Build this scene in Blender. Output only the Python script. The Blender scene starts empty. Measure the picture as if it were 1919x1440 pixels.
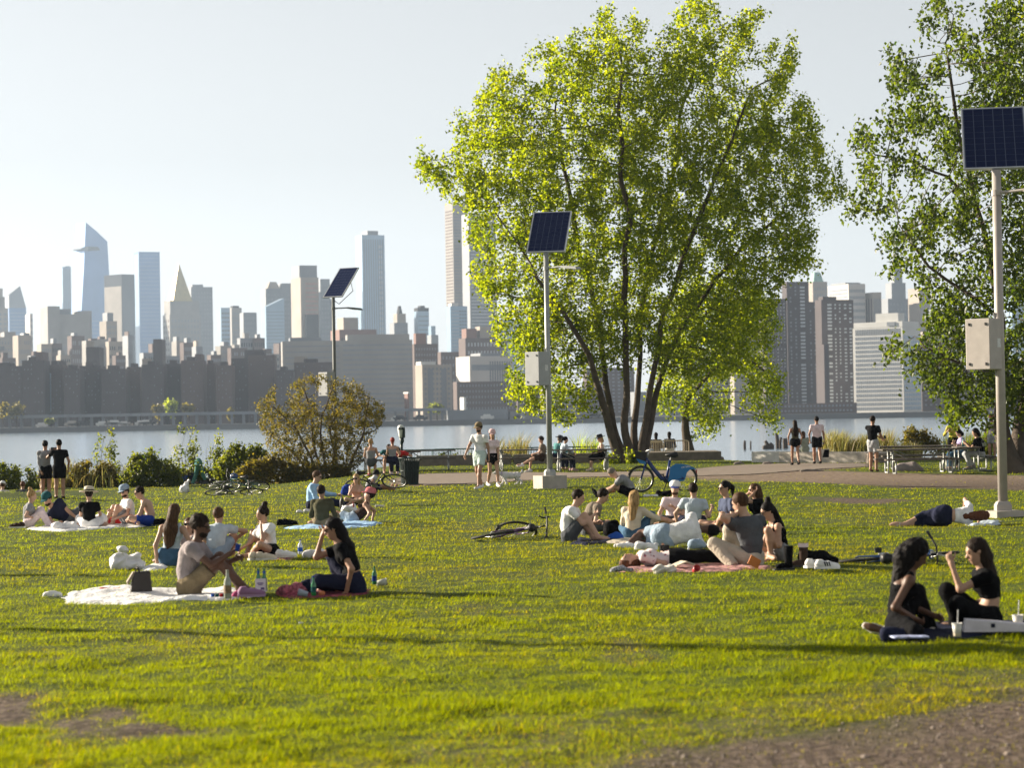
import bpy, math, random
import numpy as np
from mathutils import Matrix, Vector

SC = bpy.context.scene
COL = SC.collection
random.seed(7)
RNG = np.random.default_rng(7)

# ------------------------------------------------------------------ camera
F_PX, IMG_W, IMG_H = 4531.0, 1919.0, 1440.0        # 85 mm lens on a 36 mm wide frame
HORIZON, ROLL, CAM_Z = 779.0, math.radians(1.0), 2.0
PITCH = math.atan((HORIZON - IMG_H / 2) / F_PX)
_f0 = np.array([0, math.cos(PITCH), math.sin(PITCH)])
_u0 = np.array([0, -math.sin(PITCH), math.cos(PITCH)])
_r0 = np.array([1.0, 0, 0])
CR = math.cos(ROLL) * _r0 - math.sin(ROLL) * _u0
CU = math.sin(ROLL) * _r0 + math.cos(ROLL) * _u0
CF = _f0
CAM_POS = np.array([0, 0, CAM_Z])
cam_data = bpy.data.cameras.new('camera')
cam = bpy.data.objects.new('camera', cam_data)
COL.objects.link(cam)
SC.camera = cam
cam.matrix_world = Matrix(((CR[0], CU[0], -CF[0], 0), (CR[1], CU[1], -CF[1], 0), (CR[2], CU[2], -CF[2], CAM_Z), (0, 0, 0, 1)))
cam_data.sensor_width = 36.0
cam_data.lens = 36.0 * F_PX / IMG_W
cam_data.clip_start = 0.5
cam_data.clip_end = 30000.0
cam_data.dof.use_dof = True
cam_data.dof.focus_distance = 52.0
cam_data.dof.aperture_fstop = 3.0

# ------------------------------------------------------------------ sky, sun, exposure
SUN_EL, SUN_FWD = math.radians(17.5), math.radians(25.0)   # the sun stands to the left and a little ahead
SUN_DIR = np.array([-math.cos(SUN_FWD) * math.cos(SUN_EL), math.sin(SUN_FWD) * math.cos(SUN_EL), math.sin(SUN_EL)])
world = bpy.data.worlds.new('World')
SC.world = world
world.use_nodes = True
_nt = world.node_tree
_bg = _nt.nodes['Background']
_sky = _nt.nodes.new('ShaderNodeTexSky')
_sky.sky_type = 'NISHITA'
_sky.sun_disc = False
_sky.sun_elevation = SUN_EL
_sky.sun_rotation = math.atan2(SUN_DIR[0], SUN_DIR[1])
_sky.altitude = 10
_sky.air_density = 1.0
_sky.dust_density = 0.3
_sky.ozone_density = 1.0
_bg.inputs['Strength'].default_value = 0.05
_hs = _nt.nodes.new('ShaderNodeHueSaturation')          # drains most of the colour from the whole sky
_hs.inputs['Saturation'].default_value = 0.12
_nt.links.new(_sky.outputs['Color'], _hs.inputs['Color'])
_nt.links.new(_hs.outputs['Color'], _bg.inputs['Color'])
sun_data = bpy.data.lights.new('sun', 'SUN')
sun_data.energy = 5.0
sun_data.angle = math.radians(0.5)
sun_data.color = (1.0, 0.88, 0.70)
sun = bpy.data.objects.new('sun', sun_data)
COL.objects.link(sun)
sun.rotation_euler = Vector(SUN_DIR).to_track_quat('Z', 'Y').to_euler()
SC.view_settings.view_transform = 'Standard'
SC.view_settings.look = 'None'
SC.view_settings.exposure = 1.5
SC.view_settings.gamma = 1.0
SC.view_settings.use_curve_mapping = False
cy = SC.cycles
cy.max_bounces = 8
cy.diffuse_bounces = 3
cy.glossy_bounces = 3
cy.transmission_bounces = 6
cy.transparent_max_bounces = 8
cy.volume_bounces = 0
cy.caustics_reflective = False
cy.caustics_refractive = False
cy.use_denoising = True
cy.sample_clamp_indirect = 4.0

# ------------------------------------------------------------------ picture point -> place
def ray(px, py):
    d = CF * F_PX + CR * (px - IMG_W / 2) + CU * (IMG_H / 2 - py)
    return d / d[1]
def P(px, py, Y):
    return CAM_POS + ray(px, py) * Y
def sst(a, b, x):
    t = np.clip((x - a) / (b - a), 0, 1)
    return t * t * (3 - 2 * t)
WATER_Z = -2.3
def edge_y(x):
    """distance of the top of the river bank"""
    return 96 + 14 * sst(-9, -3, x) - 0 * x - 12 * sst(7.5, 9.5, x)
def gz(x, y):
    """height of the lawn"""
    x = np.asarray(x, float); y = np.asarray(y, float)
    z = -0.50 * sst(48, 88, y) * sst(-3, -11, x)
    z = z + 0.30 * np.exp(-((x + 15.2) / 2.6) ** 2 - ((y - 72) / 3.2) ** 2)
    z = z - 1.0 * sst(73, 80, y) * sst(-12.5, -15, x) * (1 - sst(84, 90, y)) * .34
    e = edge_y(x)
    z = z + (WATER_Z - 0.8 - z) * sst(e, e + 7, y)
    return z
def G(px, py):
    """the lawn point seen at a pixel of the photograph"""
    d = ray(px, py)
    Y = CAM_Z / max(1e-4, -d[2])
    for _ in range(12):
        z = float(gz(d[0] * Y, Y))
        Y = (CAM_Z - z) / max(1e-4, -d[2])
    return CAM_POS + d * Y

# ------------------------------------------------------------------ materials
MATS = {}
def rgb(r, g, b):
    """sRGB 0..255 -> linear"""
    return tuple(((c / 255) / 12.92 if c / 255 <= .04045 else ((c / 255 + .055) / 1.055) ** 2.4) for c in (r, g, b))
def M(name, col=(.5, .5, .5), rough=.7, var=.12, scale=6.0, bump=0.0, bscale=40.0, metal=0.0, spec=.4, sheen=0.0):
    if name in MATS:
        return MATS[name]
    m = bpy.data.materials.new(name)
    m.use_nodes = True
    nt = m.node_tree
    b = nt.nodes['Principled BSDF']
    b.inputs['Roughness'].default_value = rough
    b.inputs['Metallic'].default_value = metal
    b.inputs['Specular IOR Level'].default_value = spec
    if sheen:
        b.inputs['Sheen Weight'].default_value = sheen
    tc = nt.nodes.new('ShaderNodeTexCoord')
    if var:
        n = nt.nodes.new('ShaderNodeTexNoise')
        n.inputs['Scale'].default_value = scale
        n.inputs['Detail'].default_value = 5
        nt.links.new(tc.outputs['Object'], n.inputs['Vector'])
        mr = nt.nodes.new('ShaderNodeMapRange')
        mr.inputs[1].default_value = .3; mr.inputs[2].default_value = .7
        mr.inputs[3].default_value = 1 - var; mr.inputs[4].default_value = 1 + var
        nt.links.new(n.outputs['Fac'], mr.inputs[0])
        mx = nt.nodes.new('ShaderNodeMix'); mx.data_type = 'RGBA'; mx.blend_type = 'MULTIPLY'
        mx.inputs[0].default_value = 1
        mx.inputs[6].default_value = (*col, 1)
        nt.links.new(mr.outputs[0], mx.inputs[7])
        nt.links.new(mx.outputs[2], b.inputs['Base Color'])
    else:
        b.inputs['Base Color'].default_value = (*col, 1)
    if bump:
        n2 = nt.nodes.new('ShaderNodeTexNoise')
        n2.inputs['Scale'].default_value = bscale
        n2.inputs['Detail'].default_value = 4
        nt.links.new(tc.outputs['Object'], n2.inputs['Vector'])
        bp = nt.nodes.new('ShaderNodeBump')
        bp.inputs['Strength'].default_value = 1
        bp.inputs['Distance'].default_value = bump
        nt.links.new(n2.outputs['Fac'], bp.inputs['Height'])
        nt.links.new(bp.outputs['Normal'], b.inputs['Normal'])
    MATS[name] = m
    return m
def leaf_mat(name, base, trans, tfac=.5, rough=.45, attr='tint', spec=.35):
    """thin leaf or grass blade: colour varies blade by blade through a colour attribute"""
    if name in MATS:
        return MATS[name]
    m = bpy.data.materials.new(name); m.use_nodes = True
    nt = m.node_tree
    for n in list(nt.nodes):
        nt.nodes.remove(n)
    out = nt.nodes.new('ShaderNodeOutputMaterial')
    at = nt.nodes.new('ShaderNodeAttribute'); at.attribute_name = attr
    def mul(c):
        mx = nt.nodes.new('ShaderNodeMix'); mx.data_type = 'RGBA'; mx.blend_type = 'MULTIPLY'
        mx.inputs[0].default_value = 1; mx.inputs[6].default_value = (*c, 1)
        nt.links.new(at.outputs['Color'], mx.inputs[7]); return mx.outputs[2]
    d = nt.nodes.new('ShaderNodeBsdfPrincipled'); d.inputs['Roughness'].default_value = rough
    d.inputs['Specular IOR Level'].default_value = spec
    nt.links.new(mul(base), d.inputs['Base Color'])
    t = nt.nodes.new('ShaderNodeBsdfTranslucent'); nt.links.new(mul(trans), t.inputs['Color'])
    mix = nt.nodes.new('ShaderNodeMixShader'); mix.inputs[0].default_value = tfac
    nt.links.new(d.outputs[0], mix.inputs[1]); nt.links.new(t.outputs[0], mix.inputs[2])
    nt.links.new(mix.outputs[0], out.inputs['Surface'])
    MATS[name] = m
    return m

# ------------------------------------------------------------------ meshes and objects
def unit(v):
    v = np.asarray(v, float); n = np.linalg.norm(v)
    return v / n if n > 1e-9 else np.array([0, 0, 1.0])
def basis(d):
    d = unit(d)
    a = np.array([0, 0, 1.0]) if abs(d[2]) < .9 else np.array([1.0, 0, 0])
    x = unit(np.cross(a, d)); return x, np.cross(d, x), d
class MB:
    """collects simple solids, then links them as one mesh object"""
    def __init__(s): s.v = []; s.f = []; s.m = []
    def add(s, vs, fs, mi=0):
        o = len(s.v); s.v.extend([tuple(map(float, p)) for p in vs])
        s.f.extend([tuple(i + o for i in f) for f in fs]); s.m.extend([mi] * len(fs)); return s
    def box(s, c, size, R=None, mi=0, taper=1.0):
        hx, hy, hz = size[0] / 2, size[1] / 2, size[2] / 2
        vs = np.array([[x * (taper if z > 0 else 1), y * (taper if z > 0 else 1), z] for z in (-hz, hz) for y in (-hy, hy) for x in (-hx, hx)])
        if R is not None: vs = vs @ np.asarray(R).T
        return s.add(vs + np.asarray(c), [(0, 2, 3, 1), (4, 5, 7, 6), (0, 1, 5, 4), (2, 6, 7, 3), (0, 4, 6, 2), (1, 3, 7, 5)], mi)
    def tube(s, pts, rad, n=8, mi=0, cap=True, closed=False):
        pts = [np.asarray(p, float) for p in pts]; k = len(pts)
        if np.isscalar(rad): rad = [rad] * k
        vs = []; px = None
        for i in range(k):
            if closed: d = pts[(i + 1) % k] - pts[i - 1]
            else: d = pts[min(i + 1, k - 1)] - pts[max(i - 1, 0)]
            d = unit(d)
            if px is None: px = basis(d)[0]
            px = px - d * np.dot(px, d); px = unit(px); py = np.cross(d, px)
            for j in range(n):
                a = 2 * math.pi * j / n
                vs.append(pts[i] + rad[i] * (math.cos(a) * px + math.sin(a) * py))
        fs = []
        for i in range(k if closed else k - 1):
            for j in range(n):
                a, b = i * n + j, i * n + (j + 1) % n
                c, d = ((i + 1) % k) * n + (j + 1) % n, ((i + 1) % k) * n + j
                fs.append((a, b, c, d))
        if cap and not closed:
            fs.append(tuple(range(n))[::-1]); fs.append(tuple((k - 1) * n + j for j in range(n)))
        return s.add(vs, fs, mi)
    def lathe(s, c, prof, n=16, axis=(0, 0, 1), mi=0, sx=1.0, sy=1.0, xdir=None):
        x, y, d = basis(axis)
        if xdir is not None:
            x = unit(np.asarray(xdir) - d * np.dot(xdir, d)); y = np.cross(d, x)
        vs = []
        for r, h in prof:
            for j in range(n):
                a = 2 * math.pi * j / n
                vs.append(np.asarray(c) + d * h + r * (math.cos(a) * x * sx + math.sin(a) * y * sy))
        fs = []
        for i in range(len(prof) - 1):
            for j in range(n):
                fs.append((i * n + j, i * n + (j + 1) % n, (i + 1) * n + (j + 1) % n, (i + 1) * n + j))
        fs.append(tuple(range(n))[::-1]); fs.append(tuple((len(prof) - 1) * n + j for j in range(n)))
        return s.add(vs, fs, mi)
    def prism(s, poly, y0, y1, mi=0, R=None, c=(0, 0, 0)):
        """polygon in x-z, extruded along y"""
        n = len(poly)
        vs = np.array([[p[0], y0, p[1]] for p in poly] + [[p[0], y1, p[1]] for p in poly])
        if R is not None: vs = vs @ np.asarray(R).T
        fs = [tuple(range(n)), tuple(range(2 * n - 1, n - 1, -1))]
        fs += [(i, n + i, n + (i + 1) % n, (i + 1) % n) for i in range(n)]
        return s.add(vs + np.asarray(c), fs, mi)
    def build(s, name, mats, parent=None, smooth=False, loc=None):
        me = bpy.data.meshes.new(name)
        vs = s.v if loc is None else [(a - loc[0], b - loc[1], c - loc[2]) for a, b, c in s.v]
        me.from_pydata(vs, [], s.f)
        if not isinstance(mats, (list, tuple)): mats = [mats]
        for m in mats: me.materials.append(m)
        if len(mats) > 1: me.polygons.foreach_set('material_index', s.m)
        if smooth: me.polygons.foreach_set('use_smooth', [True] * len(s.f))
        o = link(name, me, parent)
        if loc is not None and parent is None: o.location = tuple(map(float, loc))
        return o
def link(name, me, parent=None):
    o = bpy.data.objects.new(name, me); COL.objects.link(o)
    if parent is not None: o.parent = parent
    return o
def np_mesh(name, V, Fa, mats, parent=None, smooth=False, tint=None, mi=None):
    """mesh from arrays; every face has the same number of corners"""
    V = np.ascontiguousarray(V, np.float32); Fa = np.ascontiguousarray(Fa, np.int32)
    me = bpy.data.meshes.new(name); k = Fa.shape[1]
    me.vertices.add(len(V)); me.vertices.foreach_set('co', V.ravel())
    me.loops.add(Fa.size); me.loops.foreach_set('vertex_index', Fa.ravel())
    me.polygons.add(len(Fa)); me.polygons.foreach_set('loop_start', np.arange(0, Fa.size, k, dtype=np.int32))
    me.polygons.foreach_set('loop_total', np.full(len(Fa), k, np.int32))
    if smooth: me.polygons.foreach_set('use_smooth', np.ones(len(Fa), bool))
    if not isinstance(mats, (list, tuple)): mats = [mats]
    for m in mats: me.materials.append(m)
    if mi is not None: me.polygons.foreach_set('material_index', np.asarray(mi, np.int32))
    me.update(calc_edges=True)
    if tint is not None:
        a = me.attributes.new('tint', 'FLOAT_COLOR', 'POINT')
        c = np.ones((len(V), 4), np.float32); c[:, :3] = tint
        a.data.foreach_set('color', c.ravel())
    me.validate()
    return link(name, me, parent)
def tag(o, label=None, cat=None, group=None, kind=None):
    if label: o['label'] = label
    if cat: o['category'] = cat
    if group: o['group'] = group
    if kind: o['kind'] = kind
    return o
def thing(name, loc, label, cat, group=None, rz=0.0):
    o = bpy.data.objects.new(name, None); COL.objects.link(o)
    o.empty_display_size = .2
    o.location = tuple(map(float, loc)); o.rotation_euler = (0, 0, rz)
    return tag(o, label, cat, group)
def copy_tree(o, parent=None):
    c = o.copy(); COL.objects.link(c)
    if parent is not None: c.parent = parent
    for ch in o.children: copy_tree(ch, c)
    return c
def rotz(a):
    c, s = math.cos(a), math.sin(a); return np.array([[c, -s, 0], [s, c, 0], [0, 0, 1.0]])
def rotx(a):
    c, s = math.cos(a), math.sin(a); return np.array([[1.0, 0, 0], [0, c, -s], [0, s, c]])
def roty(a):
    c, s = math.cos(a), math.sin(a); return np.array([[c, 0, s], [0, 1.0, 0], [-s, 0, c]])

# value noise used for shapes (not for light)
class VNoise:
    def __init__(s, seed): s.t = np.random.default_rng(seed).random((64, 64, 64)).astype(np.float32)
    def __call__(s, x, y, z=0.0):
        x, y, z = np.broadcast_arrays(np.asarray(x, float), np.asarray(y, float), np.asarray(z, float))
        xi, yi, zi = np.floor(x).astype(int), np.floor(y).astype(int), np.floor(z).astype(int)
        fx, fy, fz = x - xi, y - yi, z - zi
        fx, fy, fz = fx * fx * (3 - 2 * fx), fy * fy * (3 - 2 * fy), fz * fz * (3 - 2 * fz)
        g = lambda a, b, c: s.t[(xi + a) & 63, (yi + b) & 63, (zi + c) & 63]
        l = lambda a, b, t: a + (b - a) * t
        return l(l(l(g(0,0,0), g(1,0,0), fx), l(g(0,1,0), g(1,1,0), fx), fy), l(l(g(0,0,1), g(1,0,1), fx), l(g(0,1,1), g(1,1,1), fx), fy), fz)
    def fbm(s, x, y, z=0.0, o=4):
        r, a, t = 0, .5, 0
        for i in range(o):
            r = r + a * s(x * 2 ** i + 17 * i, y * 2 ** i + 5 * i, np.asarray(z) * 2 ** i); t += a; a *= .5
        return r / t
VN = VNoise(3)
# ================================================================== LAND, WATER, AIR
PATH_PX = [  # outlines of the paved path and the worn dirt, traced on the ground
    [(790, 889), (870, 887), (960, 886), (1080, 887), (1190, 885), (1300, 880), (1375, 873), (1480, 869), (1620, 869), (1640, 875), (1520, 882), (1420, 890),
     (1300, 894), (1180, 894), (1080, 896), (1000, 901), (900, 907), (800, 911), (742, 908), (740, 899)],
]
DIRT_PX = [
    [(1300, 893), (1450, 884), (1540, 882), (1640, 886), (1760, 888), (1990, 893), (1990, 922), (1800, 918), (1640, 910), (1500, 905), (1380, 903)],
    [(1480, 931), (1600, 934), (1700, 939), (1640, 943), (1520, 940)],
]
FRONT_DIRT_PX = [(900, 1500), (1080, 1452), (1200, 1422), (1340, 1402), (1480, 1376), (1620, 1350), (1760, 1332), (2100, 1300), (2300, 1500), (2300, 1700), (800, 1700)]
LEFT_DIRT_PX = [(-120, 1318), (10, 1312), (90, 1330), (170, 1352), (215, 1366), (120, 1378), (40, 1360), (-120, 1352)]
def to_ground(poly): return np.array([[G(x, y)[0], G(x, y)[1]] for x, y in poly])
PATHS = [to_ground(p) for p in PATH_PX]; DIRTS = [to_ground(p) for p in DIRT_PX]
FRONT_DIRT, LEFT_DIRT = to_ground(FRONT_DIRT_PX), to_ground(LEFT_DIRT_PX)
def sdist(poly, x, y):
    """signed distance to a polygon, negative inside"""
    d = np.full(np.shape(x), 1e9); ins = np.zeros(np.shape(x), bool)
    n = len(poly)
    for i in range(n):
        a, b = poly[i], poly[(i + 1) % n]
        ex, ey = b - a; wx, wy = x - a[0], y - a[1]
        t = np.clip((wx * ex + wy * ey) / (ex * ex + ey * ey + 1e-12), 0, 1)
        d = np.minimum(d, np.hypot(wx - t * ex, wy - t * ey))
        c = ((a[1] <= y) & (b[1] > y)) | ((b[1] <= y) & (a[1] > y))
        with np.errstate(divide='ignore', invalid='ignore'):
            xs = a[0] + (y - a[1]) / (b[1] - a[1] + 1e-15) * (b[0] - a[0])
        ins ^= c & (x < xs)
    return np.where(ins, -d, d)
def soil(x, y):
    """0 lawn .. 1 bare soil"""
    n = VN.fbm(x * .9, y * .45, 1.3, 4) - .5
    n2 = VN.fbm(x * 2.2, y * .9, 8.3, 4) - .5
    fd = sdist(FRONT_DIRT, x, y)
    s = np.maximum(1 - sst(-.8, .9, fd + 2.8 * n + 1.5 * n2), .45 * (1 - sst(.4, 2.6, fd + 2.6 * n)))
    s = np.maximum(s, 1.0 * (1 - sst(-.25, .75, sdist(LEFT_DIRT, x, y) + 2.0 * n2)))
    for p in DIRTS: s = np.maximum(s, 1 - sst(-.6, .6, sdist(p, x, y) + 3.0 * n))
    for p in PATHS: s = np.maximum(s, 1 - sst(-.1, .5, sdist(p, x, y)))
    # thin, worn patches scattered over the lawn
    w = VN.fbm(x * .32 + 40, y * .14, 5.1, 4)
    s = np.maximum(s, .22 * sst(.60, .74, w) * (1 - sst(30, 60, y)))
    s = np.maximum(s, .45 * sst(.64, .76, VN.fbm(x * 1.1 + 9, y * .4 + 3, 2.2, 4)) * (1 - sst(19, 34, y)))
    return s
def bumps(x, y):
    k = 1 - sst(70, 92, y)
    far = sst(25, 70, y)
    b = (.060 * (1 + .7 * far)) * (VN.fbm(x * .95, y * .85, 3.7, 3) - .5) + .060 * (VN.fbm(x * 2.4, y * 2.6, 1.1, 2) - .5)
    return b * k * (1 - .7 * sst(.2, .9, soil0(x, y)))
def soil0(x, y):
    s = 1 - sst(-.5, .9, sdist(FRONT_DIRT, x, y))
    for p in PATHS + DIRTS: s = np.maximum(s, 1 - sst(-.2, .6, sdist(p, x, y)))
    return s
def build_ground():
    ys = np.concatenate([[-90, -45, -20, -8, 0, 5], np.geomspace(9, 92, 260), np.linspace(92.6, 126, 60)])
    c = np.linspace(-1, 1, 221)
    inner = np.clip(c / .84, -1, 1); outer = np.sign(c) * np.clip((np.abs(c) - .84) / .16, 0, 1) ** 2
    X = inner[None, :] * (.26 * np.maximum(ys, 10))[:, None] + outer[None, :] * 400
    Y = np.repeat(ys[:, None], len(c), 1)
    Z = gz(X, Y) + bumps(X, Y) * (np.abs(outer)[None, :] < .01)
    S = soil(X, Y)
    V = np.stack([X, Y, Z], -1).reshape(-1, 3)
    i = np.arange(len(ys) - 1)[:, None] * len(c) + np.arange(len(c) - 1)[None, :]
    Fq = np.stack([i, i + 1, i + 1 + len(c), i + len(c)], -1).reshape(-1, 4)
    m = bpy.data.materials.new('turf_and_soil'); m.use_nodes = True
    nt = m.node_tree; b = nt.nodes['Principled BSDF']; b.inputs['Roughness'].default_value = .95
    b.inputs['Specular IOR Level'].default_value = .15
    at = nt.nodes.new('ShaderNodeAttribute'); at.attribute_name = 'tint'
    sep = nt.nodes.new('ShaderNodeSeparateColor'); nt.links.new(at.outputs['Color'], sep.inputs[0])
    tc = nt.nodes.new('ShaderNodeTexCoord')
    def noise(scale, det=6):
        n = nt.nodes.new('ShaderNodeTexNoise'); n.inputs['Scale'].default_value = scale; n.inputs['Detail'].default_value = det
        nt.links.new(tc.outputs['Object'], n.inputs['Vector']); return n.outputs['Fac']
    def ramp(src, stops):
        r = nt.nodes.new('ShaderNodeValToRGB')
        while len(r.color_ramp.elements) < len(stops): r.color_ramp.elements.new(.5)
        for e, (p, col) in zip(r.color_ramp.elements, stops): e.position = p; e.color = (*col, 1)
        nt.links.new(src, r.inputs[0]); return r.outputs[0]
    thatch = ramp(noise(9), [(.3, (.030, .050, .005)), (.5, (.055, .078, .007)), (.7, (.085, .095, .013))])
    earth = ramp(noise(14), [(.3, (.036, .025, .018)), (.5, (.098, .070, .052)), (.66, (.20, .15, .115))])
    mx = nt.nodes.new('ShaderNodeMix'); mx.data_type = 'RGBA'
    earth2 = ramp(noise(5), [(.3, (.12, .085, .06)), (.52, (.21, .155, .115)), (.72, (.30, .235, .18))])
    me_ = nt.nodes.new('ShaderNodeMix'); me_.data_type = 'RGBA'; nt.links.new(sep.outputs[1], me_.inputs[0]); nt.links.new(earth, me_.inputs[6]); nt.links.new(earth2, me_.inputs[7]); earth = me_.outputs[2]
    nt.links.new(sep.outputs[0], mx.inputs[0]); nt.links.new(thatch, mx.inputs[6]); nt.links.new(earth, mx.inputs[7])
    nt.links.new(mx.outputs[2], b.inputs['Base Color'])
    bp = nt.nodes.new('ShaderNodeBump'); bp.inputs['Distance'].default_value = .014
    nt.links.new(noise(46, 8), bp.inputs['Height']); nt.links.new(bp.outputs['Normal'], b.inputs['Normal'])
    t = np.repeat(S.reshape(-1, 1), 3, 1); t[:, 1] = sst(60, 72, Y.reshape(-1)) 
    o = np_mesh('lawn_ground', V, Fq, m, smooth=True, tint=t)
    tag(o, kind='structure')
build_ground()

def build_grass(N=530000):
    r = np.random.default_rng(11)
    row = r.uniform(842, 1475, int(N * 1.5)); px = r.uniform(-60, 1980, len(row))
    d = CF[None] * F_PX + CR[None] * (px - IMG_W / 2)[:, None] + CU[None] * (IMG_H / 2 - row)[:, None]
    d = d / d[:, 1:2]
    Y = CAM_Z / np.maximum(1e-4, -d[:, 2])
    for _ in range(6): Y = (CAM_Z - gz(d[:, 0] * Y, Y)) / np.maximum(1e-4, -d[:, 2])
    X = d[:, 0] * Y
    ok = (Y > 11) & (Y < edge_y(X) + 1.5); X, Y = X[ok], Y[ok]
    # margins beside and before the view
    xm = r.uniform(-8, 8, 26000); ym = r.uniform(9, 14, 26000)
    X = np.concatenate([X, xm]); Y = np.concatenate([Y, ym])
    s = soil(X, Y)
    s = np.where(soil0(X, Y) > .75, 1.0, s)
    keep = r.random(len(X)) > np.clip(s * 1.18 - .08, 0, .97)
    X, Y, s = X[keep], Y[keep], s[keep]
    n = len(X)
    clump = VN.fbm(X * 4.2, Y * 4.0, 4.4, 3)
    tuft = VN.fbm(X * 1.4 + 20, Y * 1.5, 2.4, 3)
    far = sst(14, 90, Y)
    h = (.019 + .026 * sst(.40, .66, clump) + .016 * sst(.48, .66, tuft)) * r.uniform(.6, 1.4, n) * (1 - .45 * s)
    h *= 1 + .25 * far
    w = (.0046 + .022 * far) * r.uniform(.7, 1.3, n) * (1.0 + .3 * (Y < 25))
    az = r.uniform(0, 2 * math.pi, n); lean = r.uniform(.2, 1.25, n); la = r.normal(.3, 1.3, n)
    base = np.stack([X, Y, gz(X, Y) + bumps(X, Y) - .004], -1)
    side = np.stack([np.cos(az), np.sin(az), np.zeros(n)], -1) * (w / 2)[:, None]
    tip = base + np.stack([np.sin(lean) * np.cos(la) * h, np.sin(lean) * np.sin(la) * h, np.cos(lean) * h], -1)
    V = np.stack([base - side, base + side, tip], 1).reshape(-1, 3)
    Fa = np.arange(3 * n).reshape(-1, 3)
    hue = VN.fbm(X * .22, Y * .12, 9.2, 4) * .7 + VN.fbm(X * 1.1, Y * .5, 6.1, 3) * .3 + r.normal(0, .05, n) + .22 * s
    k = sst(.36, .72, hue)[:, None]
    fresh = np.array([.86, 1.0, .5]); dry = np.array([1.14, 1.05, .6])
    t = fresh * (1 - k) + dry * k
    t = t * np.exp(r.normal(0, .26, n) * (1 - .55 * far))[:, None]
    straw = (r.random(n) < .018 * (1 - far) + .20 * s * (1 - .7 * far))[:, None]
    t = np.where(straw, np.array([2.0, 1.5, 2.0]) * r.uniform(.7, 1.2, n)[:, None], t)
    o = np_mesh('grass', V, Fa, leaf_mat('grass_blade', (.102, .120, .002), (.40, .395, .001), .52, .5, spec=.06), tint=np.repeat(t, 3, 0))
    tag(o, kind='stuff')
build_grass()

def build_gravel(n=7000):
    r = np.random.default_rng(23); x = r.uniform(-2, 7, n * 4); y = r.uniform(11, 19, n * 4)
    ok = r.random(n * 4) < np.clip(soil(x, y) * 1.3 - .35, 0, 1); x, y = x[ok][:n], y[ok][:n]; n = len(x)
    s = .0048 * np.exp(r.normal(0, .5, n)); o = np.array([[1, 0, 0], [0, 1, 0], [-1, 0, 0], [0, -1, 0], [0, 0, .8], [0, 0, -.8]])
    V = o[None] * s[:, None, None] * r.uniform(.6, 1.4, (n, 6, 1)); a = r.uniform(0, 6.28, n); c, q = np.cos(a)[:, None], np.sin(a)[:, None]
    V = np.stack([V[..., 0] * c - V[..., 1] * q, V[..., 0] * q + V[..., 1] * c, V[..., 2]], -1) + np.stack([x, y, gz(x, y) + bumps(x, y) + .002], -1)[:, None]
    f = np.array([[0, 1, 4], [1, 2, 4], [2, 3, 4], [3, 0, 4], [1, 0, 5], [2, 1, 5], [3, 2, 5], [0, 3, 5]])
    t = np.repeat(r.uniform(.5, 1.7, (n, 1)) * np.array([[1, .92, .85]]), 6, 0)
    tag(np_mesh('gravel', V.reshape(-1, 3), (f[None] + 6 * np.arange(n)[:, None, None]).reshape(-1, 3), leaf_mat('gravel_stone', (.17, .15, .135), (.1, .1, .1), 0.0, .8), tint=t), kind='stuff')
build_gravel()
def sheet(name, poly, mat, lift, step=.25, jit=.0):
    """a ground sheet that follows the lawn inside a traced outline"""
    x0, y0 = poly.min(0); x1, y1 = poly.max(0)
    nx, ny = max(4, int((x1 - x0) / step)), max(4, int((y1 - y0) / (step * 1.6)))
    X, Y = np.meshgrid(np.linspace(x0, x1, nx), np.linspace(y0, y1, ny))
    D = sdist(poly, X, Y) + jit * (VN.fbm(X * 1.3, Y * 1.3, 7.7, 3) - .5)
    idx = np.arange(nx * ny).reshape(ny, nx)
    okc = (D[:-1, :-1] < 0) & (D[1:, :-1] < 0) & (D[:-1, 1:] < 0) & (D[1:, 1:] < 0)
    Fq = np.stack([idx[:-1, :-1], idx[:-1, 1:], idx[1:, 1:], idx[1:, :-1]], -1)[okc]
    V = np.stack([X, Y, gz(X, Y) + lift], -1).reshape(-1, 3)
    u, inv = np.unique(Fq, return_inverse=True)
    return tag(np_mesh(name, V[u], inv.reshape(-1, 4), mat, smooth=True), kind='structure')
sheet('path', PATHS[0], M('path_paving', (.20, .155, .12), .9, .18, 3, .004, 30), .020, .2, .5)

def build_water():
    m = bpy.data.materials.new('river_water'); m.use_nodes = True
    nt = m.node_tree; b = nt.nodes['Principled BSDF']
    b.inputs['Base Color'].default_value = (.16, .22, .28, 1); b.inputs['Roughness'].default_value = .14
    b.inputs['IOR'].default_value = 1.33
    tc = nt.nodes.new('ShaderNodeTexCoord')
    mp = nt.nodes.new('ShaderNodeMapping'); mp.inputs['Scale'].default_value = (.35, 1.0, 1)
    nt.links.new(tc.outputs['Object'], mp.inputs['Vector'])
    prev = None
    for sc, dist in ((1.1, .10), (.22, .24), (.03, .7)):
        n = nt.nodes.new('ShaderNodeTexNoise'); n.inputs['Scale'].default_value = sc; n.inputs['Detail'].default_value = 5
        nt.links.new(mp.outputs[0], n.inputs['Vector'])
        bp = nt.nodes.new('ShaderNodeBump'); bp.inputs['Distance'].default_value = dist; bp.inputs['Strength'].default_value = .8
        nt.links.new(n.outputs['Fac'], bp.inputs['Height'])
        if prev: nt.links.new(prev, bp.inputs['Normal'])
        prev = bp.outputs['Normal']
    nt.links.new(prev, b.inputs['Normal'])
    V = [(-1500, 70, WATER_Z), (1500, 70, WATER_Z), (1500, 1160, WATER_Z), (-1500, 1160, WATER_Z)]
    tag(np_mesh('river_water', V, [(0, 1, 2, 3)], m), kind='structure')
build_water()

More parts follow.
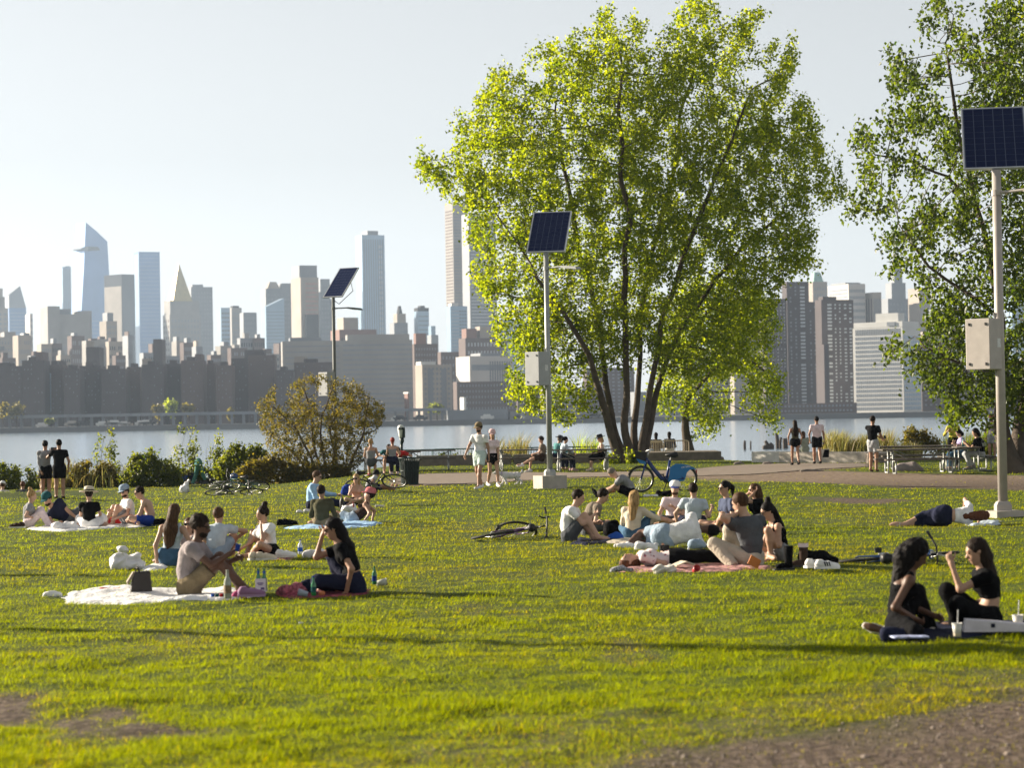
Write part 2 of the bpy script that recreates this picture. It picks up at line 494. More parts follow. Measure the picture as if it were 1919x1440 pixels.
SHORE_Y = 1150.0
def build_far_land():
    mb = MB()
    z = WATER_Z + 2.6
    mb.add([(-1600, SHORE_Y, z), (1600, SHORE_Y, z), (2600, 6400, z), (-2600, 6400, z)], [(0, 1, 2, 3)])
    mb.add([(-1600, SHORE_Y, z), (-1600, SHORE_Y - .8, WATER_Z - 1), (1600, SHORE_Y - .8, WATER_Z - 1), (1600, SHORE_Y, z)], [(0, 1, 2, 3)])
    tag(mb.build('far_shore_ground', M('far_ground', (.12, .12, .12), .9, .3, .02)), kind='structure')
build_far_land()

HAZE_DENSITY = 0.85e-4
def build_haze():
    mb = MB(); mb.box((0, 3150, 230), (6400, 6700, 480.6 ))
    m = bpy.data.materials.new('haze_air'); m.use_nodes = True
    nt = m.node_tree
    for n in list(nt.nodes): nt.nodes.remove(n)
    out = nt.nodes.new('ShaderNodeOutputMaterial'); v = nt.nodes.new('ShaderNodeVolumePrincipled')
    v.inputs['Color'].default_value = (.62, .78, 1.0, 1); v.inputs['Density'].default_value = HAZE_DENSITY
    v.inputs['Anisotropy'].default_value = .2
    nt.links.new(v.outputs[0], out.inputs['Volume'])
    o = mb.build('haze', m)
    # bottom a metre below the lowest ground, top above the highest tower
    for vert in o.data.vertices: vert.co.z = (WATER_Z - 2.0) if vert.co.z < 0 else 470.0
    tag(o, kind='stuff')
build_haze()
# ================================================================== CITY ACROSS THE RIVER
LAND_Z = WATER_Z + 2.6
CITY = {
    'brown': M('brown_brick', (.13, .098, .092), .9, .15, .05), 'darkbrown': M('dark_brown_brick', (.082, .068, .070), .9, .15, .05),
    'red': M('red_brick', (.22, .13, .11), .9, .15, .05), 'tan': M('tan_stone', (.34, .30, .26), .9, .12, .05),
    'grey': M('grey_stone', (.30, .29, .28), .9, .12, .05), 'pale': M('pale_concrete', (.52, .49, .46), .85, .1, .05),
    'dark': M('dark_cladding', (.055, .055, .06), .9, .1, .05, spec=.1), 'slate': M('slate_cladding', (.20, .215, .24), .6, .1, .05),
    'glass': M('blue_glass', (.11, .21, .40), .3, .08, .03, metal=.35), 'paleglass': M('pale_glass', (.26, .36, .46), .3, .08, .03, metal=.35),
    'darkglass': M('dark_glass', (.10, .12, .14), .2, .1, .05, metal=.3), 'gold': M('gilded_roof', (.42, .35, .18), .4, .1, .2, metal=.4),
    'copper': M('green_copper', (.22, .40, .34), .7, .1, .2), 'white': M('white_panel', (.56, .55, .52), .6, .06, .1),
    'pink': M('orange_netting', (.42, .26, .22), .8, .2, .1), 'lightwin': M('pale_window', (.40, .43, .46), .3, .1, .3, metal=.2),
    'darkwin': M('dark_window', (.045, .05, .06), .2, .1, .3), 'midwin': M('grey_window', (.22, .24, .27), .3, .1, .3),
}
class Bld:
    def __init__(s, name, label, px0, px1, lpx, ytop, Y, mat, yaw=20.0, cat='building', group=None):
        s.Y = Y; s.px = px0 + lpx; s.yaw = math.radians(yaw); s.mat = mat
        t = s.yaw; u0 = ray(px0, 779)[0]
        a = P(px0 + lpx, ytop, Y); s.c = np.array([a[0], Y, LAND_Z]); s.h = a[2] - LAND_Z
        s.e1 = np.array([math.cos(t), math.sin(t), 0]); s.e2 = np.array([-math.sin(t), math.cos(t), 0])
        u1 = ray(px1, 779)[0]
        s.w = (u1 * Y - a[0]) / max(.2, math.cos(t) - u1 * math.sin(t))
        den = math.sin(t) + u0 * math.cos(t)
        s.d = (a[0] - u0 * Y) / den if den > .05 else 20.0
        s.d = float(np.clip(s.d, 6, 90))
        s.obj = thing(name, s.c, label, cat, group)
        s.R = np.stack([s.e1, s.e2, [0, 0, 1]], 1)
        s.vol('wall', 0, s.w, 0, s.d, 0, s.h, mat)
    def vol(s, part, x0, x1, y0, y1, z0, z1, mat, taper=1.0):
        mb = MB(); mb.box(s.R @ np.array([(x0 + x1) / 2, (y0 + y1) / 2, (z0 + z1) / 2]), (x1 - x0, y1 - y0, z1 - z0), s.R, taper=taper)
        return mb.build(part, CITY[mat], s.obj)
    def top(s, part, fx0, fx1, ytop, mat, fd=(.15, .85), y0=None, taper=1.0, yb=None):
        """a volume on the roof, from fractions of the front width up to a picture row"""
        H = P(s.px, ytop, s.Y)[2] - LAND_Z
        b = s.h if y0 is None else y0
        if yb: b = P(s.px, yb, s.Y)[2] - LAND_Z
        return s.vol(part, fx0 * s.w, fx1 * s.w, fd[0] * s.d, fd[1] * s.d, b - .3, H, mat, taper)
    def windows(s, rows, cols, mat='lightwin', fw=.5, fh=.45, face='front', z0=.06, z1=.97, x0=.04, x1=.96, name='window', drop=0.0):
        mb = MB(); L = s.w if face == 'front' else s.d
        rr = random.Random(int(s.c[0] * 7 + rows))
        dz = (z1 - z0) * s.h / rows; dx = (x1 - x0) * L / cols
        for i in range(rows):
            for j in range(cols):
                if drop and rr.random() < drop: continue
                z = z0 * s.h + (i + .5) * dz; x = x0 * L + (j + .5) * dx
                if face == 'front': mb.box(s.R @ np.array([x, -.06, z]), (dx * fw, .22, dz * fh), s.R)
                else: mb.box(s.R @ np.array([-.06, x, z]), (.22, dx * fw, dz * fh), s.R)
        if mb.v: tag(mb.build(name, CITY[mat], s.obj), kind='stuff')
        return s
PLACE = [a + ' ' + b for a in ('below the clock tower', 'below the slanted blue glass tower', 'left of the pointed skyscraper', 'below the pointed skyscraper', 'below the brown slab', 'below the plain blue tower', 'below the gold pyramid', 'right of the gold pyramid', 'left of the bare shrub') for b in ('at left', 'in the middle', 'at right')]
def skyline():
    B = Bld
    # ---- far towers
    b = B('clock_tower', 'pale stone tower with stepped pyramid top cut off by the left edge of the picture', -24, 18, 10, 578, 3300, 'tan')
    for f0, f1, yt in ((-.1, .85, 556), (0, .72, 540)): b.top('upper_stage', f0, f1, yt, 'tan', (.1, .9))
    b.top('spire', .05, .6, 478, 'grey', (.15, .85), taper=.08); b.windows(22, 3, 'midwin', .5, .5)
    b = B('glass_tower', 'blue glass skyscraper with a slanted peak, next to the stone clock tower at far left', 13, 52, 4, 577, 4300, 'glass')
    w, d, h = b.w, b.d, b.h; k = 4300 / F_PX
    mb = MB(); mb.prism([(0, h - .5), (w, h - .5), (w * .66, h + 41 * k), (0, h + 24 * k)], 0, d, R=b.R); mb.build('slanted_crown', CITY['slate'], b.obj); b.windows(30, 1, 'paleglass', .96, .12)
    b = B('glass_tower', 'slim rounded grey blue glass tower, left of the tall pointed skyscraper', 109, 137, 8, 500, 4300, 'paleglass')
    b.windows(1, 4, 'slate', .3, .98, z0=0, z1=1); b.top('crown', .5, 1, 498, 'slate')
    b = B('glass_tower', 'tallest blue skyscraper with a sharp slanted tip and a jutting observation deck', 136, 203, 16, 592, 4500, 'glass', yaw=34)
    w, d, h, k = b.w, b.d, b.h, 4500 / F_PX
    x = lambda px: (px - 152) * k / math.cos(b.yaw)
    mb = MB(); mb.prism([(0, h - .5), (x(203), h - .5), (x(200), h + 92 * k), (x(198), h + 141 * k), (x(180), h + 160 * k), (x(162), h + 176 * k), (x(158), h + 92 * k)], 0, d, R=b.R); mb.build('upper_tower', CITY['glass'], b.obj)
    mb = MB(); mb.prism([(x(151), h + 125 * k), (x(163), h + 122 * k), (x(163), h + 130 * k), (x(155), h + 129 * k)], -6, d * .7, R=b.R); mb.build('observation_deck', CITY['slate'], b.obj)
    mb = MB(); mb.prism([(x(163), h + 122 * k), (x(184), h + 124 * k), (x(180), h + 130 * k), (x(163), h + 130 * k)], -5, -.2, R=b.R); mb.build('deck_underside', CITY['dark'], b.obj)
    b.windows(24, 1, 'paleglass', .97, .10)
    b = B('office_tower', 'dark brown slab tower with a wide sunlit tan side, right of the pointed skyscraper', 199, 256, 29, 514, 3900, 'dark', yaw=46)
    mb = MB(); mb.box(b.R @ np.array([-.3, b.d / 2, b.h * .46]), (.8, b.d - 2, b.h * .92), b.R); mb.build('sunlit_side', CITY['tan'], b.obj)  # tan slab puts the sunlit side into colour against the dark front
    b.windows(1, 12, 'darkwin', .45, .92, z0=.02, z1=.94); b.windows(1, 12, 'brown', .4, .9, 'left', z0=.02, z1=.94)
    b = B('glass_tower', 'plain sky blue rectangular glass tower between the brown slab and the gold pyramid', 256, 304, 4, 472, 4200, 'glass')
    b.windows(1, 1, 'paleglass', .9, .98, 'left', z0=0, z1=1, x0=0, x1=1); b.windows(44, 1, 'paleglass', .98, .07, z0=.01, z1=.995)  # one paler pane over the left face paints its sunlit strip
    b = B('office_tower', 'grey slab tower directly behind the gold pyramid roof', 352, 402, 6, 538, 3500, 'slate')
    b.windows(30, 7, 'midwin', .45, .5); b.top('roof_house', .1, .6, 533, 'slate')
    b = B('stone_tower', 'old stone tower crowned by a gold pyramid roof', 308, 379, 10, 590, 3200, 'grey', yaw=30)
    b.top('upper_stage', .03, .97, 563, 'grey', (.05, .95)); b.top('gold_roof', .12, .74, 494, 'gold', (.0, .95), taper=.03, yb=564)
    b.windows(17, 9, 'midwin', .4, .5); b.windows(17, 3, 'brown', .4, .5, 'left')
    b = B('stone_block', 'broad old stepped office block below the pointed skyscraper', 76, 180, 14, 640, 2600, 'grey')
    b.top('upper_stage', .0, .26, 574, 'grey', (.0, .9)); b.top('upper_stage', .2, .92, 589, 'grey', (.1, .9)); b.top('corner_stage', .68, .98, 582, 'grey', (.2, .8)); b.top('roof_house', .3, .55, 578, 'slate', (.3, .7), y0=b.h * 1.1)
    b.windows(9, 16, 'midwin', .45, .55)
    b = B('stone_tower', 'small stone tower with sunlit side standing in front of the brown slab', 189, 222, 10, 602, 2400, 'tan', yaw=36); b.top('upper_stage', .2, .75, 586, 'slate'); b.windows(16, 4, 'midwin', .4, .5)
    b = B('office_block', 'grey apartment block at left edge, before the slanted glass tower', -20, 62, 8, 632, 2100, 'grey'); b.windows(12, 12, 'midwin', .5, .5); b.top('roof_house', .3, .6, 622, 'grey')
    b = B('office_tower', 'low grey tower filling the gap right of the slanted glass tower', 50, 64, 6, 588, 3000, 'pale'); b.windows(16, 2, 'midwin', .5, .5)
    b = B('office_tower', 'grey green glass block, left one of three in the gap right of the gold pyramid', 409, 434, 5, 577, 2900, 'paleglass'); b.windows(24, 3, 'slate', .8, .4)
    b = B('office_tower', 'grey brown block, middle one of three in the gap right of the gold pyramid', 430, 456, 4, 577, 3000, 'grey'); b.windows(22, 5, 'midwin', .5, .5); b.top('roof_house', .2, .8, 573, 'dark')
    b = B('office_tower', 'grey block with a sunlit white corner, right one of three beside the gold pyramid', 452, 484, 4, 586, 2800, 'slate'); b.windows(20, 6, 'midwin', .5, .5); b.top('corner_panel', .15, .45, 630, 'white', (-.05, .0), y0=0)
    b = B('office_tower', 'grey tower with ornate corner crown behind the low slanted glass block', 492, 556, 6, 541, 2900, 'slate'); b.top('upper_stage', .55, 1, 531, 'slate', (0, .9)); b.top('roof_gable', .06, .5, 528, 'tan', (.0, .6), taper=.5); b.windows(26, 8, 'midwin', .5, .5)
    b = B('glass_block', 'pale blue glass block with a slanted roof edge in front of the ornate grey tower', 492, 536, 6, 575, 2700, 'paleglass')
    mb = MB(); k = 2700 / F_PX; mb.prism([(0, b.h - .5), (b.w, b.h - .5), (b.w, b.h + 16 * k)], 0, b.d, R=b.R); mb.build('slanted_crown', CITY['paleglass'], b.obj); b.windows(30, 1, 'slate', .97, .15)
    b = B('unfinished_tower', 'round topped tower under construction wrapped in pink orange netting', 549, 601, 14, 520, 2500, 'tan')
    b.top('upper_stage', .0, .98, 497, 'slate', (.1, .9)); b.windows(30, 6, 'pink', .55, .6, x0=.25); b.windows(30, 1, 'pink', .8, .3, x0=.3, x1=.9, name='netting'); b.top('hoist', .2, .9, 590, 'dark', (-.12, .0), y0=b.h * .38)
    b = B('office_tower', 'narrow slate tower tucked behind the unfinished tower', 596, 622, 4, 523, 2900, 'slate'); b.top('upper_stage', .7, 1.6, 560, 'slate', y0=0); b.windows(28, 3, 'midwin', .5, .5)
    b = B('glass_tower', 'tall pale blue grey glass tower standing alone between two street lamps', 671, 726, 7, 440, 2900, 'paleglass', yaw=28)
    b.top('crown', .28, .75, 432, 'slate', (.1, .9)); b.windows(1, 9, 'slate', .35, .97, z0=.01, z1=.99); b.windows(18, 2, 'lightwin', .5, .6, x0=.72, x1=.9, z0=.45, z1=.95)
    b = B('stone_tower', 'small stepped stone tower with a dark hipped roof, right of the tall pale glass tower', 733, 767, 6, 605, 2500, 'slate'); b.top('upper_stage', .25, .9, 588, 'tan', (.1, .9)); b.top('roof', .35, .8, 573, 'dark', (.1, .9), taper=.3); b.windows(12, 4, 'midwin', .5, .5)
    b = B('glass_tower', 'small blue tower with dark cap, left of the tall banded pair', 779, 807, 4, 583, 2500, 'paleglass'); b.top('crown', .0, 1, 577, 'dark', (0, .95)); b.top('roof_house', .3, .7, 573, 'dark'); b.windows(22, 1, 'slate', .95, .2)
    b = B('stone_block', 'low stepped grey block beside the small blue tower', 803, 824, 5, 628, 2300, 'slate'); b.top('upper_stage', .1, .7, 611, 'paleglass'); b.windows(10, 3, 'midwin', .5, .5)
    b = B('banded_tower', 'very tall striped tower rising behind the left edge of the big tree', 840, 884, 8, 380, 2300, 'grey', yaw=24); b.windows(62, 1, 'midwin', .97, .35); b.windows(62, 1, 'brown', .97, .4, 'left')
    b = B('banded_tower', 'wide grey banded tower half hidden by the big tree', 871, 935, 7, 400, 2250, 'slate'); b.windows(56, 1, 'lightwin', .97, .32)
    b = B('glass_tower', 'small pale glass tower with white balconies below the striped tower', 840, 879, 4, 574, 1900, 'paleglass'); b.windows(30, 4, 'lightwin', .7, .35, x1=.5); b.windows(30, 3, 'slate', .7, .4, x0=.5); b.top('roof_house', .1, .5, 568, 'white')
    # ---- middle ground
    b = B('brick_block', 'low red brick block with a tan upper storey behind the long grey hospital', 622, 708, 14, 618, 1900, 'red'); b.top('upper_stage', .15, .55, 595, 'tan'); b.windows(4, 14, 'darkwin', .5, .45)
    b = B('hospital', 'long grey hospital slab with horizontal window bands in the middle of the skyline', 515, 775, 14, 640, 1500, 'grey', yaw=8)
    b.top('roof_house', .5, .98, 629, 'grey', (.1, .9)); b.top('roof_house', .06, .30, 633, 'slate', (.1, .9)); b.windows(15, 1, 'midwin', .985, .38, x0=.46, x1=1); b.windows(8, 1, 'midwin', .98, .2, x0=.02, x1=.44, z0=.4)
    b = B('apartment_block', 'brown block at the right end of the grey hospital', 772, 822, 4, 645, 1550, 'brown'); b.top('roof_house', .1, .55, 625, 'red'); b.windows(12, 8, 'midwin', .4, .4)
    b = B('apartment_block', 'brown brick block with regular pale windows left of the big tree', 862, 952, 10, 634, 1700, 'brown'); b.top('upper_stage', .05, .3, 616, 'red'); b.top('upper_stage', .38, .8, 612, 'tan'); b.windows(9, 12, 'lightwin', .4, .45)
    b = B('laboratory', 'pale stepped building with sunlit corner and dark bands left of the big tree', 856, 962, 24, 668, 1450, 'pale'); b.windows(3, 1, 'midwin', .98, .3); b.windows(1, 9, 'slate', .5, .9, x0=.45, z0=.3, z1=.95); b.top('roof_house', .3, .9, 662, 'slate')
    b = B('brick_block', 'dark brown block with small square windows below the pale stepped building', 850, 968, 6, 716, 1330, 'brown'); b.windows(6, 18, 'midwin', .4, .4)
    b = B('office_block', 'squat tan grey block with pale top between hospital and brown block', 779, 848, 12, 684, 1420, 'tan'); b.top('roof_house', .0, .5, 678, 'white'); b.windows(10, 7, 'slate', .5, .5); b.windows(1, 2, 'slate', .4, .9)
    b = B('brick_block', 'dark low row of houses behind the brown blocks, left of the pale stepped building', 820, 862, 6, 660, 1650, 'brown'); b.windows(8, 5, 'midwin', .4, .4)
    b = B('waterfront_shed', 'big plain blue grey shed standing right at the water', 836, 952, 3, 769, 1165, 'slate', yaw=3)
    b = B('waterfront_shed', 'low striped pier building behind the base of the big tree', 952, 1130, 3, 772, 1170, 'grey', yaw=3); b.windows(4, 1, 'midwin', .98, .4)
    b = B('chimney', 'slender brick chimney by the river below the hospital', 762, 767, 2, 737, 1250, 'red', cat='chimney'); b.top('cap', -.2, 1.2, 735, 'white', (-.2, 1.2))
    b = B('storage_tank', 'small white silo on the river bank left of the big tree', 867, 874, 2, 745, 1180, 'white', cat='silo')
    rr = random.Random(12); mats = ['tan', 'grey', 'brown', 'slate', 'slate', 'brown', 'grey']
    for i in range(26):
        x0 = -15 + i * 21 + rr.uniform(-6, 6); w = rr.uniform(20, 38); yt = rr.uniform(628, 672); Y = 1500 + (yt - 620) * -8 + 620; m = rr.choice(mats)
        b = B('city_block', 'small %s block behind the dark housing, %s' % ({'tan': 'tan', 'grey': 'grey', 'brown': 'brown', 'pale': 'pale', 'slate': 'slate', 'red': 'red'}[m], PLACE[i]), x0, x0 + w, rr.uniform(3, 9), yt, Y, m, yaw=rr.uniform(22, 34), group='low city blocks between the towers and the housing')
        b.windows(9, max(3, int(w / 5)), rr.choice(['midwin', 'darkwin', 'midwin']), .45, .45, drop=.1)
        if rr.random() < .7: f0 = rr.uniform(0, .5); b.top('roof_house', f0, f0 + rr.uniform(.25, .45), yt - rr.uniform(4, 11), rr.choice(mats))
    # ---- dark brown housing along the shore
    row = [(-22, 42, 687, 0), (38, 84, 676, 0), (64, 82, 660, 90), (84, 118, 684, 20), (96, 116, 676, 60), (116, 150, 691, 0), (146, 190, 686, 30), (158, 188, 651, 160),
           (186, 236, 692, 10), (234, 264, 688, 40), (262, 308, 684, 10), (284, 306, 636, 200), (306, 340, 682, 30), (336, 382, 676, 10), (362, 379, 664, 80),
           (380, 404, 682, 40), (402, 436, 685, 0), (430, 466, 672, 60), (455, 496, 656, 150), (462, 516, 666, 20), (514, 550, 694, 0), (548, 624, 680, 40)]
    words = ['cut by the left edge', 'second from the left', 'narrow stair block rising behind the second block', 'with a low roof', 'small roof block behind the low one', 'plain and low, below the pointed skyscraper',
             'below the brown slab tower', 'taller dark block with a lit corner below the brown slab', 'wide and low, below the brown slab tower', 'narrow, below the plain blue tower', 'at the foot of the tall dark stack',
             'tall narrow dark stack with rounded top below the gold pyramid', 'right of the tall dark stack', 'below the gold pyramid', 'roof block below the gold pyramid', 'narrow, right of the gold pyramid',
             'with a pale blue strip beside it', 'stepped, behind the bare shrub', 'higher, just left of the hospital', 'wide, left of the hospital', 'low, at the left end of the hospital', 'in front of the hospital, behind the left street lamp']
    for (x0, x1, yt, dy), wd in zip(row, words):
        b = B('apartment_block', 'dark brown brick apartment block, ' + wd, x0, x1, 3, yt, 1260 + dy, 'darkbrown' if (x0 // 7) % 3 else 'brown', yaw=2, group='dark brown housing blocks along the far shore')
        c = max(2, int((x1 - x0) / 7)); b.windows(13, c, 'midwin', .15, .3, drop=.78)
        if dy < 50: b.top('roof_house', .25, .6, yt - 7, 'darkbrown')
        if x0 in (84, 362): b.top('pale_strip', .1, .28, 700, 'paleglass', (-.04, 0), y0=b.h * .25)  # narrow pale blue strip on the front wall
        if x0 in (158, 262, 548): b.top('corner_house', .0, .3, yt - 12, 'tan')
    # ---- behind the big tree
    for i, (x0, x1, yt, Y, m, lab) in enumerate([(965, 1020, 700, 1500, 'brown', 'brown block glimpsed under the left part of the big tree crown'), (1015, 1100, 730, 1350, 'grey', 'long grey block glimpsed between street lamp and trunks of the big tree'),
            (930, 1010, 600, 2300, 'paleglass', 'pale tower glimpsed through the left half of the big tree'), (1095, 1190, 690, 1500, 'brown', 'brown block glimpsed behind the trunks of the big tree'),
            (1185, 1290, 735, 1350, 'slate', 'slate block glimpsed right of the trunks of the big tree'), (1285, 1380, 660, 1600, 'brown', 'tall brown block glimpsed under the right part of the big tree crown'),
            (1370, 1432, 620, 1500, 'tan', 'tan tower glimpsed at the right edge of the big tree')]):
        b = B('apartment_block', lab, x0, x1, 4, yt, Y, m); b.windows(12, 8, 'midwin', .4, .4)
    # ---- right-hand group
    D = 'dark riverside tower with pale window rows, '
    g = 'dark riverside apartment towers'
    b = B('apartment_tower', D + 'widest, beside the big tree', 1424, 1478, 8, 560, 1290, 'darkbrown', group=g); b.windows(30, 3, 'lightwin', .3, .5, x0=.5, drop=.15); b.windows(30, 2, 'midwin', .3, .5, x0=.05, x1=.45, drop=.3)
    b = B('apartment_tower', D + 'tall one half behind the tree leaves', 1470, 1520, 4, 528, 1330, 'darkbrown', group=g); b.windows(34, 1, 'lightwin', .7, .5, x0=.55, x1=.85, drop=.1); b.windows(34, 2, 'midwin', .3, .5, x0=.05, x1=.5, drop=.4)
    b = B('apartment_tower', D + 'lower slab between the two tallest', 1508, 1544, 5, 566, 1360, 'darkbrown', group=g); b.windows(28, 3, 'midwin', .3, .5, drop=.4)
    b = B('apartment_tower', D + 'sharpest one, left of the pale glass building', 1531, 1603, 8, 562, 1270, 'darkbrown', group=g)
    b.top('roof_house', .08, .5, 556, 'darkbrown'); b.windows(30, 1, 'lightwin', .75, .5, x0=.16, x1=.34, drop=.18); b.windows(30, 2, 'lightwin', .3, .45, x0=.36, x1=.64, drop=.25); b.windows(30, 2, 'lightwin', .45, .45, x0=.66, x1=.98, drop=.25)
    b = B('apartment_tower', 'short dark stair tower standing in front of the sharpest dark riverside tower', 1541, 1556, 3, 646, 1215, 'darkbrown', group=g)
    b = B('tower_podium', 'long dark podium along the water under the riverside apartment towers', 1424, 1606, 3, 758, 1190, 'brown', yaw=3); b.windows(2, 24, 'midwin', .5, .4)
    b = B('stone_tower', 'stone tower with green copper roof behind the dark riverside towers', 1516, 1555, 7, 528, 2300, 'tan'); b.top('copper_roof', .1, .8, 510, 'copper', (.1, .9), taper=.55); b.windows(18, 5, 'midwin', .4, .5)
    b = B('office_tower', 'white banded office slab behind the sharpest dark riverside tower', 1556, 1626, 34, 532, 2000, 'pale'); b.windows(12, 10, 'midwin', .6, .45, z0=.35); b.windows(22, 1, 'midwin', .95, .4, 'left', z0=.35); b.top('roof_house', .0, .9, 529, 'slate')
    b = B('stone_tower', 'tan stepped office tower right of the white banded slab', 1620, 1656, 16, 548, 2000, 'tan'); b.windows(1, 6, 'slate', .5, .95); b.windows(1, 4, 'brown', .4, .95, 'left')
    b = B('stone_tower', 'grey stepped skyscraper with a spire behind the leaves of the right tree', 1654, 1712, 10, 560, 2300, 'slate'); b.top('upper_stage', .2, .8, 530, 'slate', (.1, .9)); b.top('upper_stage', .35, .7, 500, 'slate', (.2, .8)); b.top('spire', .45, .6, 470, 'slate', (.4, .6), taper=.1); b.windows(20, 6, 'midwin', .4, .5)
    b = B('stone_tower', 'pink tan tower with a sunlit side behind the leaves of the right tree', 1706, 1748, 16, 540, 2000, 'tan'); b.windows(22, 3, 'midwin', .4, .5)
    b = B('office_tower', 'dark slab behind the crown of the right tree', 1745, 1800, 6, 580, 1900, 'slate'); b.windows(20, 6, 'midwin', .5, .5)
    b = B('office_tower', 'pale blue tower glimpsed behind the right street lamp', 1890, 1960, 5, 520, 2000, 'paleglass'); b.windows(30, 4, 'slate', .5, .4)
    b = B('apartment_block', 'brown block at the right side of the pale glass building', 1722, 1790, 4, 640, 1320, 'brown'); b.windows(14, 6, 'midwin', .4, .4); b.top('roof_house', .1, .5, 622, 'tan')
    b = B('apartment_block', 'grey brown riverside block behind the trunk of the right tree', 1785, 1960, 4, 690, 1300, 'brown'); b.windows(10, 12, 'midwin', .4, .4)
    # pale glass building turned towards the sun
    b = B('glass_building', 'wide white and glass office building with its front in full sun near the right tree', 1601, 1728, 90, 612, 1230, 'white', yaw=52)
    b.top('penthouse', .05, .4, 586, 'white', (.1, .55)); b.top('penthouse_base', .0, .9, 602, 'white', (.0, .98))
    b.windows(17, 22, 'midwin', .62, .70, 'left', z0=.02, z1=.90); b.windows(17, 9, 'paleglass', .62, .72, 'front', z0=.02, z1=.90)
    b.windows(1, 26, 'slate', .25, .9, 'left', z0=.905, z1=.985, name='louvre')
    mb = MB(); mb.box(b.R @ np.array([-.2, b.d * .22, b.h * 1.035]), (.6, b.d * .16, b.h * .045), b.R); mb.build('roof_vent', CITY['slate'], b.obj)
    # ---- low things along the far shore
    mb = MB()
    a0 = P(-40, 790, 1162); a1 = P(840, 790, 1162)
    mb.box(((a0[0] + a1[0]) / 2, 1166, LAND_Z + 5.2), (a1[0] - a0[0], 7, 1.4))
    for i in range(40): mb.box((a0[0] + (a1[0] - a0[0]) * (i + .5) / 40, 1166, LAND_Z + 2.3), (1.2, 1.6, 4.6))
    v = mb.build('elevated_highway', CITY['slate']); tag(v, 'long low elevated highway running along the far river bank', 'highway')
    rr = random.Random(5)
    g = 'parked vehicles along the far shore'
    for i in range(26):
        px = rr.uniform(60, 280) if i < 16 else rr.uniform(560, 1130)
        a = P(px, 0, 1154); s = rr.uniform(.9, 1.6)
        mb = MB(); mb.box((a[0], 1154, LAND_Z + .75 * s), (4.6 * s, 2, .9 * s)); mb.box((a[0] - .2, 1154, LAND_Z + 1.45 * s), (2.8 * s, 1.8, .7 * s), taper=.8)
        for q in (-1.4, 1.4): mb.lathe((a[0] + q * s, 1152.9, LAND_Z + .34 * s), [(.34 * s, 0), (.34 * s, .25)], 8, axis=(0, 1, 0))
        cn = rr.choice(['white', 'pale', 'slate', 'dark', 'tan'])
        tag(mb.build('parked_car', CITY[cn]), 'tiny distant %s vehicle on the far river bank, ' % cn + ('between the bank trees at left' if i < 16 else 'along the shore right of the hospital'), 'car', g)
skyline()
# ================================================================== TREES AND SHRUBS
def colonize(seedpts, parents, att, step, infl, kill, iters=140, up=.12, maxn=9000, rng=RNG):
    """grow a branch skeleton from given limbs towards attraction points"""
    N = [np.array(p, float) for p in seedpts]; par = list(parents)
    att = np.asarray(att, float).copy()
    alive = np.ones(len(att), bool)
    best = np.full(len(att), 1e9); bi = np.zeros(len(att), int)
    new = list(range(len(N)))
    for it in range(iters):
        for q in range(0, len(new), 400):
            idx = np.array(new[q:q + 400]); pts = np.array([N[i] for i in idx])
            d = np.linalg.norm(att[:, None] - pts[None], axis=2)
            j = d.argmin(1); m = d[np.arange(len(att)), j]
            u = m < best; best[u] = m[u]; bi[u] = idx[j[u]]
        alive &= best > kill
        act = alive & (best < infl)
        if not act.any() or len(N) > maxn: break
        acc = {}
        A = np.nonzero(act)[0]
        base = np.array([N[i] for i in bi[A]])
        dirs = att[A] - base; dirs /= np.linalg.norm(dirs, axis=1)[:, None]
        for k, i in zip(range(len(A)), bi[A]):
            acc[i] = acc.get(i, 0) + dirs[k]
        new = []
        for i, d in acc.items():
            d = unit(d + np.array([0, 0, up]) + rng.normal(0, .12, 3))
            p = N[i] + d * step
            par.append(i); N.append(p); new.append(len(N) - 1)
    return np.array(N), np.array(par)
def branch_radii(par, tip, expo=2.4):
    n = len(par); acc = np.zeros(n); r = np.zeros(n)
    for i in range(n - 1, -1, -1):
        r[i] = max(tip, acc[i] ** (1 / expo))
        if par[i] >= 0: acc[par[i]] += r[i] ** expo
    return r
def limb_chains(lines, step, prim=None):
    """resample traced limbs (lists of points) to nodes with parents"""
    pts, par = [], []
    for ln in lines:
        start = None
        if isinstance(ln, tuple): start, ln = ln
        ln = [np.asarray(p, float) for p in ln]
        prev = -1
        if start is not None:
            prev = int(np.argmin([np.linalg.norm(q - ln[0]) for q in pts])); ln = [pts[prev]] + ln[1:]
        else:
            pts.append(ln[0]); par.append(-1); prev = len(pts) - 1
        for a, b in zip(ln[:-1], ln[1:]):
            k = max(1, int(np.linalg.norm(b - a) / step))
            for t in range(1, k + 1):
                w = a + (b - a) * t / k
                pts.append(w + (np.array([VN(w[2] * .7, w[0], 1.5) - .5, VN(w[2] * .7, w[0], 9.5) - .5, 0]) * .45 if k > 3 else 0)); par.append(prev); prev = len(pts) - 1
        if prim is not None and start is None: prim.append(len(pts))
    return pts, par
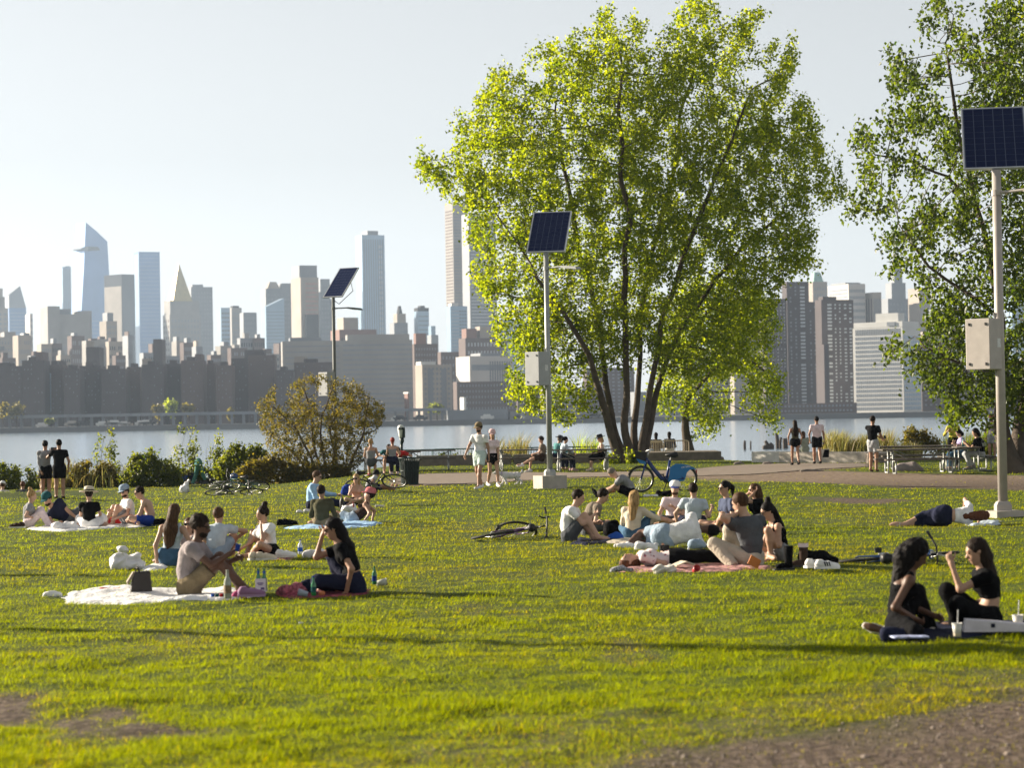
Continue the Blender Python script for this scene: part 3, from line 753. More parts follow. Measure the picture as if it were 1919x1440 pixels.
def wood_mesh(name, N, par, r, mat, parent, nside=6, minr=0.0):
    V, Fc = [], []
    kids = {}
    for i, p in enumerate(par):
        if p >= 0: kids.setdefault(p, []).append(i)
    main = {p: max(c, key=lambda i: r[i]) for p, c in kids.items()}
    starts = [i for i in range(len(par)) if par[i] < 0 or main[par[i]] != i]
    for s in starts:
        ch = [par[s]] if par[s] >= 0 else []
        i = s; ch.append(i)
        while i in main: i = main[i]; ch.append(i)
        if len(ch) < 2: continue
        rr = [min(r[k], r[s] * 1.05) for k in ch]
        if max(rr) < minr: continue
        ns = nside if rr[0] > .03 else 3
        o = len(V); px = None
        for q, k in enumerate(ch):
            d = unit(N[ch[min(q + 1, len(ch) - 1)]] - N[ch[max(q - 1, 0)]])
            if px is None: px = basis(d)[0]
            px = unit(px - d * np.dot(px, d)); py = np.cross(d, px)
            for j in range(ns):
                a = 2 * math.pi * j / ns
                V.append(N[k] + rr[q] * (math.cos(a) * px + math.sin(a) * py))
        for q in range(len(ch) - 1):
            for j in range(ns):
                Fc.append((o + q * ns + j, o + q * ns + (j + 1) % ns, o + (q + 1) * ns + (j + 1) % ns, o + (q + 1) * ns + j))
    return np_mesh(name, np.array(V), np.array(Fc), mat, parent, smooth=True)
def leaf_mesh(name, C, size, mat, parent, rng, tint, aspect=.8, droop=.35):
    """folded pointed leaves: two triangles each side of the midrib"""
    n = len(C)
    ax = rng.normal(0, 1, (n, 3)); ax[:, 2] -= droop * 1.5; ax /= np.linalg.norm(ax, axis=1)[:, None]
    sd = np.cross(ax, rng.normal(0, 1, (n, 3))); sd /= np.linalg.norm(sd, axis=1)[:, None] + 1e-9
    up = np.cross(sd, ax)
    s = size * rng.uniform(.65, 1.25, n)[:, None]
    a = C - ax * s * .35; b = C + ax * s * .65
    l = C + sd * s * .5 * aspect + up * s * .16 - ax * s * .08; r = C - sd * s * .5 * aspect + up * s * .16 - ax * s * .08
    V = np.stack([a, r, b, l], 1).reshape(-1, 3)
    i = np.arange(n)[:, None] * 4
    Fa = np.concatenate([i + np.array([[0, 1, 2]]), i + np.array([[0, 2, 3]])], 1).reshape(-1, 3)
    return np_mesh(name, V, Fa, mat, parent, tint=np.repeat(tint, 4, 0))
def tree(name, base, label, cat, lines, att, step, infl, kill, leaf, per, spread, lmat, bark, tip=.007, expo=2.4, up=.12, group=None, seed=1, last=4, maxn=9000, droop=.35, tintv=.22, minr=0, rmax=None, base_r=0):
    rng = np.random.default_rng(seed)
    root = thing(name, base, label, cat, group)
    lines = [((l[0], [q - base for q in l[1]]) if isinstance(l, tuple) else [q - base for q in l]) for l in lines]
    prim = []; pts, par = limb_chains(lines, step, prim)
    N, par = colonize(pts, par, np.asarray(att) - base, step, infl, kill, up=up, maxn=maxn, rng=rng)
    r = branch_radii(par, tip, expo)
    if rmax: r = np.minimum(r, rmax)
    if base_r:
        k = max(prim); zz = N[:k, 2] / max(1e-3, N[:k, 2].max()); fl = 1 + .5 * np.exp(-N[:k, 2] / .35); r[:k] = np.maximum(r[:k], base_r * np.clip(1 - 1.02 * zz, .02, 1) ** 1.7 * fl)
    wood_mesh('trunk', N, par, r, bark, root, minr=minr)
    # leaves sit on the outer twigs only
    depth = np.zeros(len(par), int)
    for i in range(len(par) - 1, -1, -1):
        if par[i] >= 0: depth[par[i]] = max(depth[par[i]], depth[i] + 1)
    tw = np.nonzero((depth < last) & (np.arange(len(par)) >= len(pts)))[0]
    k = rng.poisson(per, len(tw)); C = np.repeat(N[tw], k, 0)
    pd = np.repeat(N[tw] - N[par[tw]], k, 0)
    C = C + pd * rng.uniform(-.5, 1.2, (len(C), 1)) + rng.normal(0, spread, C.shape) * np.array([.85, .85, 1.35])
    tv = np.repeat(rng.normal(0, tintv * .6, len(tw)), k) + rng.normal(0, tintv, len(C))
    tint = np.clip(1 + tv[:, None] * np.array([1.15, .85, .5]), .35, 1.9)
    leaf_mesh('crown', C, leaf, lmat, root, rng, tint, droop=droop)['kind'] = 'stuff'
    return root
def inpoly(poly, x, y): return sdist(np.array(poly, float), x, y)
def crown_points(poly, Y, n, thick, seed, gap=.0, gs=.022, edge=18, ys=.45):
    """points filling a crown whose outline was traced; its depth grows from the rim inwards"""
    rng = np.random.default_rng(seed); poly = np.array(poly, float)
    lo, hi = poly.min(0), poly.max(0); out = []
    while len(out) < n:
        x = rng.uniform(lo[0], hi[0], 4000); y = rng.uniform(lo[1], hi[1], 4000)
        d = -sdist(poly, x, y) + edge * 2 * (VN.fbm(x * .03, y * .03, seed, 3) - .5)
        t = thick * np.sqrt(np.clip(d / 150, 0, 1)); dy = rng.uniform(-1, 1, 4000) * t
        g = VN.fbm((x - (700 - y) * .12) * gs * 1.25, y * gs * ys, dy * .35 + seed * 3.1, 3)
        ok = (d > 0) & (g > gap)
        for a, b, c in zip(x[ok], y[ok], dy[ok]): out.append(P(a, b, Y + c))
    return np.array(out[:n])

BARK = M('bark', (.085, .065, .05), .95, .3, 3, .02, 14)
LEAF_GREEN = leaf_mat('poplar_leaf', (.074, .105, .006), (.50, .58, .008), .54)
LEAF_DARK = leaf_mat('maple_leaf', (.042, .065, .010), (.19, .26, .010), .45)
LEAF_OLIVE = leaf_mat('shrub_leaf', (.11, .095, .022), (.32, .26, .02), .45)
LEAF_BUSH = leaf_mat('bush_leaf', (.07, .09, .012), (.36, .40, .015), .42)
LEAF_REED = leaf_mat('reed_blade', (.22, .20, .07), (.38, .33, .08), .4)
TWIG = M('twig', (.11, .08, .06), .9, .2, 5)

def px_line(pts, Y): return [P(p[0], p[1], Y + (p[2] if len(p) > 2 else 0)) for p in pts]
def big_trees():
    Y = 98.0
    base = G(1178, 868); Y = base[1]
    lines = [
        px_line([(1164, 868, -.2), (1144, 800, -.6), (1128, 735, -1.0), (1102, 665, -1.6), (1060, 590, -2.4), (1000, 520, -2.8)], Y),
        px_line([(1172, 868, .1), (1152, 790, .4), (1134, 700, .8), (1112, 580, 1.4), (1085, 450, 2.0), (1050, 300, 2.4), (1040, 190, 2.2)], Y),
        px_line([(1183, 868, -.3), (1176, 780, -.6), (1171, 660, -1.0), (1166, 560, -1.3), (1180, 420, -1.5), (1160, 230, -1.0), (1165, 80, -.6)], Y),
        px_line([(1190, 868, .2), (1194, 770, .6), (1200, 650, 1.2), (1206, 560, 1.5), (1236, 430, 1.8), (1262, 300, 1.6), (1300, 110, 1.0)], Y),
        px_line([(1198, 868, -.1), (1212, 780, -.3), (1228, 680, -.5), (1250, 580, -.6), (1290, 450, -.9), (1345, 330, -1.2), (1410, 170, -1.0)], Y),
        px_line([(1203, 868, .1), (1220, 780, .5), (1248, 670, 1.0), (1310, 560, 1.6), (1380, 480, 2.0), (1460, 400, 2.2)], Y),
    ]
    poly = [(776, 330), (788, 266), (802, 300), (818, 268), (836, 306), (852, 262), (862, 216), (880, 232), (902, 165), (930, 104), (944, 140), (975, 150), (990, 112), (1015, 118), (1030, 90), (1056, 80), (1080, 62), (1096, 88), (1118, 40), (1150, 8), (1180, -6), (1192, 50), (1200, 96), (1214, 108), (1226, 74), (1262, 50), (1290, 4), (1330, -8), (1342, 40), (1362, 60), (1384, 22), (1418, 8), (1432, 62), (1440, 110), (1456, 92), (1480, 62), (1496, 112), (1500, 172), (1524, 200), (1530, 262),
            (1566, 290), (1560, 330), (1584, 352), (1562, 404), (1530, 420), (1548, 446), (1512, 470), (1534, 500), (1490, 520), (1455, 540), (1440, 600), (1400, 680), (1340, 720), (1250, 700), (1180, 690), (1080, 690), (1010, 660), (985, 690), (930, 690), (940, 640), (900, 600), (922, 560), (880, 530), (905, 490), (868, 450), (884, 410), (846, 372), (822, 352), (800, 350)]
    att = crown_points(poly, Y, 4300, 4.6, 3, gap=.42, edge=6)
    low = crown_points([(925, 560), (1010, 540), (1120, 600), (1130, 700), (1090, 800), (1050, 790), (1000, 775), (965, 760), (945, 760), (950, 720), (975, 690), (930, 640)], Y, 620, 2.8, 9, gap=.40, edge=10)
    att = np.concatenate([att, low])
    tree('cottonwood_tree', base, 'large bright green tree with several trunks rising from one base, centre of the park', 'tree', lines, att,   .32, 3.2, .37, .14, 37, .14, LEAF_GREEN, BARK,
         tip=.009, expo=2.15, up=.36, seed=4, last=4, maxn=13000, rmax=.34, base_r=.185)
    # second tree behind, its crown hangs to the right of the first
    b2 = G(1291, 858); Y2 = b2[1]
    l2 = [px_line([(1291, 860), (1291, 790), (1288, 720, .2), (1300, 640, .3), (1340, 560, .2), (1380, 500, 0)], Y2), (1, px_line([(1290, 740), (1340, 690, -1), (1400, 640, -1.6), (1440, 600, -1.8)], Y2)), (1, px_line([(1288, 730), (1250, 690, 1), (1230, 640, 1.4)], Y2))]
    p2 = [(1215, 700), (1235, 600), (1290, 540), (1380, 520), (1440, 560), (1462, 600), (1440, 640), (1462, 680), (1470, 730), (1440, 760), (1462, 790), (1430, 802), (1395, 770), (1370, 795), (1340, 815), (1310, 800), (1285, 770), (1240, 780), (1222, 750)]
    tree('cottonwood_tree', b2, 'second yellow green tree with one thick trunk, behind and right of the big tree', 'tree', l2, crown_points(p2, Y2, 760, 3.4, 21, gap=.40, edge=18), .32, 3.2, .40, .13, 44, .17, LEAF_GREEN, BARK,
         tip=.012, expo=2.1, up=.0, seed=5, last=5, maxn=5000, rmax=.27, base_r=.26)
    # dark tree at the right edge
    b3 = G(1888, 888); Y3 = b3[1]
    l3 = [px_line([(1896, 892), (1886, 800), (1880, 700, .4), (1872, 600, .6), (1850, 480, .8), (1820, 340, .8), (1790, 200, .6), (1770, 80, .4)], Y3), px_line([(1908, 892, .3), (1915, 800, .4), (1930, 700, .6), (1950, 560, .8), (1960, 400, .9), (1940, 200, .8), (1935, 40, .6)], Y3),
          (1, px_line([(1868, 580), (1800, 545, -.6), (1740, 500, -1.0), (1680, 420, -1.2)], Y3)), (1, px_line([(1835, 400), (1780, 330, .6), (1700, 300, 1.0), (1640, 290, 1.0)], Y3)), (1, px_line([(1878, 700), (1800, 680, -.8), (1730, 650, -1.0)], Y3))]
    p3 = [(1590, 250), (1620, 225), (1650, 250), (1660, 180), (1672, 110), (1700, 80), (1720, 95), (1730, 20), (1755, -30), (1790, 10), (1820, 20), (1850, -20), (2060, -60), (2080, 700), (1980, 820), (1900, 790), (1790, 800), (1745, 770), (1770, 740), (1720, 715), (1700, 670), (1660, 655), (1700, 625), (1760, 600), (1730, 560), (1690, 560), (1655, 520), (1640, 470), (1600, 430), (1590, 380), (1610, 330)]
    tree('maple_tree', b3, 'dark leaved tree with loose hanging foliage at the right edge of the picture', 'tree', l3, np.concatenate([crown_points(p3, Y3, 1500, 3.4, 33, gap=.47, gs=.026, edge=20, ys=.8), crown_points([(1720, 640), (1760, 560), (1850, 520), (1990, 520), (1990, 780), (1900, 800), (1800, 790), (1740, 720)], Y3, 900, 3.0, 35, gap=.42, edge=14), crown_points([(1790, 60), (1850, 240), (1800, 420), (1850, 520), (2000, 500), (2000, 60)], Y3, 700, 3.0, 37, gap=.42, edge=14)]), .30, 3.0, .38, .14, 27, .14, LEAF_DARK, BARK,
         tip=.009, expo=2.25, up=.05, seed=8, last=4, maxn=11000, droop=.8, rmax=.34, base_r=.30)
    p4 = [(1800, -60), (1850, 20), (1905, 120), (1880, 200), (2010, 220), (2080, -100)]
    b4 = G(1990, 872); Y4 = b4[1]
    l4 = [px_line([(1990, 875), (1985, 600), (1965, 350, .3), (1940, 150, .5), (1930, -20, .5)], Y4)]
    tree('willow_tree', b4, 'yellow green tree with hanging twigs showing only at the top right corner', 'tree', l4, crown_points([(1872, -40), (1878, 40), (1885, 120), (1875, 180), (1905, 205), (2010, 220), (2080, -100)], Y4, 420, 2.5, 41, gap=.35), .34, 3.2, .42, .16, 10, .17, LEAF_GREEN, BARK,
         tip=.010, expo=2.2, up=-.1, seed=9, last=5, maxn=5000, droop=.9, rmax=.22)
big_trees()

def fan_lines(base, n, spread, h, rng, y=.6):
    out = []
    for k in range(n):
        a = (k + .5) / n * 2 - 1 + rng.normal(0, .08)
        dx = a * spread; dy = rng.normal(0, spread * y)
        p = [base + np.array([a * .12, rng.normal(0, .1), -.05])]
        for t in (.35, .7, 1.0): p.append(base + np.array([dx * t ** 1.15 + rng.normal(0, .08), dy * t, h * (t ** .85) * rng.uniform(.85, 1.0)]))
        out.append(p)
    return out
def shrubs():
    rng = np.random.default_rng(17)
    b = G(600, 898); b[1] = b[1]; Y = b[1]
    poly = [(490, 800), (478, 760), (500, 740), (520, 722), (545, 718), (575, 703), (610, 705), (640, 712), (668, 722), (690, 735), (716, 755), (722, 790), (700, 830), (690, 870), (640, 890), (560, 888), (500, 850)]
    lines = [px_line([(600, 898), (585, 850, -.2), (555, 800, -.4), (520, 765, -.5)], Y), px_line([(606, 898), (598, 850, .3), (590, 800, .4), (575, 740, .5)], Y), px_line([(612, 898), (610, 840), (604, 780, -.3), (622, 730, -.4)], Y),
             px_line([(620, 898), (628, 850, -.1), (620, 800, .2), (645, 750, .3)], Y), px_line([(646, 895), (662, 850), (676, 815, -.1), (684, 775, -.2), (690, 745, -.2)], Y), (1, px_line([(676, 815), (700, 805, .2), (716, 790, .2)], Y)), px_line([(590, 898), (560, 858, .3), (530, 830, .5), (500, 800, .6)], Y)]
    tree('bare_shrub', b, 'large round shrub with many thin bare stems and small olive and orange leaves', 'shrub', lines, crown_points(poly, Y, 2100, 1.9, 51, gap=.33, gs=.03, edge=9), .11, 1.2, .15, .072, 13, .06, LEAF_OLIVE, TWIG,
         tip=.006, expo=2.2, up=.06, seed=10, last=5, maxn=9000, tintv=.3, rmax=.09)
    def bush(px0, px1, ytop, ybase, Y, n, leafm, label, seed, name='bush', cat='bush', leaf=.11, per=26, group=None, gap=.34, spread=.07, thick=1.1, step=.12):
        r2 = np.random.default_rng(seed); cx = (px0 + px1) / 2; bb = P(cx, ybase, Y); bb[2] = float(gz(bb[0], Y))
        k = 11; top = [(px0 + (px1 - px0) * i / (k - 1), ytop + (ybase - ytop) * (.55 * abs(i / (k - 1) * 2 - 1) ** 2.2 + r2.uniform(0, .22))) for i in range(k)]
        poly = [(px0, ybase)] + top + [(px1, ybase)]
        hh = (ybase - ytop) * Y / F_PX; ww = (px1 - px0) * Y / F_PX / 2
        return tree(name, bb, label, cat, fan_lines(bb, 7, ww * .8, hh * .75, r2, .35), crown_points(poly, Y, n, thick, seed, gap=gap, gs=.035, edge=5), step, 1.3, step * 1.3, leaf, per, spread, leafm, TWIG, tip=.006, up=.05, seed=seed, last=4, maxn=3500, group=group, rmax=.04)
    g = 'bushes along the river bank'
    bush(-50, 84, 862, 928, 93, 900, LEAF_BUSH, 'leafy bank bush at the far left edge', 61, group=g)
    bush(40, 165, 876, 930, 95, 760, LEAF_OLIVE, 'low olive bank bush behind the two people taking a photo', 62, group=g)
    bush(110, 240, 862, 926, 94, 900, LEAF_OLIVE, 'yellowish bank bush with dry stems, right of the two people taking a photo', 63, group=g)
    bush(198, 272, 856, 922, 95, 560, LEAF_BUSH, 'small bank bush left of the round dense one', 66, group=g)
    bush(226, 342, 844, 922, 93, 1100, LEAF_BUSH, 'round dense dark green bank bush', 64, group=g)
    bush(308, 420, 872, 916, 96, 640, LEAF_BUSH, 'bank bush behind the person bending over', 67, group=g)
    bush(402, 515, 828, 905, 94, 1100, LEAF_BUSH, 'green leafy bush at the left foot of the bare shrub', 65, group=g)
    bush(440, 565, 852, 905, 91, 760, LEAF_OLIVE, 'low olive bush in front of the bare shrub', 68, group=g)
    bush(530, 705, 868, 903, 91, 760, LEAF_OLIVE, 'low twiggy growth around the foot of the bare shrub', 72, group=g)
    bush(805, 905, 850, 872, 104, 260, LEAF_BUSH, 'low green bush behind the railing left of the walking couple', 69, group=g)
    bush(1128, 1205, 846, 878, 96.5, 360, LEAF_GREEN, 'small bright bush around the foot of the big tree', 70, group=g, thick=.8)
    bush(1655, 1765, 806, 846, 100, 420, LEAF_OLIVE, 'brownish bush behind the picnic tables on the right', 71, group=g)
    bush(1838, 1872, 790, 850, 98, 220, LEAF_GREEN, 'narrow light green bush beside the trunk of the right tree', 73, group=g)
    # saplings
    g = 'young saplings on the bank'
    for i, (px, yt, yb, w, lab) in enumerate([(196, 800, 905, 30, 'thin sapling with a bright leafy tip, left of the round bush'), (346, 795, 905, 34, 'pale green sapling behind the crouching person in blue'), (392, 806, 905, 36, 'loose pale green sapling leaning right, behind the bending person')]):
        Y = 95; bb = P(px, yb, Y); bb[2] = float(gz(bb[0], Y)); r2 = np.random.default_rng(80 + i)
        poly = [(px - w * .5, yb - 25), (px - w * .6, (yt + yb) / 2), (px - w * .3, yt + 8), (px + w * .1, yt), (px + w * .6, yt + 6), (px + w * .75, (yt + yb) / 2), (px + w * .3, yb - 30)]
        tree('sapling', bb, lab, 'sapling', [px_line([(px, yb), (px + 2, (yt + yb) / 2), (px + 6, yt + 10)], Y), px_line([(px + 2, yb), (px + 8, (yt + yb) / 2), (px + 16, yt + 22)], Y)], crown_points(poly, Y, 150, .5, 90 + i, gap=.42, gs=.05, edge=3), .14, 1.2, .18, .10, 20, .08, LEAF_BUSH, TWIG, tip=.005, seed=80 + i, last=4, maxn=900, group=g, rmax=.03)
    # reeds: upright blades in clumps
    def reeds(pxa, pxb, ytop, ybase, Y, n, label, seed, mat):
        r2 = np.random.default_rng(seed); bb = P((pxa + pxb) / 2, ybase, Y); bb[2] = float(gz(bb[0], min(Y, edge_y(bb[0]))))
        x = r2.uniform(0, 1, n); px = pxa + (pxb - pxa) * x
        hmax = (ybase - ytop) * Y / F_PX * (.45 + .6 * VN.fbm(x * 5, 0, seed, 3)) * r2.uniform(.4, 1.15, n)
        base = np.stack([(px - IMG_W / 2) / F_PX * Y - bb[0], r2.normal(0, .7, n), np.zeros(n)], -1)
        l = r2.normal(.12, .22, n); l2 = r2.normal(0, .2, n)
        mid = base + np.stack([l * hmax * .4, l2 * hmax * .4, hmax * .62], -1); tip = base + np.stack([l * hmax * 1.1, l2 * hmax * 1.1, hmax], -1)
        a = r2.uniform(0, 2 * math.pi, n); sd = np.stack([np.cos(a), np.sin(a), 0 * a], -1) * .016
        V = np.stack([base - sd, base + sd, mid + sd * .8, mid - sd * .8, tip], 1).reshape(-1, 3)
        i = np.arange(n)[:, None] * 5
        Fa = np.concatenate([i + np.array([[0, 1, 2]]), i + np.array([[0, 2, 3]]), i + np.array([[3, 2, 4]])], 1).reshape(-1, 3)
        t = np.clip(r2.normal(1, .25, (n, 1)) * np.array([[1.0, 1, .9]]) + r2.normal(0, .08, (n, 3)), .3, 1.8)
        o = np_mesh('reed_clump', V, Fa, mat, tint=np.repeat(t, 5, 0)); o.location = tuple(bb)
        tag(o, label, 'reeds', 'reeds along the water')
    reeds(1540, 1665, 788, 850, 97.5, 2600, 'tall yellow green reeds behind the sunlit concrete ledge', 101, LEAF_REED)
    reeds(1640, 1720, 808, 850, 98, 900, 'shorter dry reeds right of the tall clump, behind the person in black', 102, LEAF_REED)
    reeds(1770, 1850, 792, 850, 99, 900, 'pale feathery reeds near the person in yellow', 103, LEAF_BUSH)
    reeds(100, 250, 858, 918, 94.5, 700, 'thin dry stalks between the bank bushes on the left', 104, LEAF_REED)
    reeds(925, 985, 812, 872, 104, 420, 'thin yellow stalks behind the railing right of the walking couple', 105, LEAF_REED)
    reeds(1075, 1118, 800, 860, 105, 260, 'yellow green stalks behind the picnic table near the big tree', 106, LEAF_GREEN)
    # trees on the far shore
    g = 'distant trees on the far shore'
    for i, (px0, px1, yt, yb, m, lab) in enumerate([(-10, 20, 752, 790, LEAF_OLIVE, 'distant pale tree at the left edge of the far shore'), (14, 48, 758, 792, LEAF_OLIVE, 'distant dull green tree, second from the left edge'), (285, 308, 748, 778, LEAF_OLIVE, 'small distant yellow tree, left of three by the highway'),
            (306, 338, 745, 778, LEAF_GREEN, 'distant round golden tree, middle and largest of three by the highway'), (340, 368, 754, 780, LEAF_OLIVE, 'distant yellow tree, right of three by the highway'), (88, 104, 782, 798, LEAF_BUSH, 'tiny distant tree among the parked cars'), (425, 440, 765, 782, LEAF_OLIVE, 'tiny distant yellow tree further right by the highway'), (800, 838, 755, 775, LEAF_BUSH, 'dark distant tree left of the plain waterfront shed')]):
        Y = 1158 if i < 2 or i == 5 else 1175
        r2 = np.random.default_rng(120 + i); cx = (px0 + px1) / 2; bb = P(cx, yb, Y); bb[2] = LAND_Z; w = (px1 - px0) / 2 * Y / F_PX
        root = thing('tree', bb, lab, 'tree', g)
        ht = P(cx, yt, Y)[2] - LAND_Z
        mb = MB(); mb.tube([(0, 0, 0), (.1, 0, ht * .5), (0, 0, ht * .8)], [.35, .28, .12], 6); mb.build('trunk', BARK, root)
        n = 420; lob = r2.normal(0, .42, (7, 3)); c = lob[r2.integers(0, 7, n)] + r2.normal(0, .30, (n, 3)); c = c * np.array([w * .75, w * .75, ht * .26]) + np.array([0, 0, ht * .64])
        leaf_mesh('crown', c, 1.5, m, root, r2, np.clip(r2.normal(1.1, .2, (n, 1)) * np.ones((1, 3)), .5, 1.6))['kind'] = 'stuff'
shrubs()
# ================================================================== PARK FURNITURE
STEEL = M('galvanised_steel', (.33, .34, .33), .45, .10, 8, .001, 60, metal=.35)
STEELP = M('painted_post', (.40, .36, .33), .5, .08, 6, metal=.1)
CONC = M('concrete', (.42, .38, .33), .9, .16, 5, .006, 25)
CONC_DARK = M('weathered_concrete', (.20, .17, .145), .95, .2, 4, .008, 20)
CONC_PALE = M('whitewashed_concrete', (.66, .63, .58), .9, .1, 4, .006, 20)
CELL = M('solar_cell', (.006, .012, .045), .3, .2, 12, spec=.12)
PANEL_BACK = M('panel_backsheet', (.10, .12, .18), .4, .05, 5)
ALU = M('aluminium_frame', (.55, .57, .60), .35, .05, 5, metal=.6)
GREEN_PAINT = M('dark_green_paint', (.006, .022, .019), .45, .15, 6)
RAIL_GREEN = M('railing_green', (.03, .12, .10), .5, .1, 6)
PLANK = M('weathered_plank', (.115, .098, .082), .9, .3, 7, .004, 30)
TAN_RAIL = M('tan_railing', (.50, .42, .30), .6, .1, 6)
BLACKP = M('black_plastic', (.012, .012, .013), .5, .1, 6)
WOODPILE = M('old_pile_wood', (.07, .055, .045), .95, .3, 6, .02, 12)

def solar_lamp(label, px, pbase, az, arm_az, box_z, polemat, r=.075, foot=(.72, .66, .34), tilt=47, pw=1.08, ph=1.62, top=None, cable=False, low=False, at=None):
    b = G(px, pbase) if at is None else np.array([at[0], at[1], float(gz(*at))]); root = thing('solar_street_lamp', b, label, 'street lamp', 'solar street lamps in the park')
    fz = foot[2]
    mb = MB(); mb.box((0, 0, fz / 2 - .05), (foot[0], foot[1], fz + .1), rotz(math.radians(22))); mb.build('footing', CONC, root)
    mb = MB(); mb.lathe((0, 0, fz), [(r * 2.2, 0), (r * 2.2, .10), (r * 1.7, .16), (r * 1.15, .18)], 8 if not low else 4, xdir=(1, 1, 0)); mb.build('base_cover', polemat, root)
    H = top
    mb = MB(); mb.tube([(0, 0, fz), (0, 0, H * .5), (0, 0, H)], [r, r * .95, r * .9], 20); mb.build('pole', polemat, root, smooth=False)
    for p in root.children:
        if p.name.startswith('pole'):
            p.data.polygons.foreach_set('use_smooth', [len(f.vertices) == 4 for f in p.data.polygons])
    # panel
    a = math.radians(az); n = np.array([-math.sin(a), -math.cos(a), 0]); t = math.radians(tilt)
    nn = n * math.sin(t) + ZV3 * math.cos(t); wv = np.cross(ZV3, n); wv = -wv; sv = np.cross(nn, wv)
    if sv[2] < 0: sv = -sv
    R = np.stack([wv, sv, nn], 1); c = np.array([0, 0, H]) + sv * ph * .5 + nn * .05 + ZV3 * -.02
    mb = MB(); mb.box(c, (pw - .05, ph - .05, .03), R); panel = mb.build('panel', PANEL_BACK, root)
    mb = MB()
    for sx in (-1, 1): mb.box(c + wv * sx * (pw / 2 - .014), (.028, ph, .05), R)
    for sy in (-1, 1): mb.box(c + sv * sy * (ph / 2 - .014), (pw - .056, .028, .05), R)
    mb.build('frame', ALU, panel)
    cw, chh = (pw - .08) / 6, (ph - .08) / 10
    mb = MB(); mb.box((0, 0, 0), (cw - .014, chh - .014, .006)); cell0 = None
    for i in range(6):
        for j in range(10):
            q = c + wv * (i - 2.5) * cw + sv * (j - 4.5) * chh + nn * .0185
            if cell0 is None: cell0 = mb.build('cell', CELL, panel); o = cell0
            else: o = cell0.copy(); COL.objects.link(o); o.parent = panel
            mm = Matrix(R.tolist()).to_4x4(); mm.translation = Vector(q); o.matrix_local = mm
    mb = MB(); mb.tube([(0, 0, H - .15), np.array([0, 0, H + .02]), c - nn * .04 - sv * ph * .2], .03, 6); mb.box(c - nn * .04, (.08, ph * .8, .05), R); mb.box(c - nn * .045, (pw * .8, .06, .04), R); mb.build('bracket', STEEL, root)
    if cable:
        e = c - nn * .06 + sv * .3; mb = MB(); mb.tube([e, e + np.array([.22, 0, -.15]), e + np.array([.30, 0, -.5]), np.array([.22, 0, H - .25]), np.array([.02, 0, H - .1])], .015, 5); mb.build('cable', BLACKP, root)
    # control box with latches
    Rb = rotz(math.radians(48)); cb = np.array([-.30, -.06, box_z])
    mb = MB(); mb.box(cb, (.42, .50, .92), Rb); box = mb.build('control_box', STEELP if polemat is STEELP else M('grey_cabinet', (.36, .37, .38), .5, .06, 5), root)
    md = box.modifiers.new('edge', 'BEVEL'); md.width = .012; md.segments = 2
    for dz in (-.36, .36):
        for e in (.17, -.17):
            mb = MB(); mb.box(cb + Rb @ np.array([-.215, e, dz]), (.02, .03, .05), Rb); mb.build('latch', BLACKP, box)
    mb = MB(); mb.box(cb + Rb @ np.array([.10, -.252, .02]), (.11, .006, .16), Rb); mb.build('notice', M('notice_paper', (.62, .62, .62), .7, .25, 40), box)
    for dz in (.49, -.49):
        mb = MB(); mb.tube([(-.07, -.02, box_z + dz - .06), (-.10, -.03, box_z + dz + .08)], .02, 6); mb.build('conduit', STEEL, root)
    # arm and lamp head
    aa = math.radians(arm_az); d = np.array([math.cos(aa), math.sin(aa), 0]); z = H - .42
    mb = MB(); mb.tube([d * r * .5 + ZV3 * z, d * .62 + ZV3 * (z + .02)], .026, 8); mb.lathe((0, 0, z - .05), [(r * 1.12, 0), (r * 1.12, .1)], 14); mb.build('arm', polemat, root)
    e = d * .58 + ZV3 * (z + .01); dd = unit(d - ZV3 * .10); sd = np.cross(ZV3, dd); R2 = np.stack([dd, sd, np.cross(dd, sd)], 1)
    mb = MB(); mb.box(e + dd * .30, (.55, .26, .07), R2, taper=.72); mb.box(e + dd * .04, (.16, .10, .06), R2); lh = mb.build('lamp_head', polemat, root)
    mb = MB(); mb.box(e + dd * .33 - R2[:, 2] * .042, (.38, .18, .014), R2); mb.build('lens', M('lamp_lens', (.75, .72, .62), .3, 0, 1), lh)
    return root
ZV3 = np.array([0, 0, 1.0])
def lamps():
    def htop(px, pb, pt):
        b = G(px, pb); return P(px, pt, b[1])[2] - b[2]
    solar_lamp('tall solar street lamp with a broad panel at the right edge of the picture', 1880, 970, 9, -38, htop(1880, 970, 645) , STEELP, r=.088, foot=(.62, .55, .12), top=htop(1880, 970, 318), low=True, pw=1.16, ph=1.70)
    solar_lamp('solar street lamp with a leaning panel in front of the big tree', 1031, 915, 12, -40, htop(1031, 915, 691), STEEL, top=htop(1031, 915, 474))
    solar_lamp('solar street lamp rising behind the bare shrub on the left', 630, 893, 34, 0, htop(630, 893, 720), M('dull_post', (.13, .14, .13), .6, .1, 6), top=htop(630, 893, 558), cable=True, pw=.95, r=.07)
    solar_lamp('solar street lamp outside the left edge that casts the long thin shadow across the lawn', 0, 0, 62, -30, 3.6, STEEL, top=7.4, at=(-19.2, 30.2), r=.10)
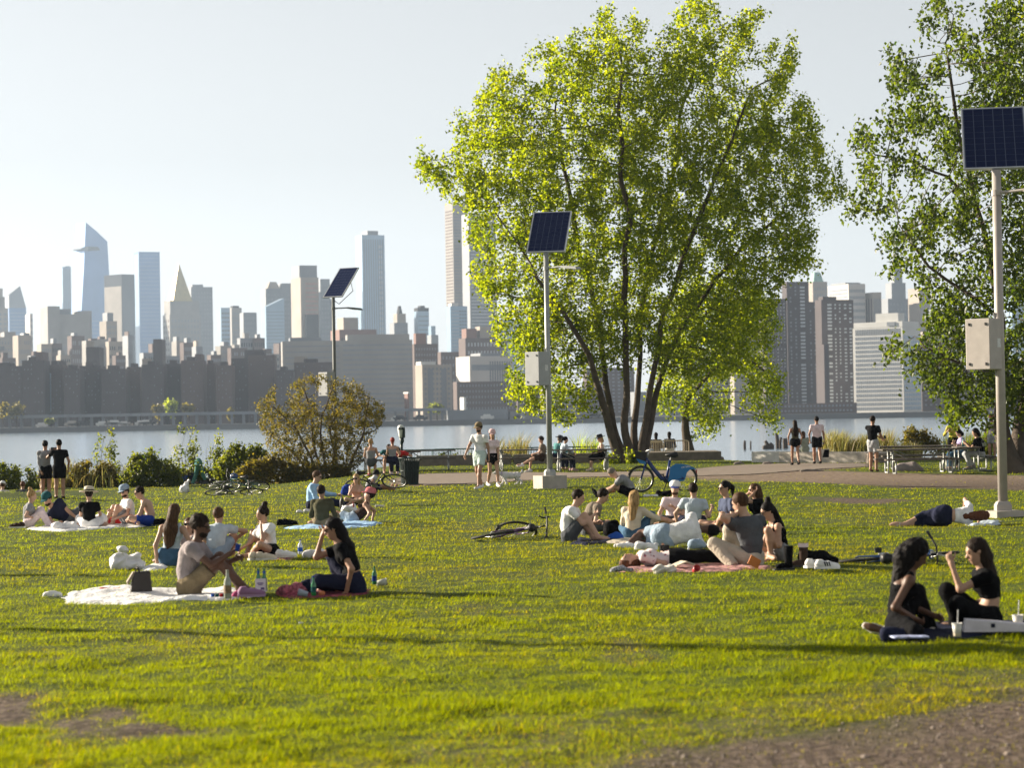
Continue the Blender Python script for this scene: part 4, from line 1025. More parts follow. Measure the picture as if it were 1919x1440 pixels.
def trash():
    b = G(768, 909); root = thing('trash_can', b, 'dark green slatted park trash can standing at the edge of the path', 'trash can')
    mb = MB(); mb.lathe((0, 0, .02), [(.225, 0), (.235, .3), (.25, .66), (.252, .70), (.0, .70)], 24); mb.build('liner', BLACKP, root, smooth=False)
    mb = MB()
    for k in range(30):
        a = 2 * math.pi * k / 30; q = np.array([math.cos(a), math.sin(a), 0])
        mb.tube([q * .245 + ZV3 * .0, q * .262 + ZV3 * .4, q * .288 + ZV3 * .70, q * .318 + ZV3 * .80], [.014] * 4, 4)
    tag(mb.build('slat', GREEN_PAINT, root), kind='stuff')
    for nm, rr, z in (('rim', .318, .795), ('hoop', .262, .42), ('base_ring', .25, .03)):
        mb = MB(); mb.tube([(rr * math.cos(2 * math.pi * k / 28), rr * math.sin(2 * math.pi * k / 28), z) for k in range(28)], .018, 6, closed=True); mb.build(nm, GREEN_PAINT, root, smooth=True)
def table(label, px, pb, ang, L=2.4, group='picnic tables along the path', Y=None):
    if Y is None: b = G(px, pb)
    else: b = P(px, 850, Y); b[2] = float(gz(b[0], Y))
    b[2] += .02
    root = thing('picnic_table', b, label, 'picnic table', group, rz=math.radians(ang))
    for k in range(5):
        mb = MB(); mb.box((0, (k - 2) * .152, .735), (L, .142, .045)); mb.build('plank', PLANK, root)
    for sy in (-1, 1):
        for k in range(2):
            mb = MB(); mb.box((0, sy * (.62 + k * .142), .44), (L, .132, .045)); mb.build('bench_plank', PLANK, root)
    for sx in (-.36, .36):
        x = sx * L; mb = MB()
        for dx in (-.05, .05):
            pass
        for sy in (-1, 1):
            mb.tube([(x, sy * .30, .70), (x, sy * .30, .05), (x + (.0), sy * .30, .03), (x, sy * .66, .03), (x, sy * .68, .08), (x, sy * .68, .41)], .026, 8)
            mb.tube([(x, sy * .30, .40), (x, sy * .78, .40)], .022, 6)
        mb.tube([(x, -.34, .69), (x, .34, .69)], .022, 6); mb.build('frame', STEEL, root, smooth=True)
        mb = MB(); mb.tube([(x, 0, .69), (x * .35, 0, .42)], .02, 6); mb.build('brace', STEEL, root, smooth=True)
    return root
def tables():
    table('picnic table behind the bare shrub and the trash can', 728, 886, 6)
    table('empty end of a picnic table right of the trash can', 806, 883, 2, L=1.9)
    table('picnic table with a person sitting sideways on its bench', 985, 883, 4)
    table('picnic table between the person in white and the black hat', 1092, 884, 3, L=2.3)
    table('front picnic table beside the person in black on the right', 1722, 889, 5)
    table('rear picnic table behind the front one on the right', 1725, 880, 2, L=2.8)
    table('picnic table with three people at the right edge by the lamp post', 1812, 884, 84, L=2.2)
def barrier(label, px, Y, ang, mat, w=2.15, hgt=1.05, name='railing', zoff=0.0, group='railings along the water'):
    b = P(px, 850, Y); b[2] = float(gz(b[0], Y)) + zoff
    root = thing(name, b, label, 'railing', group, rz=math.radians(ang))
    r = .10; pts = [(-w / 2, 0, .12), (-w / 2, 0, hgt - r), (-w / 2 + r * .3, 0, hgt - r * .3), (-w / 2 + r, 0, hgt), (w / 2 - r, 0, hgt), (w / 2 - r * .3, 0, hgt - r * .3), (w / 2, 0, hgt - r), (w / 2, 0, .12)]
    mb = MB(); mb.tube(pts, .024, 8); mb.tube([(-w / 2, 0, .2), (w / 2, 0, .2)], .02, 6); mb.build('frame', mat, root, smooth=True)
    mb = MB()
    for k in range(1, 18): mb.tube([(-w / 2 + w * k / 18, 0, .2), (-w / 2 + w * k / 18, 0, hgt - .01)], .009, 5)
    tag(mb.build('bar', mat, root), kind='stuff')
    for sx in (-1, 1):
        mb = MB(); mb.tube([(sx * w * .42, -.28, .02), (sx * w * .42, -.1, .14), (sx * w * .42, .1, .14), (sx * w * .42, .28, .02)], .02, 6); mb.build('foot', mat, root)
    return root
def rails_walls():
    barrier('green railing section right of the trash can', 798, 104, 0, RAIL_GREEN, zoff=-.45)
    barrier('green railing section with bushes behind, left of the walking couple', 858, 104, 0, RAIL_GREEN, zoff=-.45)
    barrier('green railing section directly behind the walking couple', 920, 104, 0, RAIL_GREEN, zoff=-.45)
    barrier('green railing section behind the person sitting sideways', 985, 104, 0, RAIL_GREEN, zoff=-.45)
    barrier('green railing section behind the middle street lamp', 1042, 104, 0, RAIL_GREEN, zoff=-.45)
    barrier('green railing section behind the person in the black hat', 1120, 104, 0, RAIL_GREEN, zoff=-.45)
    barrier('light tan railing section in front of two people in dark clothes', 1254, 101.5, 8, TAN_RAIL, w=1.7, hgt=.86, zoff=-.04)
    barrier('short light tan railing section next to the big trunk', 1224, 102.5, -14, TAN_RAIL, w=.9, hgt=.82, zoff=-.06)
    def wall(label, px0, px1, Y, h, d, mat, name='low_wall', turn=0.0):
        a = P(px0, 860, Y); c = P(px1, 860, Y); zb = float(gz((a[0] + c[0]) / 2, Y))
        mb = MB(); L = (c[0] - a[0]) / math.cos(math.radians(turn)); mb.box((0, d / 2, h / 2 - .1), (L, d, h + .2)); o = mb.build(name, mat)
        o.location = ((a[0] + c[0]) / 2, Y, zb); o.rotation_euler = (0, 0, -math.radians(turn)); md = o.modifiers.new('edge', 'BEVEL'); md.width = .02; md.segments = 2
        return tag(o, label, 'wall')
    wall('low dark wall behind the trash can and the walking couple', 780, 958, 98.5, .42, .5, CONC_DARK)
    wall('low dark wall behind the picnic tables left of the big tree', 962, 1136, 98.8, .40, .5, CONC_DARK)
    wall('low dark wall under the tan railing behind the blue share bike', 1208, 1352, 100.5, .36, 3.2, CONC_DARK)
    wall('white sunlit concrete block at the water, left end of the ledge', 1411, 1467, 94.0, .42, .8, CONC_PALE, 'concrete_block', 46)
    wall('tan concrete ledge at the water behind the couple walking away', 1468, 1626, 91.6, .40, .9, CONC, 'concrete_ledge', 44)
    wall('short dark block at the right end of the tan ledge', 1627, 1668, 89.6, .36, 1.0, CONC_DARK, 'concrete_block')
    # coin viewer
    b = P(753, 860, 99); b[2] = float(gz(b[0], 99)); root = thing('tower_viewer', b, 'coin viewer, white where lit and green in shade, on a post looking over the river', 'viewer')
    mb = MB(); mb.lathe((0, 0, 0), [(.16, 0), (.15, .06), (.07, .12), (.055, .8), (.065, 1.0)], 14); mb.build('post', GREEN_PAINT, root, smooth=True)
    mb = MB(); mb.tube([(0, 0, .95), (.03, 0, 1.08), (.0, 0, 1.2)], [.06, .085, .10], 10); mb.build('yoke', GREEN_PAINT, root, smooth=True)
    mb = MB(); mb.lathe((-.02, 0, 1.18), [(.07, 0), (.12, .12), (.165, .34), (.17, .46), (.13, .54), (.0, .57)], 16, sy=.8); hd = mb.build('viewer_head', M('viewer_white', (.70, .72, .70), .4, .05, 5), root, smooth=True)
    for sx in (-.07, .05):
        mb = MB(); mb.lathe((sx, -.10, 1.58), [(.05, 0), (.055, .10), (.04, .10)], 10, axis=(0, -1, .1)); mb.build('eyepiece', GREEN_PAINT, hd)
    mb = MB(); mb.box((.10, .02, 1.42), (.10, .30, .42)); mb.build('shaded_side', GREEN_PAINT, hd)  # white head, dark green box: lit and shaded sides put into colour
    # old piles in the water
    rr = random.Random(3); g = 'old timber piles standing in the river'
    for px, yt, yb, wpx, lab in [(1396, 826, 843, 5, 'thin stump at the far left of the old piles in the river'), (1407, 827, 843, 3, 'thinnest leaning pile, second from the left in the river'), (1457, 812, 841, 7, 'tallest old pile in the river'), (1463, 820, 841, 5, 'pile close behind the tallest one in the river'), (1472, 822, 841, 10, 'thick pile at the right end of the group in the river')]:
        Y = (CAM_Z - WATER_Z) / -ray(px, yb)[2]; b = P(px, yb, Y); h = (yb - yt) * Y / F_PX; r = wpx * Y / F_PX / 2
        mb = MB(); mb.tube([(0, 0, -1), (rr.uniform(-.05, .05), 0, h * .5), (rr.uniform(-.1, .1), 0, h)], [r * 1.05, r, r * .88], 9); o = mb.build('timber_pile', WOODPILE); o.location = tuple(b); tag(o, lab, 'pile', g)
    Y = (CAM_Z - WATER_Z) / -ray(1440, 842)[2]; b = P(1440, 842, Y)
    mb = MB(); mb.prism([(-.7, -.5), (.55, -.5), (.62, .45), (.3, .75), (.1, .55), (-.25, 1.0), (-.45, .85), (-.3, .5), (-.62, .35)], -.5, .5); o = mb.build('broken_crib', WOODPILE); o.location = tuple(b); tag(o, 'broken timber crib sticking out of the river left of the tallest pile', 'timber crib')
    # boulders
    g = 'boulders by the path'
    for px, pb, w, h, lab in [(1702, 884, 50, 20, 'grey boulder lying before the front picnic table on the right'), (1438, 871, 16, 6, 'small dark stone before the white concrete block'), (1385, 871, 20, 6, 'flat dark stone at the water edge left of the white block'), (1520, 884, 60, 5, 'low stony lump at the edge of the worn path'), (1340, 862, 34, 10, 'dark rounded rock at the right end of the wall under the tan railing')]:
        b = G(px, pb); S = b[1] / F_PX; f = Field([rc((-w * S * .3, 0, 0), (w * S * .3, 0, 0), h * S * .8, h * S * .7)], .03)
        f.add(rc((-w * S * .3, 0, 0), (w * S * .15, 0, h * S * .12), h * S * .75, h * S * .8), .05); f.add(rc((0, .05, 0), (w * S * .38, 0, 0), h * S * .7, h * S * .5), .05); f.warp(.02, 14, px); V, Q = f.mesh()
        o = np_mesh('boulder', V, Q, CONC_DARK if px != 1702 else M('grey_rock', (.26, .22, .21), .95, .25, 5, .01, 18), smooth=True); o.location = tuple(b); tag(o, lab, 'rock', g)
# bodies of Field and rc come with the people further down, so this part is called from there
def furniture():
    lamps(); trash(); tables(); rails_walls()
# ================================================================== PEOPLE
ZV = np.array([0, 0, 1.0])
class Field:
    """smoothly joined round solids sampled on a grid and turned into one surface"""
    def __init__(s, prims, h, extra=.05):
        los, his = [], []
        for p in prims:
            c0, c1, r = p['bb']; los.append(np.minimum(c0, c1) - r - extra); his.append(np.maximum(c0, c1) + r + extra)
        s.h = h; s.o = np.min(los, 0); n = np.ceil((np.max(his, 0) - s.o) / h).astype(int) + 2
        s.ax = [s.o[i] + h * np.arange(n[i]) for i in range(3)]
        s.D = np.full(n, .25, np.float32)
    def block(s, p, pad):
        c0, c1, r = p['bb']; lo = np.minimum(c0, c1) - r - pad; hi = np.maximum(c0, c1) + r + pad
        sl = tuple(slice(max(0, int((lo[i] - s.o[i]) / s.h)), max(1, int((hi[i] - s.o[i]) / s.h) + 2)) for i in range(3))
        return sl, np.stack(np.meshgrid(*[s.ax[i][sl[i]] for i in range(3)], indexing='ij'), -1)
    def add(s, p, k, cuts=(), grow=0.0):
        sl, Q = s.block(p, k + .04)
        d = p['fn'](Q) - grow
        for c, n in cuts: d = np.maximum(d, (Q - c) @ n)
        D = s.D[sl]; t = np.clip(.5 + .5 * (D - d) / k, 0, 1)
        s.D[sl] = D * (1 - t) + d * t - k * t * (1 - t)
    def warp(s, amp, fr, seed=0.0):
        m = np.abs(s.D) < .06
        i = np.nonzero(m)
        x, y, z = (s.ax[a][i[a]] for a in range(3))
        s.D[m] += amp * (np.sin(x * fr + 2.1 * np.sin(z * fr * .63 + seed)) * np.sin(z * fr * .9 + 1.7 * np.sin(y * fr * .7 + seed)) + .5 * np.sin(y * fr * 1.7 + seed + x * fr * .8)).astype(np.float32)
    def mesh(s):
        D = s.D; n = np.array(D.shape); ins = D < 0
        ins[0] = ins[-1] = False; ins[:, 0] = ins[:, -1] = False; ins[:, :, 0] = ins[:, :, -1] = False
        cnt = np.zeros(n - 1, np.int8)
        cor = [(a, b, c) for a in (0, 1) for b in (0, 1) for c in (0, 1)]
        for a, b, c in cor: cnt += ins[a:n[0] - 1 + a, b:n[1] - 1 + b, c:n[2] - 1 + c]
        cells = np.nonzero((cnt > 0) & (cnt < 8)); m = len(cells[0])
        if m == 0: return np.zeros((0, 3)), np.zeros((0, 4), int)
        vid = np.full(n - 1, -1, np.int32); vid[cells] = np.arange(m)
        acc = np.zeros((m, 3)); num = np.zeros(m)
        for a, b, c in cor:
            for ax in range(3):
                o = [a, b, c]
                if o[ax]: continue
                e = list(o); e[ax] = 1
                d0 = D[cells[0] + o[0], cells[1] + o[1], cells[2] + o[2]]; d1 = D[cells[0] + e[0], cells[1] + e[1], cells[2] + e[2]]
                x = (d0 < 0) != (d1 < 0)
                t = np.where(x, d0 / np.where(x, d0 - d1, 1), 0)
                p = np.tile(np.array(o, float), (m, 1)); p[:, ax] += t
                acc += np.where(x[:, None], p, 0); num += x
        V = (np.stack(cells, 1) + acc / np.maximum(num, 1)[:, None]) * s.h + s.o
        quads = []
        for ax in range(3):
            u, w = [i for i in range(3) if i != ax]
            sl0 = [slice(1, n[i] - 1) for i in range(3)]; sl1 = list(sl0); sl0[ax] = slice(0, n[ax] - 1); sl1[ax] = slice(1, n[ax])
            A, B = ins[tuple(sl0)], ins[tuple(sl1)]
            g = np.nonzero(A != B)
            if not len(g[0]): continue
            base = [g[i] + (0 if i == ax else 1) for i in range(3)]
            def cell(du, dw):
                q = list(base); q[u] = base[u] - du; q[w] = base[w] - dw; return vid[q[0], q[1], q[2]]
            Q = np.stack([cell(1, 1), cell(0, 1), cell(0, 0), cell(1, 0)], 1)
            f = A[g] == (ax != 1)
            Q[~f] = Q[~f][:, ::-1]; quads.append(Q)
        Q = np.concatenate(quads); Q = Q[(Q >= 0).all(1)]
        return V, Q
def rc(a, b, ra, rb, flat=None, f=1.0):
    """rounded cone from a to b; flat/f squash it along one direction"""
    a, b = np.asarray(a, float), np.asarray(b, float); ab = b - a; L2 = max(1e-9, ab @ ab)
    def fn(Q):
        p = Q - a
        t = np.clip((p @ ab) / L2, 0, 1)[..., None]
        q = p - t * ab
        if flat is not None:
            e = (q @ flat)[..., None]; q = q + flat * e * (1 / f - 1)
        r = ra + (rb - ra) * t[..., 0]
        d = np.sqrt((q * q).sum(-1)) - r
        return d * (f ** .5 if flat is not None else 1)
    return {'fn': fn, 'bb': (a, b, max(ra, rb))}
def ell(c, R, rad):
    c = np.asarray(c, float); rad = np.asarray(rad, float)
    def fn(Q):
        p = (Q - c) @ R
        k0 = np.sqrt(((p / rad) ** 2).sum(-1)); k1 = np.sqrt(((p / rad ** 2) ** 2).sum(-1)) + 1e-6
        return k0 * (k0 - 1) / k1
    return {'fn': fn, 'bb': (c, c, rad.max())}
def ik(a, t, l1, l2, pole):
    """middle joint of a two-bone limb; returns joint and end"""
    d = t - a; L = np.linalg.norm(d); n = d / max(L, 1e-6)
    L = min(max(L, abs(l1 - l2) + .02), (l1 + l2) * .995); e = a + n * L
    x = (l1 * l1 - l2 * l2 + L * L) / (2 * L); hh = math.sqrt(max(0, l1 * l1 - x * x))
    p = np.asarray(pole, float); p = p - n * (p @ n); p = unit(p)
    return a + n * x + p * hh, e
SKIN = {k: M('skin_' + k, c, .5, .06, 25, spec=.35) for k, c in dict(light=(.50, .31, .22), warm=(.44, .265, .18), tan=(.36, .20, .13), brown=(.115, .058, .036), deep=(.11, .055, .035)).items()}
def hairm(name, c):
    m = M(name, c, .6, .55, 34, .006, 60, spec=.10); nt = m.node_tree; mp = nt.nodes.new('ShaderNodeMapping'); mp.inputs['Scale'].default_value = (1.6, 1.6, .22)
    tc = [n for n in nt.nodes if n.type == 'TEX_COORD'][0]; nt.links.new(tc.outputs['Object'], mp.inputs['Vector'])
    for n in nt.nodes:
        if n.type == 'TEX_NOISE': nt.links.new(mp.outputs[0], n.inputs['Vector'])
    return m
HAIRC = {k: hairm('hair_' + k, c) for k, c in dict(black=(.008, .006, .006), dark=(.022, .014, .010), brown=(.075, .04, .022), chestnut=(.11, .045, .022), blond=(.36, .23, .10), red=(.22, .035, .02), grey=(.20, .17, .14)).items()}
def cloth(name, c): return M('cloth_' + name, c, .9, .16, 9, .022, 17, spec=.10)
CL = dict(mauve=(.30, .26, .262), stone=(.46, .40, .32), khaki=(.21, .165, .10), black=(.004, .004, .005), navy=(.015, .018, .040), jeans=(.055, .115, .19), ltjeans=(.30, .38, .47), white=(.78, .77, .76), offwhite=(.62, .59, .53), ltblue=(.48, .55, .61), grey=(.25, .25, .26), dkgrey=(.085, .09, .10), greybrown=(.20, .165, .13), palegrey=(.42, .43, .45),
          teal=(.10, .26, .26), olive=(.075, .07, .04), pink=(.60, .42, .42), palepink=(.70, .58, .60), cream=(.62, .54, .42), mint=(.52, .62, .58), sky=(.34, .52, .74), blue=(.03, .10, .42), royal=(.02, .05, .26), lilac=(.36, .30, .50), yellow=(.50, .44, .08), red=(.50, .03, .03), peach=(.60, .36, .27), tealdeep=(.02, .09, .10), navyshirt=(.07, .085, .14), sage=(.28, .30, .24), darkbrown=(.05, .032, .025), coral=(.55, .17, .17))
CLOTH = {k: cloth(k, v) for k, v in CL.items()}
CLOTH['floral'] = CLOTH['white']
def floral_mat():
    m = M('floral_print', (.68, .60, .60), .9, 0, 1); nt = m.node_tree; b = nt.nodes['Principled BSDF']
    tc = nt.nodes.new('ShaderNodeTexCoord'); v = nt.nodes.new('ShaderNodeTexVoronoi'); v.inputs['Scale'].default_value = 16
    nt.links.new(tc.outputs['Object'], v.inputs['Vector']); r = nt.nodes.new('ShaderNodeValToRGB')
    r.color_ramp.elements[0].position = .22; r.color_ramp.elements[0].color = (.30, .09, .12, 1); r.color_ramp.elements[1].position = .34; r.color_ramp.elements[1].color = (.70, .62, .62, 1)
    nt.links.new(v.outputs['Distance'], r.inputs[0]); nt.links.new(r.outputs[0], b.inputs['Base Color']); return m
CLOTH['floral'] = floral_mat()
DARKLENS = M('dark_lens', (.01, .01, .012), .12, 0, 1, spec=.6)
EYE = M('eye_dark', (.02, .014, .01), .2, 0, 1)
LIP = M('lip', (.30, .10, .085), .5, 0, 1)
STRAW = M('straw', (.62, .55, .42), .8, .15, 60)
def sub(root, name, V, Q, mat, smooth=True, parent=None):
    if len(V) == 0: return None
    loc = np.array(root.location)
    return np_mesh(name, V - loc, Q, mat, parent or root, smooth=smooth)

def person(label, hip=None, at=None, face=0, sex='m', H=None, pose='cross', nk=None, lean=(0, 0), head=None, look=None, pitch=8, RH=None, LH=None, RE=None, LE=None, RF=None, LF=None, RK=None, LK=None,
           skin='light', hair='short', hc='dark', top=('tee', 'white'), bottom=('shorts', 'navy'), shoe=None, hat=None, glasses=False, beard=False, hz=None, seat=0.0, chest=None, curl=.05, cur=.5, spine=None, belly=None, group=None, hem=None, toes=None, toesL=None):
    H = H or (1.76 if sex == 'm' else 1.66)
    w = 1.0 if sex == 'm' else .90
    if hip is not None: A = G(*hip)
    else:
        px, Y = at; A = P(px, 800, Y); A[2] = float(gz(A[0], Y))
    A = A + np.array([0, 0, seat])
    Yd = A[1]; T = lambda t: P(t[0], t[1], Yd + (t[2] if len(t) > 2 else 0)) if isinstance(t, tuple) and (len(t) < 4) else np.asarray(t[:3])
    a = math.radians(face); F = np.array([math.cos(a), math.sin(a), 0])
    Lf = np.array([-F[1], F[0], 0])
    s = H / 1.75; hz0 = hz
    if nk is not None and spine is None and pose not in ('stand', 'walk'):
        z0 = (.10 if hz is None else hz) * (s if hz is None else 1); u_ = unit(T(nk) - A - ZV * z0)
        s = s * float(np.clip((T(nk)[2] - A[2]) / max(.1, z0 + .46 * s * u_[2]), .86, 1.04)) if u_[2] > .55 else s
    if hz is None: hz = {'stand': .925 * s, 'walk': .915 * s, 'bench': .10, 'kneel': .30, 'lie': .13}.get(pose, .105 * s)
    Pv = A + ZV * hz
    if spine is not None:
        up = unit(spine); F = unit(belly); F = unit(F - up * (F @ up)); Lf = np.cross(up, F)
    elif nk is not None: up = unit(T(nk) - Pv)
    else: up = unit(ZV + F * math.tan(math.radians(lean[0])) + Lf * math.tan(math.radians(lean[1])))
    TL = (.50 if pose in ('stand', 'walk', 'lie') else .465) * s; Nk = Pv + up * TL
    cF = F if chest is None else np.array([math.cos(math.radians(chest)), math.sin(math.radians(chest)), 0])
    cF = unit(cF - up * (cF @ up)); cL = np.cross(up, cF); pF = unit(F - up * (F @ up)); pL = np.cross(up, pF)
    Mid = (Pv + Nk) / 2 - cF * curl
    # head
    lk = math.radians(face if look is None else look)
    if spine is not None and look is None: hf0 = F.copy()
    else: hf0 = np.array([math.cos(lk) * math.cos(math.radians(pitch)), math.sin(lk) * math.cos(math.radians(pitch)), -math.sin(math.radians(pitch))])
    hd = unit(unit(T(head) - (T(nk) if nk is not None else Nk)) + up * .45 + ZV * (.25 if spine is None else 0)) if head is not None else unit(up * .8 + ZV * (.5 if spine is None else 0) + hf0 * .12)
    Hc = Nk + hd * .188 * s
    hu = unit(hd + (ZV * .5 if spine is None else 0)); hf = unit(hf0 - hu * (hf0 @ hu)); hf = unit(hf * math.cos(math.radians(pitch * .8)) - hu * math.sin(math.radians(pitch * .8))) if spine is None else hf
    hl = np.cross(hu, hf); hu = np.cross(hf, hl); HR = np.stack([hl, hf, hu], 1)
    hs = (1.0 if sex == 'm' else .95) * (s ** .5)
    hp = lambda l, f, u: Hc + (hl * l + hf * f + hu * u) * hs
    # limbs
    sh = [Nk - up * .055 * s + cL * q * .178 * s * w for q in (1, -1)]
    hj = [Pv + pL * q * .092 * s for q in (1, -1)]
    ua, fa, th, sn = .285 * s, .255 * s, .425 * s, .42 * s
    hands, elb = [], []
    for q, HT, HE in ((1, LH, LE), (-1, RH, RE)):
        i = 0 if q == 1 else 1; S0 = sh[i]
        if HT is None: HT = 'lap' if pose in ('cross', 'straight', 'kneel') else ('knee' if pose in ('knees', 'bench') else 'side')
        if isinstance(HT, str):
            t = {'lap': Pv + F * .24 + Lf * q * .10 + ZV * .10, 'knee': Pv + F * .36 + Lf * q * .15 + ZV * (.30 if pose == 'knees' else .10), 'prop': A - F * .30 + Lf * q * .24 + ZV * .05,
                 'side': S0 - ZV * .50 * s + Lf * q * .07 + F * .05, 'face': hp(q * .02, .115, -.06), 'down': S0 - ZV * .52 * s + F * .08, 'hips': Pv + Lf * q * .20 + ZV * .10, 'ears': hp(q * .09, .02, .05), 'reach': S0 + F * .42 - ZV * .18}[HT]
        else: t = T(HT)
        pole = (-ZV * .7 + Lf * q * .55 - F * .35) if HE is None else np.asarray(HE, float)
        e, wv = ik(S0, t, ua, fa, pole); elb.append(e); hands.append(wv)
    kn, an, td = [], [], []
    for q, FT, KP, TD in ((1, LF, LK, toesL or toes), (-1, RF, RK, toes)):
        i = 0 if q == 1 else 1; J = hj[i]; kp = ZV; d = F
        if FT is None:
            if pose == 'cross': t = A + F * (.30 if q == 1 else .22) * s - Lf * q * .13 + ZV * .075; kp = Lf * q * 1.0 + ZV * .25 + F * .2; d = -Lf * q + F * .2
            elif pose == 'knees': t = A + F * .50 * s + Lf * q * .13 + ZV * .085; kp = ZV
            elif pose == 'straight': t = A + F * .83 * s + Lf * q * .10 + ZV * .085; d = unit(F * .5 + ZV)
            elif pose == 'kneel': t = Pv - F * .12 + Lf * q * .10 - ZV * (hz - .06); kp = F * 1.0 - ZV * .5; d = -F
            elif pose == 'stand': t = A + Lf * q * .10 + ZV * .085; kp = F
            elif pose == 'walk': t = A + Lf * q * .08 + F * q * .20 + ZV * (.085 if q == 1 else .12); kp = F
            elif pose == 'bench': t = A - ZV * seat + F * .42 * s + Lf * q * .11 + ZV * .085; kp = F + ZV * .6
            else: t = J - up * .80 * s; kp = F
        else:
            t = T(FT); kp = F * .4 + ZV if pose not in ('stand', 'walk') else F
            if pose == 'straight': d = unit(F * .5 + ZV)
        if KP is not None: kp = np.asarray(KP, float)
        if TD is not None: d = np.asarray(TD, float)
        k, e = ik(J, t, th, sn, kp); kn.append(k); an.append(e); td.append(unit(d))
    dist = float(np.linalg.norm(A - CAM_POS)); h = float(np.clip(dist * .00051, .0128, .022))
    # ---- the naked figure as round solids
    R1 = dict(pel=.150, wai=.128, che=.148, upc=.105) if sex == 'm' else dict(pel=.152, wai=.108, che=.128, upc=.090)
    R1 = {k: v * s for k, v in R1.items()}
    q0, q1, q2, q3 = Pv + up * .02, Pv + (Mid - Pv) * .75, Mid + (Nk - Mid) * .40, Nk - up * .06
    torso = [(q0, q1, R1['pel'], R1['wai'], pF, .74), (q1, q2, R1['wai'], R1['che'], cF, .70), (q2, q3, R1['che'], R1['upc'], cF, .72)]
    def torso_p(g, lo=0): return [rc(x[0], x[1], x[2] + g, x[3] + g, x[4], x[5]) for x in torso[lo:]] + ([rc(sh[0], sh[1], .056 * s * w + g, .056 * s * w + g)] if g < .5 else []) + ([ell(q2 + cF * .055 + cL * z * .065 - up * .01, np.stack([cL, cF, up], 1), (.062 + g, .058 + g, .062 + g)) for z in (1, -1)] if sex == 'f' else [])
    legr = (.082 * s, .058 * s, .056 * s, .040 * s) if sex == 'm' else (.084 * s, .054 * s, .051 * s, .036 * s)
    armr = (.047 * s * w, .039 * s * w, .037 * s * w, .026 * s * w)
    P_ = torso_p(0)
    P_ += [rc(Pv + pL * .07 * z - pF * .02, hj[i] + (kn[i] - hj[i]) * .15, .105 * s, legr[0]) for i, z in ((0, 1), (1, -1))]
    P_ += [rc(Nk - up * .05, Hc - hu * .05, .056 * s * w, .050 * s * w)]
    hv = []
    for i in (0, 1):
        P_ += [rc(hj[i], kn[i], legr[0], legr[1]), rc(kn[i], kn[i] + (an[i] - kn[i]) * .35, legr[1] * .95, legr[2]), rc(kn[i] + (an[i] - kn[i]) * .35, an[i], legr[2], legr[3])]
        P_ += [rc(an[i] - td[i] * .035, an[i] + td[i] * .12 * s - unit(an[i] - kn[i]) * -.035, .036, .032), rc(an[i] + td[i] * .10 * s + unit(an[i] - kn[i]) * .035, an[i] + td[i] * .165 * s + unit(an[i] - kn[i]) * .045, .034, .024)]
        P_ += [rc(sh[i], elb[i], armr[0], armr[1]), rc(elb[i], hands[i], armr[2], armr[3])]
    P_ += [ell(hp(0, -.012, .028), HR, np.array([.076, .097, .092]) * hs), ell(hp(0, .022, -.042), HR, np.array([.060, .074, .074]) * hs), rc(hp(0, .050, -.088), hp(0, .062, -.092), .034 * hs, .026 * hs)]
    fine = [rc(hp(0, .088, .018), hp(0, .108, -.022), .010 * hs, .016 * hs), rc(hp(-.03, .078, .034), hp(.03, .078, .034), .014 * hs, .014 * hs), rc(hp(-.014, .088, -.056), hp(.014, .088, -.056), .011 * hs, .011 * hs)]
    fine += [ell(hp(z * .076, -.010, .0), HR, np.array([.012, .026, .034]) * hs) for z in (1, -1)]
    tubes = MB()
    for i in (0, 1):
        q = 1 if i == 0 else -1; dirn = unit(hands[i] - elb[i])
        if isinstance((LH, RH)[i], str) and (LH, RH)[i] == 'prop': dirn = unit(dirn * .3 + np.array([F[0] * -.2, F[1] * -.2, -.2]) + Lf * q * .4)
        inw = unit((Hc if hands[i][2] > Nk[2] - .15 else Pv) + F * .25 - hands[i]); pn = unit(inw - dirn * (inw @ dirn)); sd = np.cross(dirn, pn)
        z = s * (1 if sex == 'm' else .9); W = hands[i]
        P_.append(rc(W + dirn * .012, W + dirn * .080 * z, .030 * z, .040 * z, pn, .42))
        for j, (o, ln) in enumerate(((-.030, .070), (-.010, .080), (.010, .076), (.029, .060))):
            p0 = W + dirn * (.085 - abs(j - 1.5) * .006) * z + sd * o * z; pts = [p0 - dirn * .03]; pts.append(p0); ang = .15 + .10 * j
            for f in (.45, .32, .23):
                ang += cur * (.55 + .1 * j); pts.append(pts[-1] + (dirn * math.cos(ang) + pn * math.sin(ang)) * ln * f * z)
            tubes.tube(pts, [.0085 * z, .0090 * z, .0082 * z, .0075 * z, .0060 * z], 5)
        tdn = unit(dirn * .75 + sd * -q * .0 + sd * (-.75) * (1 if q == 1 else 1) + pn * .35); t0 = W + dirn * .025 * z - sd * .018 * z
        tubes.tube([t0, t0 + tdn * .035 * z, t0 + tdn * .06 * z + dirn * .006, t0 + (tdn * .075 + dirn * .022 + pn * .012) * z], [.012 * z, .0115 * z, .010 * z, .007 * z], 5)
    fld = Field(P_, h)
    for p in P_: fld.add(p, .028)
    for p in fine: fld.add(p, .012)
    V, Q = fld.mesh()
    o = len(V); tv = np.array(tubes.v); tf = []
    for f in tubes.f: tf += [f] if len(f) == 4 else [(f[0], f[k], f[k + 1], f[k + 1]) for k in range(1, len(f) - 1)]
    tq = [t for t in tf if len(set(t)) == 4]
    V = np.concatenate([V, tv]); Q = np.concatenate([Q, np.array(tq) + o])
    root = thing('person', A, label, 'person', group)
    sub(root, 'body', V, Q, SKIN[skin])
